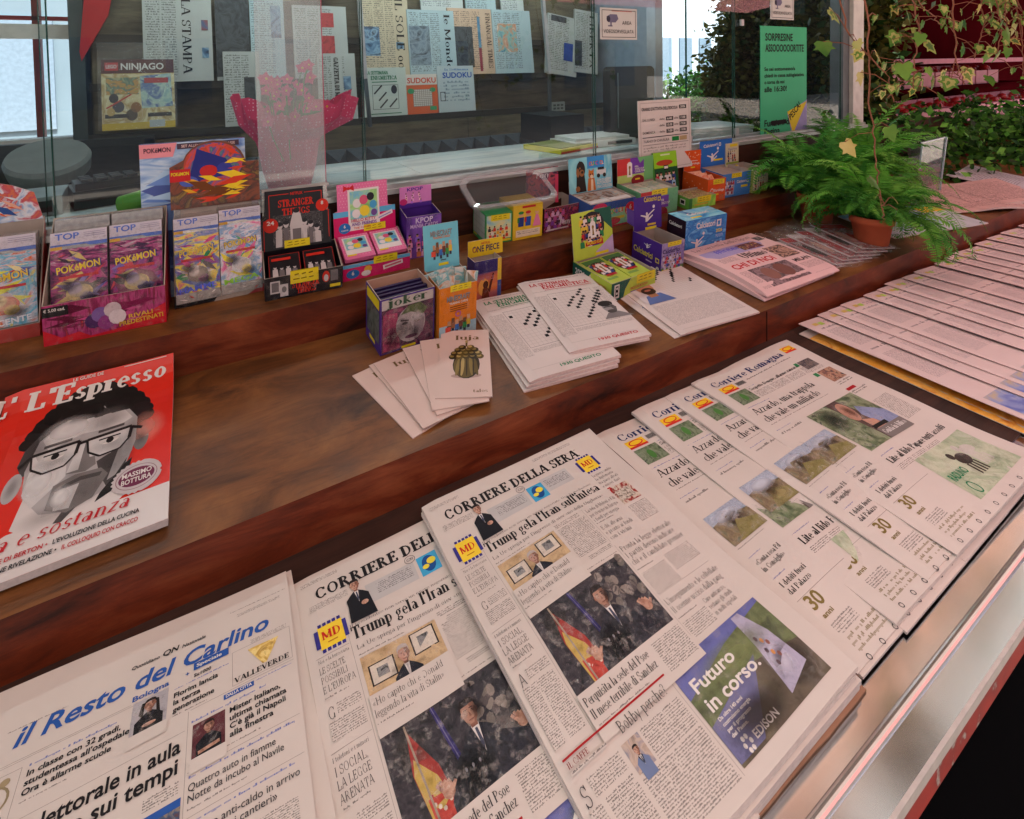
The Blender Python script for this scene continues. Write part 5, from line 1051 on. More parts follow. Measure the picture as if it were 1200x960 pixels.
for k in range(2):
    flat_mag('magazine', 'puzzle magazine with a colour photo of a bearded man, uppermost of its two' if k else 'puzzle magazine with bearded man mostly under its twin beside the green card tray', 'magazine', onmid(1.070+.030*k, 1.232-.006*k, -4-2*k, .0055*k), .285, .330, .005, beard, PZ, ZS, 'puzzle magazines with the bearded man', .004, .0012, 80+k)
# --- pink sports daily, folded
PK = mat('#d8b4b2', .8, .08, 0, .05, 9); PKB = bodymat('#d8b4b2', '#4a3236')
def gazzetta(c, W, H):
    c.text('La Gazzetta dello Sport', .03, .035, .021, INK, .31, 'light', l=2); c.body(.03, .008, .3, .006, PKB, .005)
    VI = ink('#6a62b8'); c.poly([(.02, .058), (.30, .050), (.33, .075), (.30, .11), (.05, .118), (.02, .09)], ink('#a596bd'), 1.2)
    c.text('#Inter', .08, .085, .026, VI, .13, bold=True, l=2); c.rect(.2, .06, .11, .045, art(['#c89a3a', '#3a2a3a', '#7a3a4a', '#d8b06a'], 40, .6, 3), 2); c.rect(.335, .035, .04, .03, INK2, 2); c.rect(.338, .038, .034, .024, art(['#8a7a7a', '#2a2a2e', '#c8b8b0'], 90, .6, 3), 3)
    c.text('Ultimo', .13, .155, .036, INK, .13, 'bold', l=2); c.text('CHI DI NOI', .03, .195, .026, ink('#c2242c'), .21, bold=True, l=2); c.rect(.27, .12, .10, .08, art(['#8a5a4a', '#3a2a2c', '#c89a86', '#6a4a52'], 40, .6, 6), 2)
    c.rect(.06, .21, .2, .09, art(['#6a4a4c', '#94787c', '#4a363a', '#a88a8c'], 30, .6, 7), 2); c.ell(.12, .25, .03, .03, ink('#8a5f56'), 3); c.ell(.19, .25, .035, .033, ink('#7a5048'), 3)
    c.text('MILAN', .285, .235, .018, INK, .085, bold=True, l=2); c.body(.28, .245, .1, .06, PKB, .0045); c.body(.02, .21, .035, .09, PKB, .0045); c.body(.03, .122, .08, .03, PKB, .0045)
def gz(label, M, t, draw, grp):
    W, H = .385, .318
    def warp(x, y):
        u = max(0, y-(H-.05))/.05          # rounded fold at the near edge
        return t*(1-.55*u**3) + .004*math.sin(x*9+1)*math.sin(y*10) + .010*math.sin(math.pi*y/H)
    mb = MB(); sheet(mb, W, H, t, warp, PK, PK, 14, 18, below=lambda x, y: .004*math.sin(x*9+1)*math.sin(y*10)*.5+.002)
    if draw: draw(Can(mb, Matrix(), .0002, warp), W, H)
    return place(mb.build('newspaper'), M, label, 'newspaper', grp)
gz('pink sports newspaper folded under the top one', onmid(1.432, 1.225, .5), .010, None, 'folded pink newspapers on the middle shelf')
gz('folded pink sports newspaper with colour photos, on top beside the blue box', onmid(1.447, 1.222, -.8, .012), .013, gazzetta, 'folded pink newspapers on the middle shelf')
# --- comics in plastic sleeves
SLV = crinkle('clear_sleeve', (.97, .97, .97), 40, .0, .015)
for k in range(6):
    x = 1.86+.058*k; M = onmid(x, 1.20, -6-2*k, .003+.004*k)
    t = thing('sleeved_comic', ('sleeved comic with red cover nearest the pink newspaper', 'second sleeved comic from the pink newspaper', 'third sleeved comic of the overlapping row', 'fourth sleeved comic of the overlapping row', 'fifth sleeved comic of the overlapping row, near the pot', 'last sleeved comic of the row, topmost and nearest the front fern pot')[k], 'comic', group='comics in clear sleeves')
    t.matrix_world = M @ Matrix.Rotation(R(5), 4, 'Y')
    mb = MB(); mb.box(0, .15, -.265, -.04, 0, .004, mat('#c3b5b2', .5, .3)); c = Can(mb, Matrix.Translation((0, -.04, .0042)), .0002)
    c.rect(.002, .004, .146, .22, art(['#8a1c20', '#b8343a', '#3a2a30', '#c8b8b4', '#6a5a60'], 28, .4, k, 3), 1); c.rect(.002, .004, .146, .035, ink(('#c8b8b4', '#a82028')[k % 2]), 2)
    for j in range(3): c.ell(.04+.035*j, .12+.02*j, .018, .05, ink(('#a82a30', '#2a2226', '#c09a8a')[(j+k) % 3]), 3, 10)
    mb.build('comic_book', t)
    mb = MB(); random.seed(k)
    NX, NY = 6, 10; gz_ = {(i, j): (-.008+.166*i/NX, -.285+.305*j/NY, .006+.006*random.random()+(.012*random.random() if j > 7 else 0)) for i in range(NX+1) for j in range(NY+1)}
    for i in range(NX):
        for j in range(NY): mb.face([gz_[q] for q in ((i, j), (i+1, j), (i+1, j+1), (i, j+1))], SLV)
    mb.build('sleeve', t, True)

# ================================================================== counter display boxes
CB = mat('#a79a90', .8, .1, 0, .1, 30); PRICE = ink('#d8c428', .4)
def price(c, x, y, w_, h, l=6, txt=None):
    c.rect(x, y, w_, h, PRICE, l); c.rect(x, y, w_, h*.06, ink('#b8a41a', .4), l+.5)
    random.seed(int(x*1e4)); 
    for i in range(3): c.line(x+w_*(.15+.25*i), y+h*.35, x+w_*(.3+.25*i), y+h*.3, h*.10, ink('#7a6a10', .4), l+.7); c.line(x+w_*(.1+.28*i), y+h*.68, x+w_*(.32+.25*i), y+h*.66, h*.08, ink('#7a6a10', .4), l+.7)
FILM = crinkle('foil_glare_film', (.98, .98, .98), 35, .0, 0)
SIL = mat('#b9b4b2', .25, .5, .6, .25, 90)
def dbox(name, label, M, w_, d, hf, hb, out, inn=None, front=None, left=None, header=None, head_draw=None, lean=6, hcol=None, group=None, right=None, floor=0):
    """open counter display box; origin = front left bottom corner; header = outline (x,z) standing on the back wall"""
    r = thing(name, label, 'box', group=group); r.matrix_world = M
    inn = inn or CB; k = .0022; mb = MB()
    mb.box(0, w_, 0, k, 0, hf, out, '', {'k': inn, 't': CB}); mb.box(k, w_-k, k, d-k, 0, k+floor, inn)
    for x0, x1, o_, i_ in ((0, k, 'l', 'r'), (w_-k, w_, 'r', 'l')):
        P = [(x0, k, 0), (x1, k, 0), (x1, d, 0), (x0, d, 0), (x0, k, hf), (x1, k, hf), (x1, d, hb), (x0, d, hb)]
        for nm, q in (('t', (4, 5, 6, 7)), ('l', (3, 0, 4, 7)), ('r', (1, 2, 6, 5)), ('k', (2, 3, 7, 6)), ('f', (0, 1, 5, 4))): mb.face([P[i] for i in q], out if nm == o_ else (CB if nm in 'tk' else inn))
    mb.box(k, w_-k, d-k, d, 0, hb, out, '', {'f': inn, 't': CB})
    if front: front(Can(mb, front_at(0, -.0003, hf), .0002), w_, hf)
    if left: left(Can(mb, side_at(-.0003, d, min(hf, hb)), .0002), d, min(hf, hb))
    Can(mb, front_at(0, -.0003, hf), .0002).grain(.001, .001, w_-.002, hf-.002, 10, .16, 70)
    mb.build('tray', r)
    if header:
        mb = MB(); mb.prism(header, .0022, hcol or out, CB); H = max(z for x, z in header)
        if head_draw: head_draw(Can(mb, Matrix.Translation((0, -.0003, H)) @ FRONT, .0002), max(x for x, z in header), H)
        o = mb.build('header_card', r); o.location = (0, d-.004, hb-.004); o.rotation_euler = (R(-lean), 0, 0)
    return r, M
def pack(name, label, M, w_, h, t, cover, draw, group, cat='packet', side=None):
    mb = MB(); mb.box(0, w_, 0, t, 0, h, side or cover, '', {'f': cover})
    if draw:
        c = Can(mb, front_at(0, -.0003, h), .0002); draw(c, w_, h)
        if cover is SIL: c.blob(w_*.5, h*.66, w_*.45, h*.16, '#e8dcc8', .4, 10.2); c.blob(w_*.3, h*.6, w_*.2, h*.08, '#20182a', .6, 10.3); c.blob(w_*.68, h*.76, w_*.22, h*.07, '#1a1626', .6, 10.3); c.grain(0, h*.04, w_, h*.96, 10.5, .26, 60)
    if cover is SIL:            # crinkled clear film added over the packet for foil glare
        rr = random.Random(int(w_*1e4)+len(label)); gq = {(i, j): (-.002+(w_+.004)*i/5, -.0055-.006*rr.random()*(1 if 0 < j < 9 else .2), h*j/9*1.01) for i in range(6) for j in range(10)}
        for i in range(5):
            for j in range(9): mb.face([gq[q] for q in ((i, j), (i+1, j), (i+1, j+1), (i, j+1))], FILM)
    return place(mb.build(name), M, label, cat, group)
def flatpack(label, M, w_, h, t, cover, draw, group):
    mb = MB(); mb.box(0, w_, -h, 0, 0, t, cover); 
    if draw: draw(Can(mb, Matrix.Translation((0, 0, t+.0003)), .0002), w_, h)
    return place(mb.build('sticker_packet'), M, label, 'packet', group)
def crowd(c, x, y, w_, h, cols, n=9, l=3, seed=0, skin=('#b98a70', '#8a5f4a', '#c9a088')):
    """rows of small players or figures"""
    rr = random.Random(seed)
    n = n*2
    for i in range(n):
        row = i*4//n; cx = x+w_*(.08+.84*((i*4/n) % 1))+rr.uniform(-.02, .06)*w_; cy = y+h*(.16+.2*row); s = min(h*.085, w_*.075)
        cl = ink(rr.choice(cols), .35)
        c.poly([(cx-s*1.1, cy+s*3), (cx-s*1.0, cy+s*.9), (cx, cy+s*.5), (cx+s*1.0, cy+s*.9), (cx+s*1.1, cy+s*3)], cl, l+row*.8); c.ell(cx, cy, s*.62, s*.8, ink(rr.choice(skin), .4), l+.3+row*.8, 8); c.ell(cx, cy-s*.45, s*.62, s*.42, HAIR, l+.5+row*.8, 8)
# ---------- upper shelf, from the left
def topband(c, w_, h, y=0):
    c.rect(0, y, w_, .026, ink('#c3bcc8', .3), 2); c.text('TOP', .008, y+.016, .0125, ink('#4a6ac0', .3), .042, bold=True, l=4)
    for i in range(3): c.rect(w_*.58, y+.005+.004*i, w_*.38, .0012, ink('#8a86a0', .3), 4)
    c.poly([(0, y+.026), (w_, y+.026), (w_, y+.034), (w_*.7, y+.034), (w_*.62, y+.030), (0, y+.030)], ink('#4a68b8', .3), 3); c.rect(w_*.0, y+.030, w_*.2, .007, ink('#c89a3a', .3), 2.5)
def burst(c, x, y, w_, h, cols, n, l, seed, spread=1.0):
    rr = random.Random(seed)
    for i in range(n):
        cx, cy = x+w_*rr.uniform(.15, .85), y+h*rr.uniform(.15, .85); a = rr.uniform(-.7, .7)*spread; L = rr.uniform(.18, .45)*min(w_*1.6, h); b_ = L*rr.uniform(.10, .3)
        p = [(cx-L*math.cos(a), cy-L*math.sin(a)), (cx+b_*math.sin(a), cy-b_*math.cos(a)), (cx+L*math.cos(a), cy+L*math.sin(a)), (cx-b_*math.sin(a), cy+b_*math.cos(a))]
        p = [(min(x+w_, max(x, q[0])), min(y+h, max(y, q[1]))) for q in p]
        c.poly(p, ink(rr.choice(cols), .3), l+i*.12)
def monpack(cols, sub, subc, seed, bgk):
    def d(c, w_, h):
        c.rect(0, 0, w_, h, bgk, 1); topband(c, w_, h, .0)
        c.rect(0, .037, w_, h*.2, art([cols[0], cols[1], cols[2], '#b8a8b4'], 22, .25, seed, 2, (1, 1, 3)), 2); burst(c, 0, .037, w_, h*.24, cols, 8, 3, seed)
        c.rect(0, h*.37, w_, h*.52, art(cols[:4], 18, .25, seed+3, 2.5), 4); burst(c, 0, h*.37, w_, h*.5, cols, 16, 5, seed+5, 1.5)
        c.text('POKéMON', w_*.1, h*.46, .016, ink('#2a3a8a', .3), w_*.80, bold=True, rot=-6, l=8); c.text('POKéMON', w_*.11, h*.455, .0145, ink('#e4c22e', .3), w_*.77, bold=True, rot=-6, l=9)
        c.rect(w_*.14, h*.485, w_*.7, .006, ink('#b8343a', .3), 8)
        c.ell(w_*.5, h*.68, w_*.24, h*.09, ink(cols[4], .3), 9); c.ell(w_*.42, h*.63, w_*.13, h*.065, ink(cols[5], .3), 9.3); c.ell(w_*.62, h*.73, w_*.12, h*.05, ink(cols[3], .3), 9.5)
        if sub: c.text(sub, w_*.5, h*.87, .012, ink(subc, .3), w_*.84, bold=True, al='c', rot=-4, l=11)
        c.rect(0, h*.89, w_, h*.11, SIL, 4); burst(c, 0, h*.88, w_, h*.11, ['#b83a34', '#8a8688', '#d0c8c6'], 7, 5, seed+9)
    return d
C1 = ['#d8622e', '#c8c2cc', '#5ab0d0', '#e6c83a', '#c8462e', '#e8d8a0', '#3a5aa8', '#d8dc3a']
C2 = ['#7a2456', '#3a1a44', '#a83a78', '#5a4a9a', '#c8b06a', '#7a64b0', '#2a1a30', '#c23a4a']
C3 = ['#d84a8a', '#e8d83a', '#4a6ab8', '#8a3a8a', '#3a3a4a', '#d8d4dc', '#2a8a5a', '#e87a3a']
G1_ = 'foil card packets standing in the left display boxes'
Mb = onup(-.56, 1.428)
dbox('display_box', 'torn blue and orange display box at the left edge of the view', Mb, .238, .10, .03, .235, mat('#a8403a', .35, .4), None, None, None, [(0, 0), (.236, 0), (.222, .062), (.185, .082), (.13, .10), (0, .10)], lambda c, w_, h: (c.rect(.002, .002, w_*.52, h-.004, art(['#c8502e', '#6a8ab8', '#c8ccd4', '#a8544a', '#3a4a78'], 20, .3, 4, 3), 1) if False else None, burst(c, .0, .035, w_*.93, h-.04, ['#c8502e', '#6a8ab8', '#c8ccd4', '#a8344a', '#2a4a88', '#d8a08a'], 40, 2, 3), burst(c, .0, .008, .13, h*.5, ['#6a8ab8', '#c8ccd4', '#3a5a98', '#b84a4a'], 14, 2, 8)), 4, art(['#c8502e', '#7a98c0', '#c8ccd4', '#a8344a', '#c0603a', '#2a4a88'], 13, .3, 3, 3))
pack('card_packet', 'blue and yellow foil packet in the display box at the left edge', Mb @ Matrix.Translation((.122, .012, .004)) @ Matrix.Rotation(R(-9), 4, 'X'), .110, .215, .03, SIL, monpack(C1, 'NASCENTE', '#d8dce4', 2, SIL), G1_)
pack('card_packet', 'foil packet cut by the left border of the view', Mb @ Matrix.Translation((.006, .014, .004)) @ Matrix.Rotation(R(-9), 4, 'X'), .112, .212, .03, SIL, monpack(C1, 'NASCENTE', '#d8dce4', 7, SIL), G1_)
Mb = onup(-.305, 1.375, -2)
def redfront(c, w_, h):
    c.rect(0, 0, w_, h, art(['#5a1236', '#8a1f52', '#b03a76', '#6a1a3a', '#b82a3a'], 16, .3, 3, .3, (6, 1, 1)), 1); burst(c, 0, 0, w_, h, ['#a83a72', '#7a1c48', '#c24a84', '#5a1030'], 20, 1.5, 6, .2)
    c.poly([(0, h*.6), (.03, h*.85), (.06, h*.78), (.08, h*.95), (w_*.6, h*.9), (w_*.75, h*.75), (w_, h*.45), (w_, h), (0, h)], ink('#c2202e', .3), 4.2)
    c.rect(0, .004, .044, .022, INK, 5); c.text('€ 5,00 cad.', .003, .014, .0062, WHITE, .036, bold=True, l=7)
    for dx, dy, q in ((0, 0, '#7a5a98'), (.022, -.006, '#c8b4b8'), (-.012, .012, '#4a2a5a'), (.01, .02, '#8a3a7a'), (.03, .012, '#d8c8cc')): c.ell(w_*.45+dx, h*.45+dy, .016, .017, ink(q, .3), 6+dx*10, 12)
    c.text('ROYALE', w_*.60, h*.68, .009, ink('#d8a83a', .3), .05, bold=True, rot=-5, l=7) if False else None
    c.text('RIVALI', w_*.68, h*.70, .0095, ink('#d8a83a', .3), .045, bold=True, rot=-3, l=7); c.text('PREDESTINATI', w_*.60, h*.86, .010, ink('#d8a83a', .3), .082, bold=True, rot=-3, l=7)
dbox('display_box', 'open red and magenta display box with black price tag in its corner', Mb, .219, .125, .088, .235, mat('#a81f2c', .35, .4), None, redfront)
for k, lb_ in enumerate(('magenta foil packet in the left row of the red and magenta box', 'magenta foil packet in the right row of the red and magenta box')):
    pack('card_packet', lb_, Mb @ Matrix.Translation((.008+.104*k, .022+.004*k, .03)) @ Matrix.Rotation(R(-12), 4, 'X'), .100, .195, .035, SIL, monpack(C2, None, '', 11+k, SIL), G1_)
    pack('card_packet', lb_.replace('magenta foil', 'silver topped').replace('in the', 'at the back of the').replace(' row of the red and magenta box', ' of the red box'), Mb @ Matrix.Translation((.008+.104*k, .066, .035)) @ Matrix.Rotation(R(-9), 4, 'X'), .100, .205, .03, SIL, None, G1_)
Mb = onup(-.072, 1.418, .5)
dbox('display_box', 'torn low display box with a ragged cardboard flap at its foot', Mb, .198, .10, .032, .225, mat('#9a2f36', .35, .4), None, lambda c, w_, h: (c.rect(0, 0, w_*.5, h, INK, 1), c.text('5,00 cad.', .01, .018, .007, WHITE, .04, bold=True, l=3), c.poly([(w_*.42, h), (w_*.5, .008), (w_*.98, -.004), (w_, .01), (w_*.8, h)], CB, 4)))
for k, lb_ in enumerate(('foil packet with blue bottom title in the torn low box', 'white and yellow foil packet at the right of the torn low box')):
    pack('card_packet', lb_, Mb @ Matrix.Translation((.004+.096*k, -.004+.002*k, .012)) @ Matrix.Rotation(R(-6), 4, 'X'), .094, .205+.006*k, .05, SIL, monpack(C3 if k == 0 else ['#e06aa0', '#d8d4dc', '#6a9ac8', '#e8d83a', '#d8dce8', '#b0b8d8', '#8a4a9a', '#3aa06a'], ('FIAMME', 'MEGA')[k], ('#5a6ae0', '#8ac83a')[k], 21+k*3, SIL), G1_)
    pack('card_packet', lb_.replace('foil packet', 'silver backed foil packet').replace('in the', 'at the back of the').replace('at the right', 'at the back right'), Mb @ Matrix.Translation((.004+.096*k, .05, .02)) @ Matrix.Rotation(R(-5), 4, 'X'), .094, .235, .025, SIL, (lambda c, w_, h: topband(c, w_, h, .012)) if k else None, G1_)
# trainer box and its cut-out card behind
def etb(c, w_, h):
    c.rect(0, 0, w_, h, art(['#5a7ab8', '#8aa8d0', '#b8cce0', '#3a4a88'], 7, .2, 2, 2, (1, 1, 3)), 1); burst(c, 0, .03, w_, h-.03, ['#4a5a9a', '#a8c4e0', '#6a8ac8', '#2a3a78', '#c8d8e8'], 18, 2, 4, .3)
    c.poly([(0, 0), (w_*.34, 0), (w_*.30, .034), (0, .034)], ink('#d88a94', .3), 6); c.text('POKéMON', .009, .021, .011, ink('#3a2a3a', .3), .056, bold=True, l=8); c.rect(w_*.34, .003, w_*.6, .014, ink('#4a3a4a', .3), 6); c.text('SET ALLENATORE FUORICLASSE', w_*.38, .013, .0062, ink('#d8b8b4', .3), w_*.52, bold=True, l=8)
mb = MB(); mb.box(0, .232, 0, .02, 0, .385, mat('#4a5a98', .25, .5)); mb.T = Matrix(); etb(Can(mb, front_at(0, -.0003, .385), .0002), .232, .385)
place(mb.build('card_box'), MX(-.136, 1.487, zup(1.487)+.001, -1, R(0)), 'tall pale blue card set box standing behind the left display boxes', 'box')
def dio(c, w_, h):
    c.rect(0, .062, w_, h-.062, art(['#4a2a1a', '#7a3a22', '#3a2420', '#8a6a2a'], 14, .3, 4, 3), 1); c.ell(w_*.48, .062, w_*.33, .055, art(['#6a8a3a', '#3a4a88', '#c8402a', '#8a3a2a'], 18, .3, 5, 3), 2, 24)
    c.poly([(w_*.3, .02), (w_*.62, .05), (w_*.7, .09), (w_*.35, .1), (w_*.18, .11)], ink('#2a2f78', .3), 4); c.ell(w_*.42, .078, .02, .015, ink('#b82a2a', .3), 5); c.ell(w_*.6, .075, .018, .016, ink('#343a8c', .3), 5); c.ell(w_*.2, .10, .02, .013, ink('#4a5aa8', .3), 5)
    burst(c, 0, .07, w_, h-.07, ['#e0c02a', '#c83a22', '#d8a02a', '#6a3a1a'], 22, 6, 5, .6); c.rect(0, .068, w_*.22, .03, ink('#b8242a', .3), 9); c.text('POKéMON', .003, .083, .008, PRICE, w_*.19, bold=True, l=10); burst(c, w_*.6, .02, w_*.25, .07, ['#e4c22e', '#c8402a'], 5, 9, 3)
mb = MB(); hd = [(0, 0), (.2, 0), (.2, .165), (.165, .165)] + [(.097+.068*math.cos(R(a)), .165+.058*math.sin(R(a))) for a in range(0, 181, 15)] + [(0, .165)]
hd = [(0, 0), (.2, 0), (.2, .105), (.17, .105)] + [(.097+.070*math.cos(R(a)), .105+.060*math.sin(R(a))) for a in range(15, 166, 15)] + [(0, .105)]
mb.prism(hd, .003, mat('#6a3a2a', .3, .4), CB); dio(Can(mb, Matrix.Translation((0, -.0003, .167)) @ FRONT, .0002), .2, .165)
mb.box(.02, .18, .003, .006, -.22, 0, CB)
place(mb.build('display_card'), MX(-.074, 1.462, 1.366, -1, R(0)), 'brown and yellow cut-out display card with rounded top, in front of the blue box', 'display card')
# ---------- black box with red lettering
BLK = mat('#17141a', .35, .4, 0, .1, 20); RDL = ink('#c03024', .3); GW = ink('#bdb6b6', .35); GD = ink('#6c6668', .35)
def figs(c, x, y, w_, h, n, l, seed=0, a=GW, b_=GD):
    rr = random.Random(seed)
    for i in range(n):
        cx = x+w_*(.12+.76*i/(n-1)); cy = y+h*rr.uniform(.2, .5); s = h*.15
        c.poly([(cx-s, y+h), (cx-s*.9, cy+s*1.0), (cx, cy+s*.6), (cx+s*.9, cy+s*1.0), (cx+s, y+h)], (a, b_)[i % 2], l); c.ell(cx, cy, s*.6, s*.8, a, l+.3, 10); c.ell(cx, cy-s*.4, s*.65, s*.5, BLK, l+.5, 8)
def st_front(c, w_, h):
    c.text('STRANGER', w_*.34, h*.62, .017, RDL, w_*.35, 'slab', l=3); c.text('THINGS', w_*.40, h*.90, .015, RDL, w_*.25, 'slab', l=3)
    c.rect(w_*.07, h*.18, w_*.12, h*.55, GW, 2); c.rect(w_*.085, h*.24, w_*.09, h*.42, GD, 3); c.rect(w_*.19, h*.36, w_*.1, h*.55, GW, 2.5); c.ell(w_*.24, h*.6, w_*.03, h*.14, GD, 3)
    c.ell(w_*.78, h*.36, w_*.05, h*.26, RDL, 2); c.ell(w_*.78, h*.42, w_*.03, h*.16, GW, 3); c.rect(w_*.84, h*.1, w_*.1, h*.5, GD, 2); c.rect(w_*.83, h*.75, w_*.14, h*.14, PRICE, 3); price(c, w_*.32, -h*.18, w_*.36, h*.6)
def st_head(c, w_, h):
    def L(*p):
        for q, r_ in zip(p, p[1:]): c.line(*q, *r_, .0018, RDL, 2)
    L((.02, h*.5), (.005, h*.5), (.005, h)); L((.02, h*.5), (.02, .012), (.07, .012)); L((.11, .012), (.155, .012), (.155, h*.42), (.172, h*.42), (.172, h*.9))
    c.text('NETFLIX', .09, .016, .0075, RDL, .032, bold=True, al='c', l=3); c.text('STRANGER', .088, .046, .019, RDL, .092, 'slab', al='c', l=3); c.text('THINGS', .088, .069, .018, RDL, .072, 'slab', al='c', l=3)
    c.rect(.028, h*.42, .128, h*.55, art(['#17141a', '#17141a', '#4a4648', '#17141a', '#8a8486'], 60, .35, 3, 2), 1.5); figs(c, .03, h*.48, .125, h*.48, 7, 3, 4); c.poly([(.078, h*.42), (.098, h*.42), (.104, h*.62), (.1, h*.95), (.076, h*.95), (.07, h*.62)], GW, 4.5); c.ell(.088, h*.40, .008, .011, GW, 5); c.ell(.088, h*.37, .009, .007, BLK, 5.4); c.rect(.077, h*.68, .022, h*.28, GD, 5)
    c.ell(.022, h*.58, .019, .019, RDL, 7); c.text('24', .022, h*.57, .010, WHITE, .018, bold=True, al='c', l=9); c.ell(.156, h*.33, .017, .017, RDL, 7); c.text('8', .156, h*.32, .009, WHITE, bold=True, al='c', l=9); price(c, .055, h*.86, .065, h*.13)
Mb = onup(.121, 1.361, -4)
dbox('display_box', 'black display box with red slab lettering and white figures on its raised card', Mb, .188, .115, .058, .085, BLK, BLK, st_front, None, [(0, 0), (.178, 0), (.178, .088), (.160, .094), (.160, .158), (.010, .158), (.010, .088), (0, .080)], st_head, 10)
for k in range(2):
    flatpack(('black sticker packet lying in the left half of the black box', 'black sticker packet lying in the right half of the black box')[k], Mb @ Matrix.Translation((.012+.086*k, .098, .058)) @ Matrix.Rotation(R(24), 4, 'X'), .078, .088, .02, BLK, lambda c, w_, h: (c.frame(.001, .001, w_-.002, h-.002, .001, RDL, 1), figs(c, .008, h*.35, w_-.016, h*.5, 4, 2, 3), c.rect(w_*.1, h*.14, w_*.6, h*.1, RDL, 2)), 'sticker packets in the black box')
# clear price strip behind it
b = MB(); q = glassmat('clear_strip', (.95, .96, .96), 1.5, .06, .22, (.75, .75, .75))
b.box(0, .172, 0, .004, 0, .235, q); b.box(0, .176, -.003, .008, .233, .240, mat('#b5b2ae', .2, .5, 0, .05))
place(b.build('acrylic_plate'), MX(.133, 1.488, zup(1.488), 0, R(0)), 'clear acrylic plate with pale rim standing behind the black box', 'acrylic plate')
# ---------- pink box
PINK = mat('#d86a9a', .4, .4, 0, .05, 20); HOT = ink('#c81e62', .35); LBL = ink('#5aa8d0', .35)
def kit_dots(c, x, y, w_, h, l):
    WD = ink('#e6b0c8', .4); k = 0
    j = 0
    while .004+j*.0085 < h:
        i = 0
        while .004+i*.0085 < w_:
            c.ell(x+.004+i*.0085+(.004 if j % 2 else 0), y+.004+j*.0085, .0013, .0013, WD, l, 6); i += 1
        j += 1
def kit_pic(c, x, y, w_, h, l):
    c.rect(x, y, w_, h, ink('#ddd6d4', .35), l); c.rect(x+w_*.06, y+h*.05, w_*.88, h*.68, art(['#7ab86a', '#a8d08a', '#6ab0d0', '#9ac878'], 14, .35, 2), l+1)
    for dx, dy, q, s in ((.28, .35, '#d8d4d4', .13), (.5, .28, '#d05a7a', .14), (.72, .22, '#2a2a32', .12), (.8, .42, '#4a9ac8', .12), (.52, .55, '#e0c83a', .16), (.25, .6, '#dcd4d6', .13), (.82, .62, '#6a4a8a', .1)): c.ell(x+w_*dx, y+h*dy, w_*s, h*s*.85, ink(q, .35), l+2+dx, 12)
def hk_head(c, w_, h):
    kit_dots(c, .014, .002, .145, .066, 1); c.rect(.0, h*.52, w_, .016, LBL, 1.5); c.rect(0, h*.52+.016, w_, h*.48, HOT, 1.4)
    kit_pic(c, .042, .018, .092, .118, 3); c.text('HELLO KITTY', .050, .112, .0085, ink('#b8305a'), .072, bold=True, l=9); c.text('AND FRIENDS', .050, .123, .0085, ink('#7a4a9a'), .074, bold=True, l=9); c.text('THE CARDS', .056, .132, .005, ink('#c8522a'), .05, bold=True, l=9)
    R_ = ink('#c2242c', .35)
    for sx in (-1, 1): c.poly([(.045, .014), (.045+sx*.014, .004), (.045+sx*.016, .022)], R_, 8)
    c.ell(.045, .014, .0045, .0045, R_, 8.5, 10); c.ell(.030, h*.84, .017, .015, ink('#2a6ab0', .35), 8); c.text('6', .030, h*.83, .008, WHITE, bold=True, al='c', l=10); c.text('CARTE', .030, h*.89, .0035, WHITE, .02, bold=True, al='c', l=10)
    c.poly([(.125, h*.70), (.172, h*.60), (.174, h*.68), (.127, h*.78)], ink('#ddd0d4', .35), 8); c.line(.130, h*.735, .168, h*.655, .003, ink('#7a8ac0'), 9); price(c, .085, h*.82, .065, h*.13, 8)
def hk_front(c, w_, h):
    c.rect(0, 0, w_, h*.22, LBL, 1); c.rect(0, h*.22, w_, h, HOT, 1); price(c, w_*.44, -h*.25, w_*.36, h*.48); c.ell(w_*.14, h*.62, .018, h*.28, ink('#2a6ab0', .35), 3); c.text('6', w_*.14, h*.68, .010, WHITE, bold=True, al='c', l=5)
    c.poly([(w_*.58, h*.45), (w_*.88, h*.28), (w_*.89, h*.55), (w_*.59, h*.74)], ink('#ddd0d4', .35), 3); c.line(w_*.61, h*.58, w_*.86, h*.42, .005, ink('#c05a6a'), 4)
    c.ell(w_*.36, h*.48, .011, .010, ink('#d8a83a', .35), 3); c.ell(w_*.33, h*.72, .013, .008, ink('#d8d0d0', .35), 3.2)
Mb = onup(.316, 1.374, .5)
dbox('display_box', 'pink polka dot display box with red bow and a picture card raised behind', Mb, .190, .10, .044, .088, mat('#c22a66', .4, .4), PINK, hk_front, None, [(0, 0), (.182, 0), (.182, .07), (.160, .075), (.160, .150), (.012, .150), (.012, .075), (0, .07)], hk_head, 8, PINK)
for k in range(2):
    flatpack(('pink sticker packet in the left half of the pink box', 'pink sticker packet in the right half of the pink box')[k], Mb @ Matrix.Translation((.008+.090*k, .094, .078)) @ Matrix.Rotation(R(20), 4, 'X'), .084, .092, .012, PINK, lambda c, w_, h: (kit_dots(c, .0, .0, w_, h*.9, 1), kit_pic(c, .008, .010, w_-.016, h*.72, 2), c.rect(w_*.1, h*.84, w_*.3, h*.06, PRICE, 8)), 'sticker packets in the pink box')
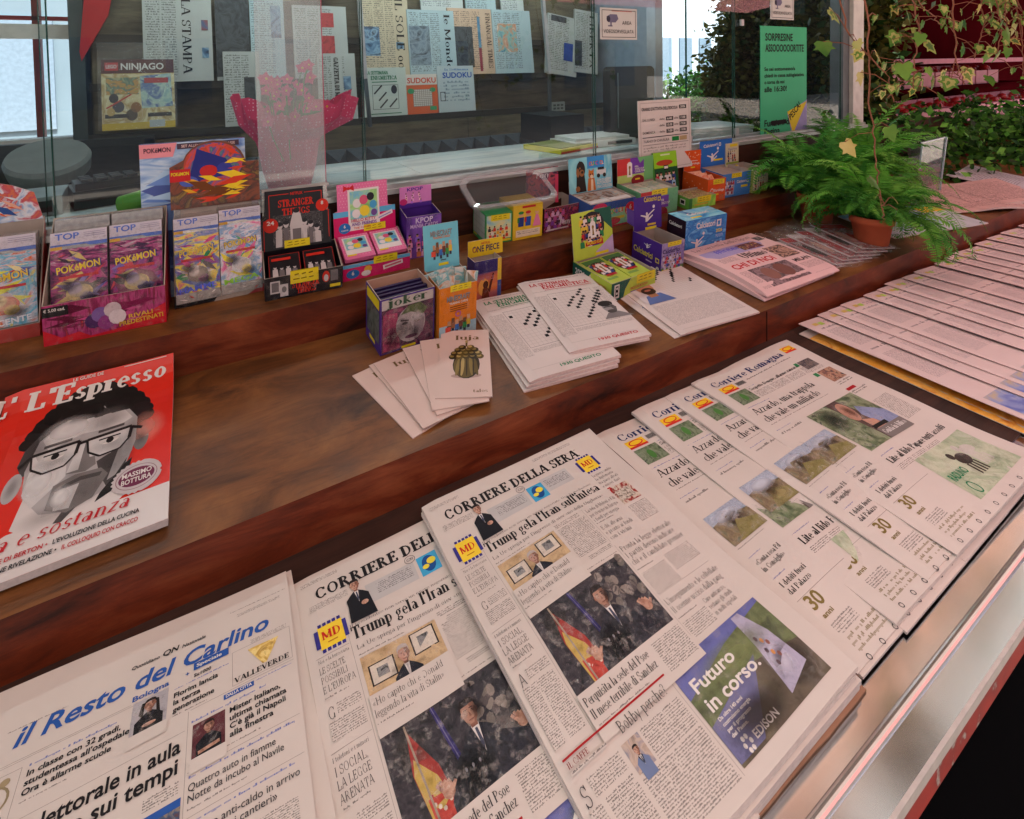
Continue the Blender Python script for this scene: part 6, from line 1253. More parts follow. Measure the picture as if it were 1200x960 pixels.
# ---------- purple pop box
PUR = mat('#4a2a86', .35, .4, 0, .15, 12)
def kp(c, w_, h):
    c.rect(0, 0, w_, h, art(['#5a3a98', '#7a4ab0', '#4a2a80', '#8a5ac0'], 12, .35, 3), 1); c.text('KPOP', w_*.5, h*.16, .016, ink('#d0c0e0', .3), w_*.5, bold=True, al='c', l=5); c.text('MANIA CARDS', w_*.5, h*.27, .011, ink('#c8b0dc', .3), w_*.8, bold=True, al='c', l=5)
    crowd(c, 0, h*.36, w_, h*.6, ['#d86aa8', '#8a6ad0', '#e0a0c8', '#5a3a90', '#c87a4a'], 8, 2, 4)
def kh(c, w_, h):
    c.rect(0, 0, w_, h, ink('#c87ab8', .35), 1); c.text('KPOP', w_*.48, .014, .010, ink('#4a2a86'), w_*.5, bold=True, al='c', l=4); crowd(c, .01, .016, w_-.02, h*.55, ['#e0a0d0', '#a86ad0', '#f0b8c8'], 6, 2, 6); c.rect(0, h*.78, w_, h*.22, ink('#4a2a86', .35), 4); c.ell(.012, h*.7, .012, .010, ink('#b02a6a', .35), 5)
Mb = onup(.515, 1.425, -3)
dbox('display_box', 'narrow purple box with a pink stepped card, between the pink box and the wooden wall', Mb, .108, .075, .128, .135, PUR, PUR, kp, None, [(0, 0), (.102, 0), (.102, .048), (.088, .048), (.088, .066), (.012, .066), (.012, .044), (0, .044)], kh, 3, PUR)
# ---------- green grid box, yellow box, dark neon box and the clear lid over them
def carton(name, label, M, w_, d, h, m_, front, left=None, top=None, group=None):
    mb = MB(); k = .0015
    mb.box(0, w_, 0, d, 0, h, m_); mb.box(.001, w_-.001, d*.48, d*.5, h, h+.0006, m_)
    if front: front(Can(mb, front_at(0, -.0003, h), .0002), w_, h)
    if left: left(Can(mb, side_at(-.0003, d, h), .0002), d, h)
    if top: top(Can(mb, Matrix.Translation((0, d, h+.0008)), .0002), w_, d)
    return place(mb.build(name), M, label, 'box', group)
def gfront(c, w_, h):
    c.rect(.004, .006, w_-.008, h-.02, art(['#7ab0c8', '#a8c8b0', '#d8c88a', '#9ac0a0'], 16, .35, 3), 1); crowd(c, .006, h*.36, w_-.012, h*.55, ['#c8402a', '#d8a83a', '#2a2a30', '#d8d0c8'], 7, 2, 9); c.text('AMICI', w_*.5, h*.28, .012, PRICE, w_*.7, bold=True, al='c', l=6) if False else price(c, w_*.2, h*.04, w_*.7, h*.2); c.rect(w_*.62, h*.88, w_*.33, h*.07, PRICE, 6)
def gside(c, w_, h):
    c.rect(.006, .004, w_-.01, h*.82, ink('#a9b0a8', .4), 1)
    for i in range(4): c.rect(.006, .004+h*.82*i/4, w_-.01, .0012, ink('#7c867c', .4), 2); c.rect(.006+(w_-.01)*i/4, .004, .0012, h*.82, ink('#7c867c', .4), 2)
    c.rect(w_*.1, h*.88, w_*.25, h*.05, PRICE, 2)
carton('card_box', 'green carton with a grid of white squares on its left side', onup(.774, 1.413, -6), .094, .105, .100, mat('#2c8a4a', .4, .4), gfront, gside)
def yfront(c, w_, h):
    for dx, q, q2 in ((.26, '#2c7a3a', '#2a3a7a'), (.5, '#b8282a', '#2a4a9a')): c.ell(w_*dx, h*.27, w_*.08, h*.06, ink('#c8987a', .35), 3); c.ell(w_*dx, h*.22, w_*.09, h*.045, ink(q, .35), 3.5); c.poly([(w_*(dx-.1), h*.35), (w_*(dx+.1), h*.35), (w_*(dx+.09), h*.62), (w_*(dx-.09), h*.62)], ink(q2, .35), 3); c.rect(w_*(dx-.12), h*.36, w_*.06, h*.14, ink(q, .35), 3.2)
    c.ell(w_*.8, h*.25, w_*.07, h*.06, ink('#d0a080', .35), 3); c.ell(w_*.8, h*.19, w_*.08, h*.05, ink('#d8b03a', .35), 3.3); c.poly([(w_*.76, h*.32), (w_*.84, h*.32), (w_*.96, h*.66), (w_*.66, h*.66)], ink('#d87aa0', .35), 3)
    c.rect(w_*.1, h*.72, w_*.82, h*.2, ink('#d8c8b0', .4), 2); c.body(w_*.14, h*.75, w_*.72, h*.14, bodymat('#d8c8b0', '#5a4a5a'), .006, 3); c.rect(w_*.3, h*.03, w_*.45, h*.06, ink('#c0282a', .35), 3)
carton('card_box', 'yellow carton printed with three small generic figures, beside the green one', onup(.870, 1.402, -3), .112, .10, .116, mat('#d8b428', .4, .4), yfront)
def perry(c, w_, h):
    c.rect(0, 0, w_, h, art(['#1a1018', '#8a2a5a', '#2a1424', '#b83a4a', '#5a2a7a'], 26, .3, 5, 3), 1); crowd(c, 0, 0, w_*.6, h*.9, ['#7a3a9a', '#a84a8a', '#3a1a3a', '#c8a0c0'], 7, 2, 3, ('#c08ab0', '#8a5a9a')); c.text('Perry', w_*.55, h*.78, .020, ink('#d8d0d4', .3), w_*.3, 'bold', sh=.15, al='c', l=7); c.rect(w_*.05, h*.88, w_*.6, h*.06, ink('#c8b8bc', .3), 6)
Mb = onup(.997, 1.408, 2)
dbox('display_box', 'black box with neon pink and purple figures beside the yellow carton', Mb, .165, .11, .085, .09, mat('#1c1218', .3, .4), None, perry, None, [(0, 0), (.145, 0), (.145, .075), (.128, .075), (.128, .105), (.012, .105), (.012, .06), (0, .06)], lambda c, w_, h: (c.rect(0, 0, w_, h, art(['#201620', '#5a3a5a', '#b8485a', '#2a1a28'], 24, .3, 8, 2), 1), c.text('Perry', w_*.5, .035, .02, ink('#c8c0c8', .3), .06, 'bold', sh=.15, al='c', l=4), c.rect(w_*.9, .03, w_*.1, h, ink('#d84a6a', .3), 5)), 4)
lid = MB(); CL = glassmat('clear_lid_plastic', (.80, .79, .80), 1.5, .05, .30, (.16, .15, .15)); CLR = glassmat('clear_lid_rim', (.90, .86, .88), 1.5, .12, .24, (.78, .73, .75))
def rrect(w_, d, r, n=6):
    P = []
    for cx, cy, a0 in ((w_-r, d-r, 0), (r, d-r, 90), (r, r, 180), (w_-r, r, 270)):
        for i in range(n+1): a = R(a0+90*i/n); P.append((cx+r*math.cos(a), cy+r*math.sin(a)))
    return P
LW, LD = .32, .155
o_, i_ = rrect(LW, LD, .04), [(x*.88+LW*.06, y*.80+LD*.10) for x, y in rrect(LW, LD, .04)]
def lipz(x, y): return .018*math.cos((x/LW-.5)*2.6) + .004*(y/LD)
for k in range(len(o_)):
    a, b_, c_, d_ = o_[k], o_[(k+1) % len(o_)], i_[(k+1) % len(o_)], i_[k]
    lid.face([(a[0], a[1], lipz(*a)), (b_[0], b_[1], lipz(*b_)), (c_[0], c_[1], lipz(*c_)-.004), (d_[0], d_[1], lipz(*d_)-.004)], CLR)
    lid.face([(a[0], a[1], lipz(*a)), (b_[0], b_[1], lipz(*b_)), (b_[0], b_[1], lipz(*b_)-.010), (a[0], a[1], lipz(*a)-.010)], CLR)
    lid.face([(d_[0], d_[1], lipz(*d_)-.004), (c_[0], c_[1], lipz(*c_)-.004), (c_[0], c_[1], -.006), (d_[0], d_[1], -.006)], CL)
lid.face([(x, y, -.006) for x, y in i_], CL)
place(lid.build('plastic_lid'), MX(.715, 1.372, 1.262, -3, R(26)), 'large clear plastic lid resting over the green and yellow cartons', 'plastic lid')
# ---------- pets box
def pets_head(c, w_, h):
    c.rect(0, 0, w_, h, art(['#6ab8c8', '#8ac8d0', '#5aa8c0', '#b0d8d8'], 5, .35, 2), 1)
    c.rect(w_*.42, 0, w_*.40, h*.34, ink('#3a8ac8', .35), 2)
    for i, (ch, q) in enumerate(zip('CUCCIOLI'[:7], ('#c83a4a', '#d8a82a', '#3aa85a', '#c83a8a', '#3a5ac8', '#d86a2a', '#d8d0c8'))): c.text(ch, w_*(.46+.05*i), h*.26, .014, ink(q, .35), bold=True, l=5)
    DK, TN = ink('#2a2220', .4), ink('#8a5a36', .4)
    c.ell(w_*.27, h*.34, w_*.10, h*.24, DK, 3); c.poly([(w_*.15, h*.98), (w_*.17, h*.5), (w_*.35, h*.5), (w_*.38, h*.98)], DK, 3.2); c.ell(w_*.2, h*.42, w_*.035, h*.13, TN, 3.5); c.ell(w_*.29, h*.44, w_*.055, h*.1, TN, 4); c.ell(w_*.30, h*.42, .006, .005, DK, 5); c.ell(w_*.25, h*.3, .004, .004, TN, 5); c.ell(w_*.19, h*.88, w_*.05, h*.08, TN, 4); c.poly([(w_*.19, h*.2), (w_*.25, h*.08), (w_*.27, h*.22)], DK, 4)
    OR, LT = ink('#b86a2c', .4), ink('#d8c0a4', .4)
    c.ell(w_*.50, h*.52, w_*.065, h*.12, OR, 5); c.poly([(w_*.44, h*.46), (w_*.45, h*.34), (w_*.49, h*.42)], OR, 5.2); c.poly([(w_*.52, h*.42), (w_*.56, h*.34), (w_*.565, h*.46)], OR, 5.2); c.poly([(w_*.40, h*.98), (w_*.43, h*.62), (w_*.57, h*.62), (w_*.60, h*.98)], OR, 5); c.ell(w_*.51, h*.58, w_*.035, h*.055, LT, 6); c.poly([(w_*.48, h*.98), (w_*.49, h*.66), (w_*.54, h*.66), (w_*.54, h*.98)], LT, 6)
    for q in (.48, .53): c.ell(w_*q, h*.51, .003, .003, DK, 7, 8)
    c.rect(w_*.63, h*.40, w_*.22, h*.16, ink('#c8c8c8', .3), 4); c.rect(w_*.66, h*.34, w_*.15, h*.08, DK, 4); c.ell(w_*.67, h*.58, .008, .008, DK, 5); c.ell(w_*.81, h*.58, .008, .008, DK, 5)
    c.text('CON 20 ADESIVI', w_*.63, h*.74, .008, WHITE, w_*.33, bold=True, l=5); c.text('AUTOADESIVI', w_*.62, h*.83, .010, WHITE, w_*.34, bold=True, l=5); c.text('E RACCOGLITORE', w_*.62, h*.94, .010, WHITE, w_*.36, bold=True, l=5)
def pets_front(c, w_, h):
    c.rect(0, 0, w_, h*.3, ink('#2a4a8a', .35), 1); c.rect(0, h*.3, w_, h*.7, art(['#6ab0a8', '#8ac090', '#b0b87a', '#7ab8b8'], 7, .35, 2), 1); c.ell(w_*.2, h*.2, w_*.16, h*.2, ink('#c0305a', .35), 2); c.rect(w_*.04, h*.3, w_*.32, h*.1, PRICE, 3)
    for i, (ch, q) in enumerate(zip('CUCCIOLI', ('#c83a4a', '#d8a82a', '#3aa85a', '#c83a8a', '#3a5ac8', '#d86a2a', '#d8d0c8', '#c83a4a'))): c.text(ch, w_*(.38+.045*i), h*.48, .018, ink(q, .35), bold=True, l=5)
    c.ell(w_*.88, h*.42, .026, .026, ink('#c02030', .35), 4); c.text('6', w_*.88, h*.42, .016, WHITE, bold=True, al='c', l=6); c.text('FIGURINE', w_*.88, h*.56, .006, WHITE, .04, bold=True, al='c', l=6); c.ell(w_*.5, h*.78, .035, .014, ink('#b03a4a', .35), 3); c.rect(w_*.4, h*.62, w_*.35, h*.1, ink('#d0b83a', .35), 3); c.rect(0, h*.93, w_, h*.07, ink('#b02a40', .35), 2)
Mb = onup(1.150, 1.352, .5)
dbox('display_box', 'blue display box with a dog and a kitten on its raised card', Mb, .212, .118, .094, .10, mat('#2f4f8c', .4, .4), None, pets_front, None, [(0, 0), (.208, 0), (.208, .055), (.196, .07), (.180, .07), (.180, .128), (.012, .128), (.012, .05), (0, .045)], pets_head, 8, mat('#6ab0bc', .4, .4), None, None, .06)
for k in range(2): flatpack(('white edged sticker packet in the left half of the pets box', 'white edged sticker packet in the right half of the pets box')[k], Mb @ Matrix.Translation((.010+.098*k, .108, .076)), .092, .098, .018, mat('#c4bcb8', .4, .4), lambda c, w_, h: (c.rect(.005, .006, w_-.01, h-.03, art(['#6a4a36', '#3a2a26', '#a88466', '#8aa8b0', '#c8b8a4'], 20, .3, 2+k, 3), 1), ), 'sticker packets in the pets box')
# ---------- red, purple and green football box
TROPHY = ink('#8a6a2a', .35)
def trophy(c, x, y, s, l):
    c.rect(x-s*.5, y-s, s, s*2, ink('#dcd6d2', .35), l); c.ell(x, y-s*.95, s*.42, s*.3, ink('#dcd6d2', .35), l+.2); c.ell(x, y-s*.42, s*.2, s*.26, TROPHY, l+1); c.poly([(x-s*.1, y-s*.3), (x+s*.1, y-s*.3), (x+s*.16, y+s*.55), (x-s*.16, y+s*.55)], TROPHY, l+1.1); c.rect(x-s*.18, y+s*.55, s*.36, s*.12, INK, l+1.2)
def wc_head(c, w_, h):
    c.rect(0, 0, w_*.35, h*.68, ink('#c23a3a', .35), 1); c.rect(w_*.35, 0, w_*.38, h*.68, ink('#6a3a9a', .35), 1); c.rect(w_*.73, 0, w_*.27, h, ink('#6aa86a', .35), 1); c.rect(0, h*.68, w_*.73, h*.32, ink('#a8c06a', .35), 1); c.poly([(w_*.55, h*.0), (w_*.8, 0), (w_*.62, h*.25)], ink('#6aa86a', .35), 2)
    trophy(c, w_*.33, h*.5, h*.28, 3)
    for i, tx in enumerate(('FIFA', 'WORLD CUP', 'COLLECTION')): c.text(tx, w_*.47, h*(.42+.1*i), .0075, WHITE, (None, .05, .055)[i], bold=True, l=5)
    c.ell(w_*.55, h*.95, w_*.18, h*.22, ink('#7a1c28', .35), 4); c.rect(w_*.48, h*.87, w_*.13, h*.06, PRICE, 5)
def wc_front(c, w_, h):
    c.rect(0, 0, w_*.35, h*.55, ink('#c23a3a', .35), 1); c.rect(w_*.3, h*.25, w_*.45, h*.5, ink('#6a3a9a', .35), 1.4); c.rect(w_*.7, 0, w_*.3, h, ink('#6aa87a', .35), 1.2); c.rect(0, h*.55, w_*.75, h*.45, ink('#8ab86a', .35), 1.1); trophy(c, w_*.38, h*.4, h*.24, 3)
    for i, tx in enumerate(('FIFA', 'WORLD CUP')): c.text(tx, w_*.5, h*(.48+.13*i), .009, WHITE, (None, .055)[i], bold=True, l=5)
    c.ell(w_*.58, h*.95, w_*.16, h*.24, ink('#7a1c28', .35), 3); price(c, w_*.28, -h*.05, w_*.42, h*.28)
Mb = onup(1.402, 1.368, .3)
dbox('display_box', 'display box in blocks of red, purple and green with a golden trophy emblem', Mb, .200, .125, .096, .10, mat('#6fa878', .4, .4), None, wc_front, None, [(0, 0), (.196, 0), (.196, .095), (.002, .095), (0, .05)], wc_head, 5, None, None, None, .055)
for k in range(2): flatpack(('pale card packet in the left half of the trophy emblem box', 'pale card packet in the right half of the trophy emblem box')[k], Mb @ Matrix.Translation((.008+.094*k, .116, .068)), .088, .106, .022, art(['#a8b8b0', '#c8b8a8', '#8aa898', '#b8a8b8'], 24, .3, 4+k), None, 'card packets in the trophy box')
# ---------- green album and its tray
GRNB = mat('#5a9a3a', .4, .4, 0, .1, 14)
def alb(c, w_, h):
    c.rect(0, 0, w_, h*.32, ink('#8ac02a', .35), 1); c.rect(0, h*.3, w_, h*.7, ink('#1f4a2a', .35), 1); c.rect(w_*.3, .008, w_*.4, .006, ink('#c8d8a8', .35), 3); c.ell(w_*.45, h*.22, w_*.36, h*.06, ink('#a8402a', .35), 2); c.rect(w_*.4, h*.27, w_*.2, h*.1, INK, 3); c.rect(w_*.42, h*.29, w_*.16, h*.05, WHITE, 4); crowd(c, 0, h*.34, w_, h*.6, ['#b82a30', '#2a3a7a', '#8ab0d0', '#c8c8c8', '#a82a3a'], 10, 4, 12)
def gtray(c, w_, h): c.rect(0, 0, w_, h, art(['#7ac03a', '#9ad04a', '#6ab030', '#b0d86a'], 9, .35, 2), 1); c.rect(0, 0, w_*.12, h, ink('#3a7a3a', .35), 2); c.rect(w_*.2, h*.6, w_*.5, h*.12, ink('#c8a83a', .35), 3); price(c, w_*.3, -h*.05, w_*.5, h*.55)
Mb = onup(1.646, 1.350, -1)
dbox('display_box', 'low lime green box with football pictures, in front of the small green album', Mb, .155, .085, .045, .05, GRNB, None, gtray, lambda c, w_, h: (c.rect(w_*.5, h*.2, w_*.3, h*.5, WHITE, 2), c.rect(w_*.55, h*.3, w_*.2, h*.3, INK, 3)), None, None)
for k in range(2): flatpack(('football card packet at the left in the low lime box', 'football card packet at the right in the low lime box')[k], Mb @ Matrix.Translation((.006+.073*k, .078, .026)), .070, .072, .018, art(['#8a3a2a', '#5a8a3a', '#c8b08a', '#2a4a3a', '#a84a3a'], 30, .3, 6+k, 3), None, 'card packets in the low lime box')
mb = MB(); mb.box(0, .135, 0, .008, 0, .20, GRNB, '', {'f': mat('#1f4a2a', .35, .4)}); alb(Can(mb, front_at(0, -.0003, .20), .0002), .135, .20)
place(mb.build('sticker_album'), MX(1.598, 1.462, zup(1.462)+.001, 0, R(-6)), 'green sticker album with rows of football players, standing upright', 'album')
# ---------- orange box
ORM = mat('#c8521e', .4, .4, 0, .08, 20)
def ohead(c, w_, h):
    c.rect(0, 0, w_, h, ink('#d0501e', .35), 1); rr = random.Random(3)
    for i in range(14): c.ell(w_*rr.random(), h*(.1+.3*rr.random()), .0025, .0025, ink('#d8b8a0', .35), 2, 6)
    c.ring(w_*.2, h*.66, .010, .010, .003, WHITE, 3); c.text('Eurospin', w_*.34, h*.69, .009, WHITE, w_*.58, bold=True, l=4) if False else c.text('Eurologa', w_*.34, h*.69, .009, WHITE, w_*.58, bold=True, l=4); c.rect(w_*.4, h*.8, w_*.25, h*.06, PRICE, 3); c.rect(w_*.3, h*.5, w_*.5, h*.03, WHITE, 3)
def ofront(c, w_, h):
    c.rect(0, 0, w_, h, ink('#d0501e', .35), 1); price(c, w_*.28, h*.02, w_*.62, h*.22); c.ring(w_*.24, h*.52, .009, .011, .003, WHITE, 3); c.text('Eurologa', w_*.36, h*.56, .010, WHITE, w_*.56, bold=True, l=4); c.rect(w_*.42, h*.66, w_*.2, h*.06, PRICE, 3); c.rect(w_*.66, h*.72, w_*.26, h*.22, art(['#5a1a10', '#c86a3a', '#7a2a18'], 120, .35, 3, 1), 3)
Mb = onup(1.79, 1.378, -5)
dbox('display_box', 'orange box with an upright orange card, between the green album and the blue box', Mb, .100, .135, .096, .098, ORM, mat('#b8481c', .5), ofront, lambda c, w_, h: [c.ell(w_*(.1+.1*i), h*(.3+.3*((i*7) % 3)/2), .003, .003, ink('#d8a080', .35), 2, 6) for i in range(9)], [(0, 0), (.096, 0), (.096, .09), (.0, .09)], ohead, 2, None, None, None, .05)
for k in range(3): pack('card_packet', 'orange edged card packet lying in the orange box', Mb @ Matrix.Translation((.012, .03+.03*k, .055)) @ Matrix.Rotation(R(-40), 4, 'X'), .076, .05, .004, art(['#c85a2a', '#d8a07a', '#b03a1a'], 30, .3, k), None, 'card packets in the orange box')
# ---------- blue volleyball boxes
BLU = mat('#2f66ac', .35, .4, 0, .06, 14)
def keeper(c, x, y, s, l, q=None, ball=True):
    q = q or ink('#d4cbcb', .35)
    c.ell(x, y, .16*s, .19*s, q, l); c.poly([(x-.24*s, y+.24*s), (x+.26*s, y+.12*s), (x+.34*s, y+.3*s), (x+.14*s, y+.95*s), (x-.22*s, y+1.0*s)], q, l+.2); c.poly([(x-.2*s, y+.45*s), (x-.2*s, y+.22*s), (x-.95*s, y+.02*s), (x-1.05*s, y+.14*s)], q, l+.3)
    c.poly([(x+.2*s, y+.36*s), (x+.2*s, y+.12*s), (x+1.2*s, y-.45*s), (x+1.3*s, y-.36*s)], q, l+.3); c.poly([(x+.12*s, y+.95*s), (x+.3*s, y+.55*s), (x+.95*s, y+.2*s), (x+1.0*s, y+.34*s)], q, l+.1)
    if ball: c.ell(x+1.15*s, y-.78*s, .2*s, .2*s, q, l)
def cb_head(c, w_, h):
    c.rect(0, 0, w_, h, ink('#2f66b4', .35), 1); c.text('Calciatori', w_*.12, h*.26, .013, WHITE, w_*.42, bold=True, rot=-3, l=4); c.frame(w_*.58, h*.12, .014, .014, .003, WHITE, 4); keeper(c, w_*.38, h*.55, h*.28, 3); c.rect(w_*.42, h*.74, w_*.28, h*.07, PRICE, 6)
def cb_front(c, w_, h):
    c.rect(0, 0, w_, h, ink('#3a78bc', .35), 1); c.rect(w_*.06, h*.3, w_*.36, h*.62, ink('#8a9ab8', .35), 2); crowd(c, w_*.05, h*.22, w_*.38, h*.66, ['#b82a3a', '#2a3a8a', '#c8c8d0', '#8a2a3a'], 9, 3, 14); c.text('Calciatori', w_*.5, h*.45, .012, WHITE, w_*.34, bold=True, l=4); c.frame(w_*.86, h*.35, .013, .013, .0025, WHITE, 4); c.rect(w_*.66, h*.56, w_*.24, h*.1, PRICE, 4); price(c, w_*.3, .0, w_*.36, h*.2)
Mb = onup(1.893, 1.386, -2)
dbox('display_box', 'blue box with a white diving player on its raised card, on the upper shelf', Mb, .178, .125, .102, .105, BLU, None, cb_front, None, [(0, 0), (.212, 0), (.212, .115), (.0, .108)], cb_head, 4, None, None, None, .085)
def cream(c, w_, h): c.rect(0, 0, w_, h, ink('#c8bfa0', .35), 1); c.rect(0, h*.9, w_, h*.1, ink('#8aa03a', .35), 2); c.rect(w_*.3, h*.05, w_*.6, h*.12, PRICE, 3); c.text('Figurine', w_*.5, h*.33, .010, ink('#8a8a9a', .35), w_*.7, bold=True, al='c', l=4); crowd(c, w_*.1, h*.32, w_*.8, h*.55, ['#a82a30', '#3a3a5a', '#c8c8c8'], 8, 3, 16)
Mb = onup(2.083, 1.374, 1)
dbox('display_box', 'cream and lime box at the right end of the upper shelf', Mb, .108, .12, .10, .10, mat('#a8b060', .4, .4), None, cream, None, None, None, floor=.075)
mb = MB(); mb.box(0, .088, 0, .006, 0, .195, mat('#b8b0a0', .4)); cream(Can(mb, front_at(0, -.0003, .10), .0002), .088, .10); mb.T = Matrix.Translation((0, 0, .1)); cream(Can(mb, front_at(0, -.0003, .096), .0002), .088, .096)
place(mb.build('sticker_card'), MX(2.062, 1.485, zup(1.485), 0, R(0)), 'cream printed card standing behind the blue box near the window', 'card')

# ---------- middle shelf boxes
def joker(c, w_, h):
    c.rect(.004, .004, w_-.008, h-.008, ink('#b8b0ac', .35), 1); c.rect(.004, h*.2, w_-.008, h*.8-.004, art(['#3a2040', '#6a2a4a', '#2a1a30', '#8a2a5a'], 16, .35, 3, 2), 1.5)
    c.text('joker', w_*.5, h*.16, .022, ink('#35503a', .35), w_*.72, 'bold', al='c', l=9)
    # a plain stylised shouting mask in place of the printed figure
    c.poly([(w_*.05, h*.28), (w_*.3, h*.3), (w_*.35, h*.95), (w_*.05, h*.95)], art(['#b83a6a', '#8a2050', '#d0527a'], 18, .35, 4, 2), 2)
    c.ell(w_*.55, h*.56, w_*.27, h*.33, ink('#a49a9c', .35), 3, 24); c.poly([(w_*.36, h*.36), (w_*.5, h*.22), (w_*.72, h*.20), (w_*.86, h*.34), (w_*.78, h*.44), (w_*.55, h*.34)], ink('#5c6a44', .35), 4)
    for q in (.44, .66): c.ell(w_*q, h*.53, w_*.055, h*.025, ink('#2c2428', .35), 5); c.line(w_*(q-.08), h*.46, w_*(q+.07), h*.49, .004, ink('#4a4044', .35), 5)
    c.poly([(w_*.54, h*.53), (w_*.60, h*.68), (w_*.50, h*.68)], ink('#7c7072', .35), 5); c.ell(w_*.56, h*.79, w_*.12, h*.035, ink('#5a2a48', .35), 5)
    c.poly([(w_*.6, h*.56), (w_*.8, h*.5), (w_*.78, h*.76), (w_*.62, h*.88)], ink('#867a80', .35), 4.5); c.blob(w_*.42, h*.62, w_*.14, h*.2, '#5a5054', .6, 6); c.blob(w_*.66, h*.45, w_*.12, h*.12, '#d8d0d0', .6, 6); c.blob(w_*.62, h*.72, w_*.12, h*.14, '#4a4046', .6, 6); c.blob(w_*.22, h*.72, w_*.18, h*.25, '#2a0c20', .7, 3.5); c.grain(.004, h*.2, w_-.008, h*.8-.004, 7, .34, 60); c.rect(w_*.38, h*.93, w_*.26, h*.045, PRICE, 8)
Mb = onmid(.353, 1.178, 2)
dbox('display_box', 'open purple edged box with a pale stylised face, left of the orange box', Mb, .142, .105, .140, .142, mat('#3e2078', .4, .4), mat('#b8907c', .7, .1, 0, .08, 20), joker, lambda c, w_, h: (c.rect(.01, .004, w_-.016, .026, PRICE, 2), c.rect(.01, .035, w_-.016, h-.06, art(['#2a302c', '#4a544c', '#6a706a', '#1c201e'], 20, .35, 6, 2), 2), c.rect(.03, h-.02, .04, .01, PRICE, 3)))
for k in range(7): pack('card_packet', 'dark purple card packet standing in the open purple edged box', Mb @ Matrix.Translation((.006+.001*(k % 3), .014+.0115*k, .004)), .13, .118+.004*(k % 3), .008, mat('#241640', .35, .4), None, 'purple packets in the open box')
SKYB = ink('#6ab4c4', .35)
def mc_title(c, x, y, w_, l):
    c.text('MINECRAFT', x, y, .0135, ink('#4a4a4c', .35), w_, bold=True, l=l); c.text('MINECRAFT', x-.0008, y-.0012, .0135, ink('#8a8a8c', .35), w_, bold=True, l=l+1)
def blockfolk(c, x, y, w_, h, l):
    for i, q in enumerate(('#5a4a3a', '#8a5a3a', '#3a6ab0', '#6a3a2a', '#3a8a4a', '#c8a83a')):
        cx = x+w_*(.08+.15*i); yy = y+h*(.1 if i % 2 else .25); c.rect(cx, yy, w_*.12, h*.28, ink(('#b08a6a', '#6a4a36', '#c89a78')[i % 3], .35), l+1); c.rect(cx-w_*.02, yy+h*.28, w_*.16, h*.36, ink(q, .35), l); c.rect(cx+w_*.01, yy+h*.62, w_*.1, h*.2, ink('#3a3a4a', .35), l+.5)
    c.rect(x, y+h*.6, w_*.2, h*.3, ink('#c84a3a', .35), l+1.5)
def mcf(c, w_, h):
    c.rect(0, 0, w_, h*.74, ink('#d2771e', .35), 1); c.rect(0, h*.74, w_, h*.26, ink('#9ab8c4', .35), 1); price(c, w_*.28, -.004, w_*.56, h*.13); mc_title(c, w_*.2, h*.29, w_*.62, 4); c.text('TRADING CARDS', w_*.26, h*.345, .0055, WHITE, w_*.5, bold=True, l=5)
    for i in range(3): c.rect(w_*.28, h*(.39+.04*i), w_*.46, h*.016, ink('#6a3a14', .35), 3)
    c.ring(w_*.5, h*.55, .008, .008, .003, ink('#a85a9a', .35), 4); blockfolk(c, w_*.16, h*.58, w_*.7, h*.32, 4); c.rect(w_*.38, h*.92, w_*.26, h*.045, PRICE, 5)
def mch(c, w_, h):
    c.rect(0, 0, w_, h, SKYB, 1); mc_title(c, w_*.2, h*.26, w_*.62, 3); c.text('TRADING CARDS', w_*.26, h*.32, .006, ink('#c8702a', .35), w_*.5, bold=True, l=4); blockfolk(c, w_*.2, h*.36, w_*.62, h*.38, 3); c.rect(w_*.40, h*.86, w_*.28, h*.06, PRICE, 4); c.rect(w_*.46, h*.79, w_*.16, h*.02, INK2, 4)
Mb = onmid(.502, 1.168, -1)
dbox('display_box', 'orange open box with a pale blue raised card, between the purple and the yellow boxes', Mb, .104, .105, .137, .140, mat('#c8701c', .4, .4), mat('#a49a88', .7, .1, 0, .08, 20), mcf, None, [(0, 0), (.102, 0), (.102, .122), (.0, .122)], mch, 8, mat('#6ab4c4', .4, .4))
for k in range(9):
    rr = random.Random(k); pack('card_packet', 'white and teal card packet leaning in the orange box', Mb @ Matrix.Translation((.008+.030*(k % 3), .018+.026*(k//3), .012)) @ Matrix.Rotation(R(rr.uniform(-16, 16)), 4, 'Y') @ Matrix.Rotation(R(-14), 4, 'X'), .034, .126+.014*rr.random(), .005, art(['#c8c0b8', '#6ab0b8', '#d8d4cc', '#c8803a'], 30, .35, k), None, 'packets in the orange box')
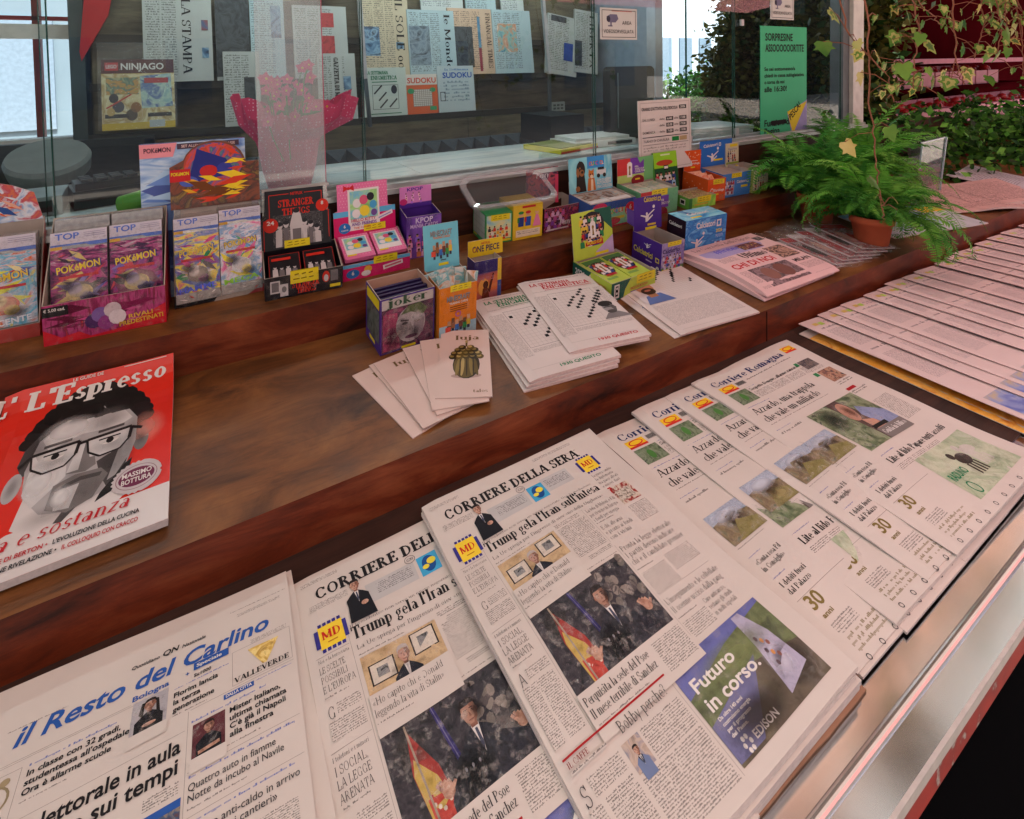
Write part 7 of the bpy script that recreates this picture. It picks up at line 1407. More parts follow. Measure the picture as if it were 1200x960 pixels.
def opf(c, w_, h):
    c.rect(0, 0, w_, h, art(['#3a2a6a', '#6a3a6a', '#c8602a', '#e0903a'], 5, .35, 2, .5, (.4, 1, 2.2)), 1); c.rect(0, 0, w_, h*.28, ink('#2e2460', .35), 2); c.rect(w_*.86, 0, w_*.14, h*.5, ink('#d0b02a', .35), 2.2); c.rect(w_*.86, h*.5, w_*.14, h*.5, ink('#3a4a8a', .35), 2.2); c.ell(w_*.35, h*.6, w_*.2, h*.2, ink('#e0a04a', .35), 3); c.ell(w_*.42, h*.55, w_*.1, h*.09, ink('#4a2418', .35), 4); c.poly([(w_*.25, h*.95), (w_*.32, h*.62), (w_*.5, h*.62), (w_*.6, h*.95)], ink('#6a2a18', .35), 4); c.poly([(w_*.5, h*.68), (w_*.68, h*.3), (w_*.73, h*.33), (w_*.58, h*.75)], ink('#5a2418', .35), 4)
    c.rect(w_*.02, h*.88, w_*.7, h*.12, ink('#b89a72', .35), 5); c.text('ONE PIECE', w_*.06, h*.985, .010, ink('#4a2a1a', .35), w_*.6, bold=True, l=7); c.text('ONE PIECE', w_*.12, h*.44, .010, ink('#a86a7a', .35), w_*.6, bold=True, l=6)
Mb = onmid(.655, 1.270, -4)
dbox('display_box', 'small sunset coloured box with a yellow card reading its title, right of the orange box', Mb, .085, .05, .132, .128, mat('#3e3a78', .4, .4), None, opf, None, [(0, 0), (.112, 0), (.112, .048), (.0, .048)], lambda c, w_, h: (c.rect(0, 0, w_, h, ink('#d2b228', .35), 1), c.text('ONE PIECE', w_*.12, h*.72, .0175, ink('#2e2450', .35), w_*.78, bold=True, l=3), c.text('NETFLIX', w_*.5, h*.28, .006, ink('#b02a2a', .35), w_*.25, bold=True, al='c', l=3), c.ring(w_*.2, h*.56, .008, .008, .003, ink('#b07a2a', .35), 5)), 3, mat('#d2b228', .4, .4))
# green and lime tray
LIME = mat('#a6b83c', .4, .4, 0, .06, 14); LI = ink('#aebf44', .35); TEAL = ink('#1e5244', .35); SAL = ink('#b85a3a', .35)
def tfront(c, w_, h):
    c.rect(0, 0, w_, h, LI, 1); c.poly([(0, 0), (w_*.42, 0), (w_*.30, h*.5), (w_*.26, h), (0, h)], TEAL, 2); c.rect(w_*.06, h*.12, w_*.11, h*.74, WHITE, 3); c.rect(w_*.085, h*.2, w_*.06, h*.56, INK, 4); c.ell(w_*.115, h*.33, w_*.02, h*.07, WHITE, 5, 10); c.ell(w_*.115, h*.6, w_*.02, h*.07, WHITE, 5, 10)
    price(c, w_*.55, -.004, w_*.42, h*.5); c.text('EMOZIONI MONDIALI', w_*.42, h*.66, .007, SAL, w_*.4, bold=True, rot=-2, l=5); c.rect(w_*.42, h*.74, w_*.45, h*.05, ink('#7a5a8a', .35), 4); c.text('IN CARTE', w_*.5, h*.93, .006, SAL, w_*.25, bold=True, l=5)
def tleft(c, w_, h):
    c.rect(0, 0, w_, h, LI, 1); c.poly([(0, 0), (w_*.5, 0), (w_*.38, h*.5), (w_*.34, h), (0, h)], TEAL, 2); c.text('2026', w_*.07, h*.55, .018, WHITE, w_*.26, bold=True, l=4); c.poly([(w_*.38, h*.5), (w_*.48, h*.15), (w_*.52, h*.8), (w_*.38, h*.85)], ink('#c8a8c0', .35), 3); c.text('ADRENALYN', w_*.56, h*.5, .010, SAL, w_*.32, bold=True, l=4); c.text('XL', w_*.65, h*.8, .010, SAL, bold=True, l=4)
def thead(c, w_, h):
    c.rect(0, 0, w_, h, LI, 1); c.poly([(w_*.55, 0), (w_, 0), (w_, h*.5), (w_*.8, h*.3)], TEAL, 1.6); c.poly([(w_*.55, h*.9), (w_, h*.62), (w_, h), (w_*.55, h)], ink('#b09ac0', .35), 1.6)
    c.ell(w_*.5, h*.36, w_*.30, h*.33, ink('#26262c', .35), 2, 24); crowd(c, w_*.18, 0, w_*.64, h*.78, ['#b8282e', '#d8c8c8', '#2a3a7a', '#d0b03a', '#2a7a4a'], 12, 3, 21); trophy(c, w_*.50, h*.43, h*.16, 7); c.rect(w_*.3, h*.66, w_*.42, h*.08, ink('#a8202a', .35), 7); c.text('WORLD CUP', w_*.32, h*.72, .010, PRICE, w_*.38, bold=True, l=9); c.rect(w_*.52, h*.92, w_*.34, h*.06, PRICE, 3)
Mb = onmid(1.022, 1.112, 3)
dbox('display_box', 'lime and dark green tray of cards with a trophy on its raised card, lower shelf', Mb, .190, .165, .056, .060, LIME, None, tfront, tleft, [(0, 0), (.176, 0), (.176, .075), (.150, .088), (.150, .150), (.022, .150), (.022, .078), (0, .072)], thead, 10, LIME, None, None, .0)
for k in range(2): flatpack(('green card packet with trophy picture at the left in the lime tray', 'green card packet with trophy picture at the right in the lime tray')[k], Mb @ Matrix.Translation((.008+.088*k, .148, .040)) @ Matrix.Rotation(R(3), 4, 'X'), .084, .138, .018, LIME, lambda c, w_, h: (c.rect(.003, .004, w_-.006, h*.2, ink('#3e6a3a', .35), 1), c.ell(w_*.5, h*.45, w_*.42, h*.3, ink('#26262c', .35), 2, 20), crowd(c, .006, h*.12, w_-.012, h*.55, ['#b8282e', '#d8c8c8', '#2a3a7a', '#8a2a30'], 9, 3, 5), trophy(c, w_*.5, h*.45, h*.17, 7), c.rect(w_*.25, h*.68, w_*.5, h*.07, ink('#a8202a', .35), 8), c.rect(w_*.1, h*.8, w_*.5, h*.08, ink('#7a9a4a', .35), 2)), 'card packets in the lime tray')
# purple box with the white player
PUP = ink('#43287e', .35)
def pv_left(c, w_, h): c.rect(0, 0, w_, h, PUP, 1); c.text('Calciatrici', w_*.06, h*.62, .019, ink('#c8b83a', .35), w_*.66, bold=True, l=4); c.frame(w_*.82, h*.5, .016, .016, .003, ink('#c8b83a', .35), 4); keeper(c, w_*.52, h*.2, h*.14, 3, None, False); c.rect(w_*.5, h*.72, w_*.2, h*.04, ink('#b8a8d0', .35), 3); c.ell(w_*.9, h*.85, .007, .007, WHITE, 3, 10)
def pv_front(c, w_, h): c.rect(0, 0, w_, h, art(['#8a78b0', '#b0a0c0', '#6a58a0', '#c8b8c8'], 9, .35, 2), 1); price(c, w_*.25, -.002, w_*.6, h*.15); c.text('Calciatrici', w_*.04, h*.33, .014, ink('#2a1c50', .35), w_*.74, bold=True, l=4); crowd(c, .002, h*.34, w_-.004, h*.52, ['#c03040', '#c8d0e0', '#3a4a9a', '#b8b0c0'], 11, 3, 8); c.rect(0, h*.8, w_, h*.2, ink('#5a7a4a', .35), 2); c.rect(w_*.05, h*.86, w_*.4, h*.06, PRICE, 4)
def pv_head(c, w_, h): c.rect(0, 0, w_, h, PUP, 1); c.text('Calciatrici', w_*.36, h*.16, .016, ink('#c8b83a', .35), w_*.46, bold=True, l=4); c.frame(w_*.86, h*.07, .014, .014, .003, ink('#c8b83a', .35), 4); keeper(c, w_*.46, h*.52, h*.24, 3); c.rect(w_*.48, h*.82, w_*.3, h*.06, ink('#c8a83a', .35), 5); c.rect(w_*.4, h*.92, w_*.4, h*.08, PRICE, 4)
Mb = onmid(1.288, 1.168, -2)
dbox('display_box', 'empty purple box with a white diving player on its side card', Mb, .102, .132, .104, .100, mat('#43287e', .4, .4), mat('#9a8c84', .7, .1, 0, .08, 20), pv_front, pv_left, [(0, 0), (.130, 0), (.130, .118), (.038, .118), (.030, .06), (-.03, .09), (-.03, .04), (0, .02)], pv_head, 5, mat('#43287e', .4, .4))
# closed blue box
def cbx(c, w_, h):
    c.rect(0, 0, w_, h, art(['#1f5a9a', '#3a8ac8', '#2a6ab0', '#6ab0dc', '#184a86'], 7, .2, 5, 2.5, (1, 1, 2.5)), 1); c.text('Calciatori', w_*.25, h*.28, .021, WHITE, w_*.46, bold=True, l=4); c.frame(w_*.75, h*.12, .023, .026, .005, WHITE, 4); keeper(c, w_*.28, h*.62, h*.22, 3); c.text('2026', w_*.74, h*.5, .012, PRICE, w_*.16, bold=True, l=4); c.body(w_*.74, h*.56, w_*.18, h*.12, bodymat('#3a7ab8', '#c8d8e8'), .005, 3); [c.rect(w_*(.72+.07*i), h*.78, w_*.05, h*.1, ink(('#c8d0d8', '#8a3a4a', '#c8d0d8')[i], .35), 4) for i in range(3)]
carton('card_box', 'closed glossy blue box with a white diving player, beside the pink newspaper', onmid(1.478, 1.232, -3), .207, .085, .126, mat('#2a66a8', .22, .5, 0, .1, 10), cbx, lambda c, w_, h: (c.rect(0, 0, w_, h, ink('#2a1c28', .3), 1), c.text('Calciatori', w_*.1, h*.25, .012, WHITE, w_*.7, bold=True, l=3)), lambda c, w_, h: (c.rect(0, 0, w_, h, art(['#2a78b8', '#5ab0d8', '#8ad0e0', '#1f5a9a'], 8, .2, 8, 2), 1), c.text('Calciatori', w_*.25, h*.6, .018, WHITE, w_*.5, bold=True, l=3), c.rect(w_*.2, h*.75, w_*.25, h*.12, PRICE, 3)))

# ================================================================== signs on the glass
def sign(name, label, x0, x1, z0, z1, y, m_, draw, cat='sign', t=.002, lean=0):
    mb = MB(); W, H = x1-x0, z1-z0; mb.box(0, W, 0, t, 0, H, m_); draw(Can(mb, front_at(0, -.0004, H), .0003), W, H)
    return place(mb.build(name), MX(x0, y, z0, 0, R(lean)), label, cat)
WS = mat('#c4c2be', .5, .3, 0, .04, 10)
def cctv(c, w_, h):
    c.frame(.008, .008, w_-.016, h-.016, .0025, INK2, 1); G_ = ink('#6a6680', .4)
    c.rect(w_*.3, h*.085, w_*.55, .003, ink('#b87a72'), 1); c.poly([(w_*.16, h*.28), (w_*.26, h*.2), (w_*.44, h*.2), (w_*.48, h*.34), (w_*.40, h*.46), (w_*.22, h*.46)], G_, 2); c.ell(w_*.21, h*.35, w_*.05, h*.1, ink('#3a3848'), 3); c.rect(w_*.26, h*.46, w_*.04, h*.12, G_, 2); c.rect(w_*.2, h*.55, w_*.12, h*.04, G_, 2)
    c.text('AREA', w_*.58, h*.52, h*.115, INK2, w_*.26, l=3); c.text('VIDEOSORVEGLIATA', w_*.08, h*.80, h*.115, INK2, w_*.82, l=3)
sign('warning_sign', 'white camera surveillance notice with drawn camera at the middle of the glass', 1.388, 1.587, 1.806, 1.932, 1.5525, WS, cctv)
sign('warning_sign', 'small white camera notice high on the glass above the green poster', 2.515, 2.715, 1.92, 2.05, 1.559, WS, cctv)
GP = mat('#3aa878', .5, .3, 0, .03, 6)
def poster(c, w_, h):
    c.text('SORPRESINE', .038, .073, .036, INK, .235, bold=True, l=2); c.text('ASSOOOOOORTITE', .038, .128, .036, INK, .335, bold=True, l=2)
    for i, tx in enumerate(('Se sei sottomesso/a', "chiedi in cassa sul/agiatativa", 'o torna da noi')): c.text(tx, .03, .225+.033*i, .018, INK, (.265, .345, .17)[i], bold=True, l=2)
    c.text('alle 16:30!', .03, .331, .026, INK, .19, bold=True, l=2); c.text('Funzioni di', .03, .505+.0, .032, INK, .22, bold=True, l=2); c.text('Pagina', .03, .546, .032, INK, .13, bold=True, l=2); c.rect(.085, .478, .13, .022, INK, 5)
    c.poly([(.225, .45), (w_, .385), (w_, h), (.265, h)], ink('#9a98c8'), 2); c.poly([(.225, .44), (w_, .392), (.275, h)], ink('#d8c83a'), 3); c.text('PESCA!', .255, .487, .034, INK, .115, bold=True, rot=-38, l=5)
sign('poster', 'green notice with black lettering and a yellow triangle in its corner', 2.431, 2.833, 1.325, 1.885, 1.559, GP, poster, 'poster')
HS = mat('#c9bfba', .5, .3, 0, .04, 10)
def hours(c, w_, h):
    c.frame(.010, .010, w_-.02, h-.02, .0015, ink('#8a827e'), 1); c.text("ORARIO D'ATTIVITÀ DELL'EDICOLA".replace('À', 'A'), .018, .042, .0125, INK, w_*.68, bold=True, l=2)
    for i in range(4):
        y = (.026, .072, .098, .124)[i]
        if i: c.text(('DAL LUNEDI', '', 'DOMENICA')[i-1], .022, y+.013, .010, INK2, .07, l=2) if i != 2 else None
        c.text('dalle', .118, y+.012, .008, INK2, .03, l=2) if i else None; c.rect(.158, y, .042, .016, INK, 2) if i else None; c.text(('', '6:00', '15:30', '7:00')[i], .163, y+.012, .009, WHITE, .03, bold=True, l=4) if i else None
        c.text('alle', .206, y+.012, .008, INK2, .024, l=2) if i else None; c.rect(.238, y, .044, .016, INK, 2); c.text(('2026', '13:00', '19:30', '13:00')[i], .244, y+.012, .009, WHITE, .03, bold=True, l=4)
    c.rect(.02, .150, w_-.04, .003, INK2, 2); c.text('TURNO DI CHIUSURA', .024, .172, .010, INK2, .15, l=2); c.rect(.19, .158, .042, .018, ink('#1f7a3a'), 2); c.rect(.236, .158, .045, .018, ink('#a8906a'), 2); c.rect(.02, .182, w_-.04, .0015, INK2, 2)
    c.body(.024, .19, w_-.06, .03, bodymat('#c9bfba', '#5a5450'), .011, cw=.005); c.body(.07, .225, .12, .012, bodymat('#c9bfba', '#5a5450'), .010, cw=.005)
sign('opening_hours_board', 'white opening hours board with black time tiles leaning on the window sill', 1.535, 1.845, 1.262, 1.556, 1.493, HS, hours, 'sign', .004, -1.5)

# ================================================================== things inside the kiosk
PAPC = {'grey': '#a6aaa6', 'beige': '#b8ab92', 'blue': '#9fb2b6', 'salmon': '#c0a48c', 'white': '#b4bab8'}
def rackpaper(label, x0, x1, z0, z1, pc, title, tc, th, y=2.60, pics=(), tilt=0, tx=.85, font='serif'):
    W, H = x1-x0, z1-z0; pm = mat(PAPC[pc], .8, .1, 0, .05, 8); bdm = bodymat(PAPC[pc], '#3a3c3c'); mb = MB()
    mb.box(0, W, 0, .014, 0, H, pm); c = Can(mb, front_at(0, -.0005, H), .0005)
    for i in range(3): c.body(W*(.04+.23*i), H*.04, W*.2, H*.92, bdm, .011, 1, .005)
    if title: c.rect(W*(tx-.13), 0, W*.30, H, pm, 2); c.text(title, W*tx-th/2, H*.06, th, ink(tc), H*.86, font, rot=90, l=6)
    for px, py, pw, ph, cols in pics: c.rect(W*px, H*py, W*pw, H*ph, art(cols, 14, .6, px*9, 2), 4)
    o = mb.build('newspaper'); place(o, MX(x0, y, z0, 0, R(-7)) @ Matrix.Rotation(R(tilt), 4, 'Y'), label, 'newspaper', 'newspapers on the rack inside the kiosk')
DKP = ['#16181a', '#2a2e32', '#3e4446', '#1c1e22']; BLP = ['#1e2e44', '#4a6a88', '#7a98ac', '#243040']
rackpaper('grey newspaper on the rack with its title turned sideways, above the toy magazine', -.21, .052, 1.668, 2.06, 'grey', 'LA STAMPA', '#1c1c1e', .034, pics=((.84, .3, .1, .12, ['#4a5a7a', '#8a4a4a', '#aab0b4']), (.84, .62, .1, .12, BLP)), tx=.62)
rackpaper('newspaper on the rack with a large dark picture and white sideways title', .066, .205, 1.668, 2.06, 'grey', None, '#1c1c1e', .03, pics=((0, 0, 1, .96, DKP),))
rackpaper('bluish white newspaper on the rack behind the acrylic sheet', .21, .36, 1.668, 2.06, 'blue', None, '#1c1c1e', .03, pics=((.6, .1, .3, .4, BLP),))
rackpaper('newspaper on the rack with red blocks beside its headline', .40, .66, 1.668, 2.03, 'grey', None, '#1c1c1e', .03, pics=((.5, .1, .25, .2, ['#8a2a30', '#a83a3a', '#7a2428']), (.5, .42, .25, .3, ['#8a2a30', '#a83a3a', '#7a2428'])))
rackpaper('grey newspaper on the lower ledge left of the pink flower wrap', .09, .24, 1.46, 1.80, 'grey', None, '#1c1c1e', .03, 2.55, ((.55, .35, .3, .5, DKP),))
rackpaper('newspaper on the lower ledge with sideways title right of the pink flower wrap', .50, .685, 1.46, 1.79, 'grey', 'GAZZETTA DI MODENA', '#1c1c1e', .022, 2.55, ((.66, .35, .2, .2, BLP),), tx=.48, font='slab')
rackpaper('beige newspaper on the rack nearest the left metal bracket', .735, .995, 1.668, 2.12, 'beige', 'IL SOLE 24', '#1c1c1e', .042, pics=((.02, .42, .34, .34, BLP), (.70, .6, .16, .08, ['#2a5a7a', '#7a98a8'])), tx=.80)
rackpaper('pale blue newspaper on the rack with a sideways blackletter style title', .985, 1.25, 1.668, 2.03, 'blue', 'le Monde', '#14161a', .036, 2.59, ((.02, .25, .45, .6, ['#4a5a6a', '#7a8a94', '#2a3440']),), tx=.88)
rackpaper('salmon newspaper on the rack with sideways capitals and a dark picture', 1.232, 1.53, 1.668, 2.05, 'salmon', 'FINANCIAL TIMES', '#2a2220', .030, 2.60, ((.12, .28, .38, .62, DKP), (.62, .12, .06, .5, ['#3a6a8a', '#5a8aa0']), (.62, .6, .06, .36, ['#8a2a3a', '#7a2030'])), tx=.86)
rackpaper('bluish newspaper on the rack with a blue and green picture at its corner', 1.515, 1.785, 1.668, 2.05, 'blue', None, '#1c1c1e', .03, 2.59, ((.1, .22, .5, .45, ['#2a5a8a', '#7aa8a0', '#b87a5a', '#c8c8b8']),))
rackpaper('slanted newspaper on the rack with a blue lettered badge', 1.86, 2.10, 1.668, 2.05, 'grey', None, '#1c1c1e', .03, 2.58, ((.55, .45, .3, .3, ['#1f3a88', '#24428e', '#1c3480']), (.1, .02, .5, .1, DKP)), 9)
rackpaper('slanted newspaper at the right end of the rack with sideways title', 2.08, 2.27, 1.668, 2.08, 'grey', 'LIBERTA', '#1c1c1e', .03, 2.57, ((.0, .5, .3, .4, DKP),), 7, .7)
for k, (x0, x1) in enumerate(((1.08, 1.34), (1.36, 1.56), (1.60, 1.76), (-.2, .0), (.42, .62))):
    rackpaper(('newspaper on the top ledge above the pale blue one', 'newspaper on the top ledge above the salmon one', 'newspaper on the top ledge beside the right bracket', 'newspaper on the top ledge at the left of the rack', 'newspaper on the top ledge above the red block one')[k], x0, x1, 2.03 if k < 3 else 2.07, 2.35, ('white', 'blue')[k % 2], None, '#1c1c1e', .03, 2.655)
def sud(n):
    def d(c, w_, h):
        if n == 0:
            c.text('LA SETTIMANA', w_*.08, h*.14, h*.07, ink('#1c6a44'), w_*.5, 'slab', l=3); c.text('ENIGMISTICA', w_*.18, h*.25, h*.08, ink('#1c6a44'), w_*.6, 'slab', l=3); c.rect(w_*.2, h*.29, w_*.58, .004, ink('#1c6a44'), 3)
            c.frame(w_*.2, h*.36, w_*.6, h*.5, .002, INK2, 2); [c.line(w_*a, h*b_, w_*(a+.18), h*(b_-.17), .008, INK2, 3) for a, b_ in ((.24, .54), (.34, .68), (.36, .83), (.58, .82))]; c.ell(w_*.7, h*.46, w_*.07, h*.09, INK2, 3); c.rect(w_*.15, h*.94, w_*.7, .004, ink('#1c6a44'), 3)
        elif n == 1:
            c.rect(0, 0, w_, h*.27, ink('#c4bcb2'), 2); c.text('SUDOKU', w_*.04, h*.22, h*.13, ink('#c03a2a'), w_*.92, bold=True, l=4); c.rect(w_*.2, h*.38, w_*.6, h*.42, ink('#c4bcb2'), 3)
            for i in range(10): c.rect(w_*(.2+.6*i/9), h*.38, .0025, h*.42, ink('#8a827a'), 4); c.rect(w_*.2, h*(.38+.42*i/9), w_*.6, .0025, ink('#8a827a'), 4)
            c.ell(w_*.14, h*.42, w_*.11, h*.07, ink('#3a8a5a'), 4); c.ell(w_*.84, h*.40, w_*.1, h*.06, ink('#3a8a5a'), 4); c.rect(w_*.72, h*.82, w_*.22, h*.1, ink('#3a8a5a'), 4)
        else:
            c.text('la Settimana Sudoku'.replace(' Sudoku', ''), w_*.2, h*.1, h*.045, ink('#2a5a9a'), w_*.65, 'serif', l=3); c.text('SUDOKU', w_*.14, h*.26, h*.115, ink('#1f4a9a'), w_*.8, bold=True, l=4)
            c.body(w_*.15, h*.32, w_*.7, h*.5, bodymat('#aab6b8', '#5a6a78'), .02, 2, .012); c.frame(w_*.05, h*.56, w_*.14, h*.2, .004, INK2, 3)
    return d
for n, (x0, x1, z1, mm_, lb_) in enumerate(((.722, .955, 1.715, '#b0bab2', 'white puzzle magazine with green title on the rack ledge inside the kiosk'), (.953, 1.132, 1.675, '#c0552a', 'orange number puzzle magazine on the rack ledge between two white ones'), (1.136, 1.362, 1.718, '#aab6b8', 'white puzzle magazine with blue title on the rack ledge inside the kiosk'))):
    sign('magazine', lb_, x0, x1, 1.462, z1, 2.565, mat(mm_, .5, .3, 0, .04, 9), sud(n), 'magazine', .006, -6)
# toy magazine
tg = thing('toy_magazine', 'yellow and dark red toy magazine in a clear bag on the left of the rack', 'magazine', (-.352, 2.54, 1.476), (R(-7), 0, 0))
mb = MB(); W, H = .252, .29; mb.box(0, W, 0, .012, 0, H, mat('#b89a48', .4, .4)); c = Can(mb, front_at(0, -.0005, H), .0005)
c.rect(0, 0, W, .058, ink('#4a1418'), 1); c.rect(.012, .012, .045, .034, ink('#b8242a'), 2); c.text('LEGO', .016, .036, .014, WHITE, .036, bold=True, l=4); c.text('NINJAGO', .066, .042, .026, WHITE, .15, bold=True, l=4)
c.rect(0, .06, W, .21, art(['#c8b478', '#d8cca0', '#a88a4a', '#e0d8b8'], 12, .4, 3, 2), 1); c.rect(.015, .075, .11, .07, art(['#5a8a4a', '#c88a3a', '#3a6a5a', '#b0a878'], 26, .4, 5), 2); c.poly([(.13, .07), (.24, .06), (.245, .20), (.135, .205)], art(['#7aa8b0', '#b0c8b8', '#3a5a9a', '#98b8a8'], 16, .4, 3), 2); c.rect(.145, .078, .085, .022, ink('#a82a30'), 3)
for x, y, r_, q in ((.04, .16, .016, '#22242c'), (.055, .195, .02, '#3a3a44'), (.115, .20, .018, '#8a5a2a'), (.10, .23, .02, '#4a3a2a'), (.03, .215, .014, '#c0a060')): c.ell(x, y, r_, r_*1.2, ink(q), 4)
c.line(.015, .20, .10, .145, .006, ink('#b8342a'), 5); c.rect(.01, .225, .08, .016, INK, 4); c.rect(.155, .225, .085, .016, INK, 4); c.rect(0, .262, W, .028, ink('#c8a82a'), 3); c.rect(.16, .255, .055, .03, ink('#a8b0b0'), 4)
mb.build('cover', tg); mb = MB(); gq = {(i, j): (-.01+.272*i/5, -.01-.012*random.random(), .0+.36*j/6) for i in range(6) for j in range(7)}
SL2 = crinkle('clear_bag', (.93, .95, .95), 30)
for i in range(5):
    for j in range(6): mb.face([gq[q] for q in ((i, j), (i+1, j), (i+1, j+1), (i, j+1))], SL2)
mb.build('clear_bag', tg, True)
# pink wrapped flower pot
dm, t, b = newmat('pink_dotted_paper'); tc = t.nodes.new('ShaderNodeTexCoord'); vo = t.nodes.new('ShaderNodeTexVoronoi'); vo.inputs['Scale'].default_value = 95; vo.inputs['Randomness'].default_value = .35
t.links.new(tc.outputs['Object'], vo.inputs['Vector']); mx = t.nodes.new('ShaderNodeMix'); mx.data_type = 'RGBA'; t.links.new(math_(t, 'LESS_THAN', vo.outputs['Distance'], .21), mx.inputs[0]); mx.inputs[6].default_value = (*hexc('#d01a5c'), 1); mx.inputs[7].default_value = (*hexc('#e8a8c0'), 1); t.links.new(mx.outputs[2], b.inputs['Base Color']); b.inputs['Roughness'].default_value = .5
pot = thing('flower_pot', 'pink flowers in a pot wrapped in pink polka dot paper, just inside the glass', 'flower pot', (.235, 1.70, 1.336))
mb = MB(); N = 48
def wr(a, k):
    fl = abs(math.cos(a))**.6          # flares to both sides
    r_ = (.062, .078, .088, .092, .115+.075*fl, .130+.078*fl)[k]+(0, .002, .004, .006, .012, .016)[k]*math.sin(a*11+k); r_ *= (1 if math.cos(a) > 0 or k < 4 else .72); z = (0, .06, .13, .155, .185+.035*fl, .20+.090*fl)[k]+(.014*math.sin(a*7) if k > 3 else 0)
    return (r_*math.cos(a), r_*math.sin(a)*.8, z)
for i in range(N):
    a0, a1 = 6.2832*i/N, 6.2832*(i+1)/N
    for k in range(5): mb.face([wr(a0, k), wr(a1, k), wr(a1, k+1), wr(a0, k+1)], dm)
mb.build('wrapping', pot, True)
mb = MB(); rr = random.Random(5); FP, FC, LG_ = mat('#e03a74', .6, .3), mat('#d8b82a', .6), mat('#3a7a34', .5)
for i in range(34):
    x, y, z = rr.gauss(0, .055), rr.gauss(0, .03), .20+.19*rr.random()**1.2; x = max(-.12, min(.11, x)); n_ = Vector((rr.uniform(-.5, .5), -1, rr.uniform(-.2, .8))).normalized(); u = n_.orthogonal().normalized(); v = n_.cross(u); r_ = .015+.007*rr.random(); P0 = Vector((x, y-.02, z))
    for k in range(5):
        a = 1.2566*k; d1 = math.cos(a)*u+math.sin(a)*v; d2 = math.cos(a+.63)*u+math.sin(a+.63)*v; d0 = math.cos(a-.63)*u+math.sin(a-.63)*v
        mb.face([P0, P0+r_*.75*d0, P0+r_*1.15*d1+n_*.003, P0+r_*.75*d2], FP)
    mb.face([P0+n_*.002+.2*r_*(math.cos(6.283*k/6)*u+math.sin(6.283*k/6)*v) for k in range(6)], FC); mb.tube([(x*.4, y, .1), (x*.8, y, z-.05), tuple(P0)], .002, LG_, 4)
mb.build('flowers', pot)
mb = MB()
for i in range(26):
    a = rr.random()*6.28; l_ = .05+.04*rr.random(); x, y, z = .05*math.cos(a), .04*math.sin(a), .17+.06*rr.random(); d = Vector((math.cos(a), math.sin(a), .7)).normalized(); s_ = d.orthogonal().normalized()*l_*.3; P0 = Vector((x, y, z)); mb.face([P0, P0+d*l_*.5+s_, P0+d*l_, P0+d*l_*.5-s_], LG_)
mb.build('leaves', pot)
# counter things on the left: till, card machine, round stool top, green roll
mb = MB(); BKP = mat('#121416', .3, .5); mb.box(-.06, .12, -.07, .07, 0, .05, BKP); mb.box(-.055, .115, -.065, .02, .05, .07, BKP); mb.face([(-.04, -.066, .03), (.10, -.066, .03), (.10, -.06, .066), (-.04, -.06, .066)], mat('#2c3338', .1, .6))
for i in range(4):
    for j in range(3): mb.box(-.04+.035*i, -.015+.035*i, -.05+.03*j, -.03+.03*j, .0705, .077, mat('#3a4044', .5))
place(mb.build('card_terminal'), MX(-.27, 1.82, 1.336, 15, 0), 'black payment terminal on the inner counter behind the blue card box', 'payment terminal')
mb = MB(); mb.lathe([(.0, .06), (.108, .06), (.115, .045), (.108, .0), (0, 0)], mat('#6f7674', .5, .3), 32); mb.box(-.02, .02, -.02, .02, -1.37, 0, BKP); mb.lathe([(0, -1.37), (.2, -1.37), (.2, -1.40), (0, -1.40)], BKP, 24)
place(mb.build('stool'), MX(-.45, 2.2, 1.385, 0, R(24)), 'tall stool with round grey seat inside the kiosk at the left', 'stool')
mb = MB(); mb.box(-.45, .45, -.02, .02, -.2, .12, mat('#1e2223', .6)); place(mb.build('low_screen'), MX(-.62, 2.45, 1.335, 0, 0), 'dark low partition board behind the round stool seat', 'partition')
mb = MB(); mb.T = Matrix.Rotation(R(75), 4, 'Y') @ Matrix.Rotation(R(90), 4, 'Z'); mb.lathe([(.018, -.035), (.026, -.035), (.026, .035), (.018, .035), (.018, -.035)], mat('#5a9a3a', .4, .4), 20); place(mb.build('tape_roll'), MX(-.165, 1.66, 1.358, -20, 0), 'small green roll on the inner counter beside the blue card box', 'roll')
mb = MB(); mb.box(0, .22, 0, .16, 0, .05, mat('#7d8a8c', .5)); mb.box(.02, .2, -.002, 0, .01, .04, BKP); place(mb.build('receipt_printer'), MX(-.55, 1.70, 1.336, 5, 0), 'grey receipt printer on the inner counter at the left', 'printer')
mb = MB(); mb.prism([(-.40, 2.10), (-.30, 2.10), (-.33, 1.95), (-.425, 1.76), (-.43, 1.80)], .01, mat('#a81418', .5)); place(mb.build('red_pennant'), Matrix.Translation((0, 2.64, 0)), 'red cloth pennant hanging beside the rear window of the kiosk', 'pennant')
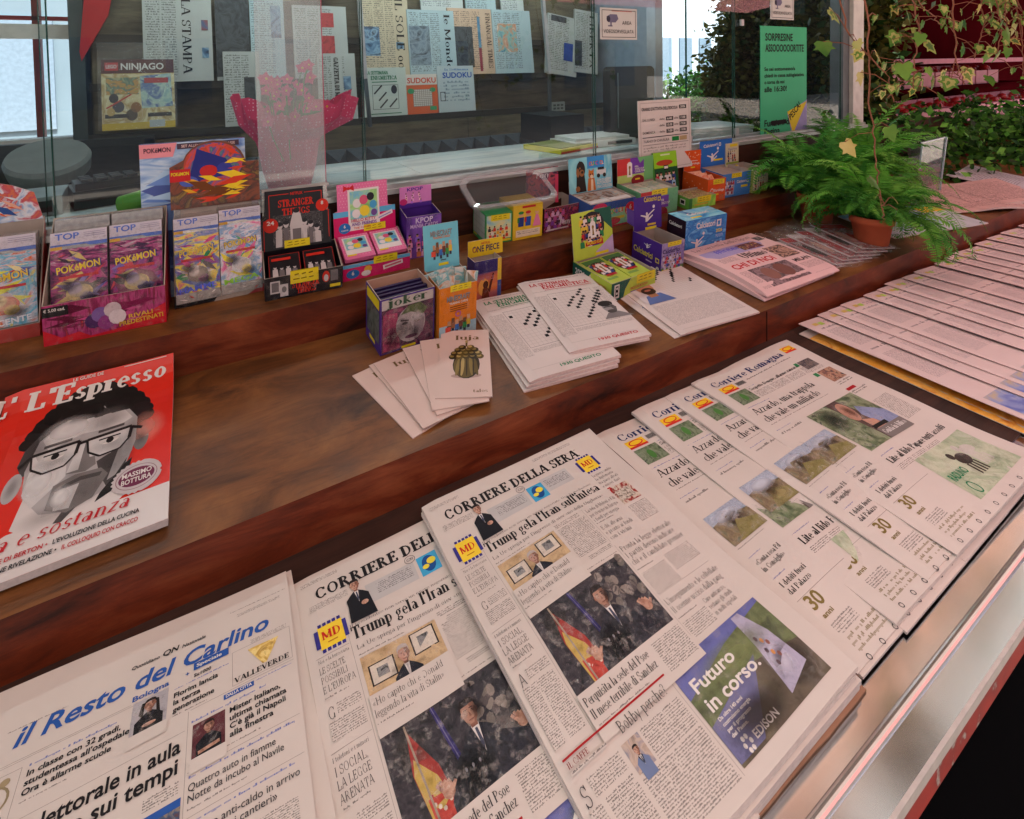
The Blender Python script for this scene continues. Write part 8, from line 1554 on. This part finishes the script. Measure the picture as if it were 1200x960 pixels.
# right side of the inner counter
mb = MB(); mb.box(0, .34, 0, .22, 0, .020, mat('#c2b62c', .5)); mb.box(0, .34, -.001, .0, 0, .008, mat('#a83a2a', .5)); mb.box(.01, .33, .01, .2, .0205, .024, mat('#6f7a3a', .5)); place(mb.build('notebook'), MX(1.30, 1.70, 1.336, 12, 0), 'yellow notebook on the inner counter beside the white ledger', 'notebook')
mb = MB(); mb.box(0, .34, 0, .2, 0, .028, mat('#b9bdba', .5)); mb.box(.18, .32, -.001, .0, .008, .022, mat('#22282c', .4)); mb.box(.02, .32, .02, .19, .0285, .042, mat('#c4c8c4', .5)); place(mb.build('ledger'), MX(1.42, 1.76, 1.336, -4, 0), 'white ledger with black label on the inner counter', 'ledger')
mon = thing('monitor', 'large black monitor seen from behind the opening hours board', 'monitor', (1.72, 1.86, 1.336))
mb = MB(); o2 = rrect(.30, .36, .03); mb.prism([(x, z+.0) for x, z in o2], .05, mat('#0d1011', .25, .5)); mb.build('case', mon)
mb = MB(); mb.box(.045, .052, -.004, .0, .06, .33, mat('#5a6468', .2, .6)); mb.build('trim', mon)
mb = MB(); mb.box(0, .2, 0, .26, 0, .13, mat('#131718', .4)); place(mb.build('black_case'), MX(1.44, 1.96, 1.336, 0, 0), 'black case on the inner counter below the white surveillance notice', 'case')
mb = MB(); mb.box(0, .10, 0, .012, 0, .055, mat('#8f948c', .5)); [mb.box(.012+.028*i, .03+.028*i, -.002, 0, .01+.02*j, .022+.02*j, mat('#4a4f4a', .5)) for i in range(3) for j in range(2)]; place(mb.build('key_box'), MX(1.86, 2.52, 1.43, 0, 0), 'small pale key box on the lower board of the rack', 'key box')
mb = MB(); mb.box(0, .42, 0, .25, 0, .03, mat('#9aa6a8', .6)); mb.box(.03, .45, .02, .26, .031, .05, mat('#a8b2b2', .6)); place(mb.build('paper_stack'), MX(2.02, 1.66, 1.335, -8, 0), 'stack of pale paper inside the glass right of the opening hours board', 'paper')
mb = MB()
for k, (pts) in enumerate(([(0, 0, 0), (.02, .04, .35), (.0, .05, .75)], [(.24, .03, 0), (.2, .05, .4), (.14, .06, .74)])): mb.tube(pts, .006, mat('#8a2a2e', .4), 6)
# ================================================================== plants
def leafmat(name, c1, c2, tr=.3):
    m, t, b = newmat(name); tc = t.nodes.new('ShaderNodeTexCoord'); n = t.nodes.new('ShaderNodeTexNoise'); n.inputs['Scale'].default_value = 14; t.links.new(tc.outputs['Object'], n.inputs['Vector'])
    r = t.nodes.new('ShaderNodeValToRGB'); r.color_ramp.elements[0].position = .35; r.color_ramp.elements[1].position = .65; r.color_ramp.elements[0].color = (*hexc(c1), 1); r.color_ramp.elements[1].color = (*hexc(c2), 1); b.inputs['Specular IOR Level'].default_value = .15
    t.links.new(n.outputs['Fac'], r.inputs[0]); t.links.new(r.outputs[0], b.inputs[0]); b.inputs['Roughness'].default_value = .45
    tl = t.nodes.new('ShaderNodeBsdfTranslucent'); t.links.new(r.outputs[0], tl.inputs[0]); mx = t.nodes.new('ShaderNodeMixShader'); mx.inputs[0].default_value = tr
    t.links.new(b.outputs[0], mx.inputs[1]); t.links.new(tl.outputs[0], mx.inputs[2]); t.links.new(mx.outputs[0], t.nodes['Material Output'].inputs[0]); return m
FERN = [leafmat('fern_green', '#4a8a30', '#80c04e'), leafmat('fern_dark', '#34702a', '#559a3c'), leafmat('fern_light', '#5ba834', '#8ac854')]
TERRA = mat('#b4583a', .75, .15, 0, .12, 14)
def fern(label, x, y, r_, h, nf, L, seed, up=1.0):
    t = thing('fern_plant', label, 'fern', (x, y, zmid(y)+.002), group=None); rr = random.Random(seed)
    mb = MB(); mb.lathe([(0, .001), (r_*.72, .001), (r_*.75, .006), (r_*.95, h*.78), (r_*1.04, h*.78), (r_*1.06, h), (r_*.97, h), (r_*.92, h*.85), (0, h*.85)], TERRA, 28); mb.build('pot', t, True)
    mb = MB()
    for i in range(nf):
        az = 6.2832*(i*.618 % 1)+rr.uniform(-.2, .2)
        low = abs((az-3.55+3.1416) % 6.2832-3.1416) < 1.05
        el = R(rr.choice((rr.uniform(22, 55), rr.uniform(50, 88)))+(40 if low else 4)); ln = L*rr.uniform(.6, 1.1)*(.7 if low else 1); mt = FERN[rr.choice((0, 0, 1, 1, 2))]
        d = Vector((math.cos(az), math.sin(az), 0)); p = Vector((d.x*r_*.4*rr.random(), d.y*r_*.4*rr.random(), h*.85)); n_ = 44; st = ln/n_; pts = [p.copy()]; droop = rr.uniform(.018, .062); s0 = rr.uniform(-.03, .03)
        for k in range(n_):
            e = el-droop*k*(.5+k/n_); dd = Vector((math.cos(az+s0*k)*math.cos(e), math.sin(az+s0*k)*math.cos(e), math.sin(e))); p = p+dd*st
            if p.z < .012: p.z = .012
            pts.append(p.copy())
        mb.tube(pts[::3]+[pts[-1]], .0014, FERN[1], 3, .0006)
        for k in range(3, n_+1):
            for hf in (0,):
                q = pts[k] if not hf else (pts[k]+pts[k-1])/2; tg_ = (pts[k]-pts[k-1]).normalized(); sd = tg_.cross(Vector((0, 0, 1)))
                if sd.length < .1: sd = Vector((-math.sin(az), math.cos(az), 0))
                sd.normalize(); f = k/n_; ll = .034*math.sin(math.pi*min(1, f*.92+.10))**.75*(L/.3)+.003; wd = ll*.11; upv = sd.cross(tg_)
                for sg in (-1, 1):
                    a = (sd*sg+tg_*.28+upv*rr.uniform(-.25, .15)).normalized(); b_ = tg_*wd
                    mb.face([q-b_*.6, q+a*ll*.55-b_*.8-upv*.001, q+a*ll+b_*.2-upv*ll*.12, q+a*ll*.5+b_*1.1], mt)
    mb.build('fronds', t); return t
fern('potted fern at the shelf front, in the pot nearest the edge', 2.20, .972, .068, .118, 78, .385, 2)
fern('potted fern behind the front one, at the end of the upper shelf', 2.26, 1.20, .070, .125, 96, .46, 3)
fern('potted fern at the back right, behind the clear leaflet stand', 2.72, 1.26, .075, .13, 92, .46, 4)
IVY = [leafmat('ivy_green', '#3e6a2a', '#6a8f3c'), leafmat('ivy_pale', '#8a9c4a', '#b4b070'), leafmat('ivy_yellow', '#a89c4a', '#c4b878')]; IVS = mat('#7a4a34', .6)
LEAF = [(0, 0), (.28, -.12), (.5, .05), (.42, .32), (.62, .5), (.34, .55), (.2, .78), (0, 1.05), (-.2, .78), (-.34, .55), (-.62, .5), (-.42, .32), (-.5, .05), (-.28, -.12)]
def ivyleaf(mb, P0, s, rr):
    n_ = Vector((rr.uniform(-.7, .7), -1+rr.uniform(-.3, .5), rr.uniform(-.3, .7))).normalized(); dn = Vector((rr.uniform(-.6, .6), rr.uniform(-.2, .2), -1)); v = (dn-n_*dn.dot(n_)).normalized(); u = v.cross(n_)
    k = rr.choice((0, 0, 0, 0, 1, 2)); bend = rr.uniform(.05, .3); yel = rr.random() < .55
    Q = [P0+s*(x*u+y*v)-n_*s*bend*(x*x+.5*y*y) for x, y in LEAF]; C0 = P0+s*.35*v
    for i in range(len(LEAF)):
        a, b_ = Q[i], Q[(i+1) % len(LEAF)]; mb.face([C0, a, b_], IVY[k])
    if yel:
        off = n_*-.0006*0+n_*.0006
        Q2 = [C0+(q-C0)*.62+off for q in Q]; mb.face(Q2[:8], IVY[1 if k == 0 else 0]); mb.face([Q2[7], *Q2[8:], Q2[0]], IVY[1 if k == 0 else 0])
def ivy(label, stems, seed, bx, by, bz, size=.036):
    t = thing('hanging_ivy', label, 'ivy', (bx, by, bz)); rr = random.Random(seed); off = Vector((bx, by, bz))
    mb = MB(); mb.lathe([(0, -.12), (.09, -.12), (.13, 0), (.14, .0), (.12, -.02), (0, -.02)], mat('#4a3a30', .8), 20); mb.tube([(0, 0, 0), (0, 0, .25)], .003, BKP, 4); mb.build('basket', t)
    ms, ml = MB(), MB()
    for st, dens in stems:
        pts = [Vector(p)-off for p in st]; fine = []
        for a, b_ in zip(pts, pts[1:]):
            for k in range(8): fine.append(a.lerp(b_, k/8)+Vector((rr.gauss(0, .0018), rr.gauss(0, .0018), 0)))
        fine.append(pts[-1]); ms.tube(fine, .0024, IVS, 5, .0012)
        for k, p in enumerate(fine[2:]):
            if rr.random() < min(.95, dens*1.5):
                L = rr.uniform(.02, .09); q = p+Vector((rr.uniform(-1, 1), rr.uniform(-.8, .8), rr.uniform(-.3, .5))).normalized()*L; ms.tube([p, (p+q)/2+Vector((0, 0, .008)), q], .0011, IVS, 4); ivyleaf(ml, q, size*rr.uniform(.55, 1.15), rr)
    ms.build('stem', t); ml.build('leaves', t); return t
ivy('thin ivy stem hanging down in front of the fern and the white window post', [(((1.36, .66, 2.25), (1.335, .62, 1.95), (1.34, .60, 1.75), (1.345, .60, 1.585), (1.375, .60, 1.45), (1.405, .6, 1.36), (1.42, .6, 1.32)), .16), (((1.36, .66, 2.25), (1.26, .64, 1.9), (1.30, .62, 1.76), (1.43, .6, 1.66), (1.46, .6, 1.60)), .22)], 3, 1.36, .66, 2.28)
ivy('variegated ivy trails hanging against the dark red stand at the upper right', [(((1.66, .68, 2.2), (1.60, .62, 1.9), (1.585, .6, 1.78), (1.565, .6, 1.68), (1.56, .6, 1.63)), .55), (((1.70, .64, 2.2), (1.78, .6, 1.88), (1.80, .6, 1.75), (1.815, .6, 1.66), (1.87, .6, 1.63)), .55), (((1.8, .62, 2.2), (1.95, .6, 1.9), (2.0, .6, 1.80), (1.93, .6, 1.70)), .5), (((1.9, .66, 2.2), (2.10, .62, 1.95), (2.13, .6, 1.80), (2.10, .6, 1.70)), .6), (((2.0, .7, 2.2), (2.26, .62, 1.95), (2.30, .6, 1.80), (2.31, .6, 1.64)), .7), (((2.0, .66, 2.2), (2.34, .64, 1.98), (2.22, .62, 1.86), (2.18, .6, 1.76)), .75), (((1.7, .66, 2.2), (1.5, .62, 1.93), (1.62, .6, 1.83), (1.72, .6, 1.79)), .5), (((2.0, .66, 2.2), (2.2, .64, 1.96), (2.3, .62, 1.9), (2.4, .6, 1.8)), .8)], 8, 1.85, .68, 2.28)
# clear leaflet stand and papers at the far right of the shelf
mb = MB(); AC = glassmat('clear_stand', (.93, .95, .96), 1.5, .05, .05, (.6, .65, .7)); ACE = mat('#a9bcc4', .15, .6, 0, 0)
mb.box(0, .30, 0, .004, 0, .30, AC); mb.box(.30, .306, -.002, .14, 0, .305, AC); mb.box(.302, .308, -.006, 0, 0, .306, ACE); mb.box(0, .006, -.006, 0, .18, .30, ACE); mb.box(0, .302, -.002, .004, .300, .305, ACE); mb.box(.0, .3, .08, .084, 0, .2, AC)
place(mb.build('leaflet_stand'), onmid(2.93, 1.12, 3), 'clear acrylic leaflet stand between the ferns and the loose newspapers', 'leaflet stand')
flat_mag('leaflet', 'pale blue leaflet with a yellow corner lying beside the front fern pot', 'leaflet', onmid(2.42, 1.20, -12), .55, .24, .004, lambda c, W, H: (c.rect(0, 0, W, .03, ink('#7ab0d0'), 1), c.rect(W*.75, .02, W*.25, .06, ink('#d8b02a'), 2), c.rect(.1, .06, .3, .14, art(['#c8c8d0', '#8ab0c8', '#d0b8a8'], 14, .5, 3), 1)), mat('#b9c0c6', .5, .3), None, None, 0, .003)
for k, (x, y, yaw) in enumerate(((3.08, 1.26, -22), (3.18, 1.22, -12), (3.34, 1.20, -18), (3.62, 1.24, 4))):
    flat_mag('newspaper', ('pinkish loose newspaper at the far right, nearest the leaflet stand', 'second loose newspaper of the far right heap', 'third loose newspaper of the far right heap', 'white loose newspaper on the far right heap by the hedge')[k], 'newspaper', onmid(x, y, yaw, .006+.007*k), .42, .30, .008, lambda c, W, H: c.body(.03, .03, W-.06, H-.06, bodymat('#c8a49c' if k < 3 else '#b8b4b8', '#6a5a5c'), .012, cw=.006), mat('#c8a49c' if k < 3 else '#b8b4b8', .8, .1), None, 'loose newspapers at the far right', .02, .008, 90+k)
# shrubs and the red stand beyond
SHR = [leafmat('shrub_dark', '#1a3314', '#2c4c1e'), leafmat('shrub_mid', '#2f5a22', '#4c7a32'), leafmat('shrub_olive', '#3a3e18', '#5c5a26')]
def shrub(name, label, x, y, z, rx, ry, rz, n, s, mats, seed, potted=True, cat='shrub'):
    t = thing(name, label, cat, (x, y, z)); rr = random.Random(seed)
    mb = MB()
    if potted: mb.lathe([(0, 0), (.16, 0), (.2, .26), (.21, .26), (.19, .24), (0, .24)], mat('#8a3a28', .7), 20); mb.build('planter', t, True)
    else: mb.tube([(0, 0, 0), (.03, 0, rz*.6), (0, .05, rz*1.3)], .05, mat('#3a2c20', .8), 6, .02); mb.build('trunk', t)
    mb = MB(); cl = [(rr.gauss(0, .45), rr.gauss(0, .45), rr.gauss(0, .45)) for _ in range(16)]
    for i in range(n):
        c0 = rr.choice(cl); p = Vector(((c0[0]+rr.gauss(0, .22))*rx, (c0[1]+rr.gauss(0, .22))*ry, (.26 if potted else .3)+rz+(c0[2]+rr.gauss(0, .2))*rz)); d = Vector((rr.gauss(0, 1), rr.gauss(0, 1), rr.gauss(0, .7))).normalized(); w_ = d.orthogonal().normalized(); w_.rotate(Matrix.Rotation(rr.random()*6, 3, d)); L = s*rr.uniform(.6, 1.3)
        mb.face([p, p+d*L*.5+w_*L*.3, p+d*L, p+d*L*.5-w_*L*.3], mats[rr.choice((0, 1, 1, 2)) if len(mats) > 2 else rr.choice((0, 1)) % len(mats)])
    mb.build('foliage', t); return t
for k, (x, y) in enumerate(((3.75, 1.42), (4.35, 1.55), (4.7, 1.15), (5.1, 1.5), (5.6, 1.3), (6.2, 1.5))):
    shrub('potted_shrub', ('potted ivy bush just behind the leaflet stand', 'leafy potted bush below the left end of the red stand', 'leafy potted bush at the right edge of the view behind the loose newspapers', 'leafy potted bush under the middle of the red stand', 'leafy potted bush cut by the right border of the view', 'farthest leafy potted bush below the red stand')[k], x, y, .62+.0*k, .34, .3, .26, 900, .055, [SHR[0], SHR[1], FERN[0]], 30+k)
    mb = MB(); mb.box(x-.25, x+.25, y-.22, y+.22, 0, .61, mat('#3a2a22', .7)); tag(mb.build('plant_bench'), ('wooden bench under the potted bush behind the leaflet stand', 'wooden bench under the potted bush at the left end of the red stand', 'wooden bench under the potted bush behind the loose newspapers', 'wooden bench under the potted bush at the middle of the red stand', 'wooden bench under the potted bush at the right border', 'wooden bench under the farthest potted bush')[k], 'bench')
for k, (x, y, h_) in enumerate(((4.2, 2.25, 1.45), (4.95, 2.6, 1.5), (5.0, 3.35, 1.35))):
    shrub('garden_tree', ('dark olive leafed tree right behind the white window post', 'dark olive leafed tree between the window post and the red stand', 'dark leafed tree seen through the glass beside the green poster')[k], x, y, 0, .42, .42, h_, 13000, .075, [SHR[0], SHR[2], SHR[2]], 50+k, False, 'tree')
shrub('hedge', 'low dark hedge standing in for foliage reflections in the right hand glass panes', 6.6, 4.7, 0, 1.7, .35, .62, 9000, .085, [SHR[0], SHR[1], SHR[0]], 60, False, 'hedge')  # hedge added in place of dark foliage reflections on the glass
DR = mat('#450b12', .95, .0, 0, .2, 2)
stn = thing('market_stand', 'dark red market stand with a shelf of pink fruit boxes, at the upper right', 'stand', (6.6, 2.3, 0))
def sp(mb, name): o = mb.build(name, stn); o.location = (-6.6, -2.3, 0); return o
mb = MB(); mb.box(4.95, 13, 3.0, 3.05, 0, 3.4, DR); sp(mb, 'back_wall')
mb = MB(); mb.box(4.8, 9.6, 2.0, 3.0, 1.02, 1.08, DR); mb.box(4.8, 9.6, 2.45, 3.0, 1.36, 1.40, DR); mb.box(4.8, 9.6, 2.02, 2.06, 0, 1.0, DR); sp(mb, 'shelf')
mb = MB(); mb.box(5.4, 9.6, 2.3, 2.36, 1.66, 1.71, mat('#c87a90', .5)); sp(mb, 'rail')
mb = MB(); mb.box(4.8, 13, .3, 3.05, 2.75, 2.85, mat('#6a1018', .6)); sp(mb, 'canopy')  # lengthened out of view to shade the fruit boxes and bushes
BXM = mat('#d08a98', .6, .3, 0, .1, 6); FR = mat('#a81c1e', .35, .5, 0, .2, 20)
for k in range(22):
    i, row = k % 11, k//11; x = 4.86+.36*i; y, z = ((2.08, 1.085), (2.5, 1.402))[row]
    t = thing('fruit_box', 'pink box of red fruit in the ' + ('front' if row == 0 else 'rear') + ' row of the red stand', 'box', (x, y, z), group=('front' if row == 0 else 'rear') + ' row of pink fruit boxes')
    mb = MB(); mb.box(0, .32, 0, .02, 0, .16, BXM); mb.box(0, .32, .30, .32, 0, .22, BXM); mb.box(0, .015, .02, .30, 0, .16, BXM); mb.box(.305, .32, .02, .30, 0, .16, BXM); mb.box(.015, .305, .02, .30, 0, .012, BXM); mb.build('carton', t)
    mb = MB(); rr = random.Random(k)
    for j in range(10):
        cx, cy, cz = rr.uniform(.06, .26), rr.uniform(.06, .26), rr.uniform(.12, .19); P_ = [(0, -.042), (.03, -.03), (.042, 0), (.03, .03), (0, .042)]; mb.lathe([(max(r_, 1e-4), cz+q) for r_, q in P_], FR, 10, (cx, cy))
    mb.build('fruit', t, True)
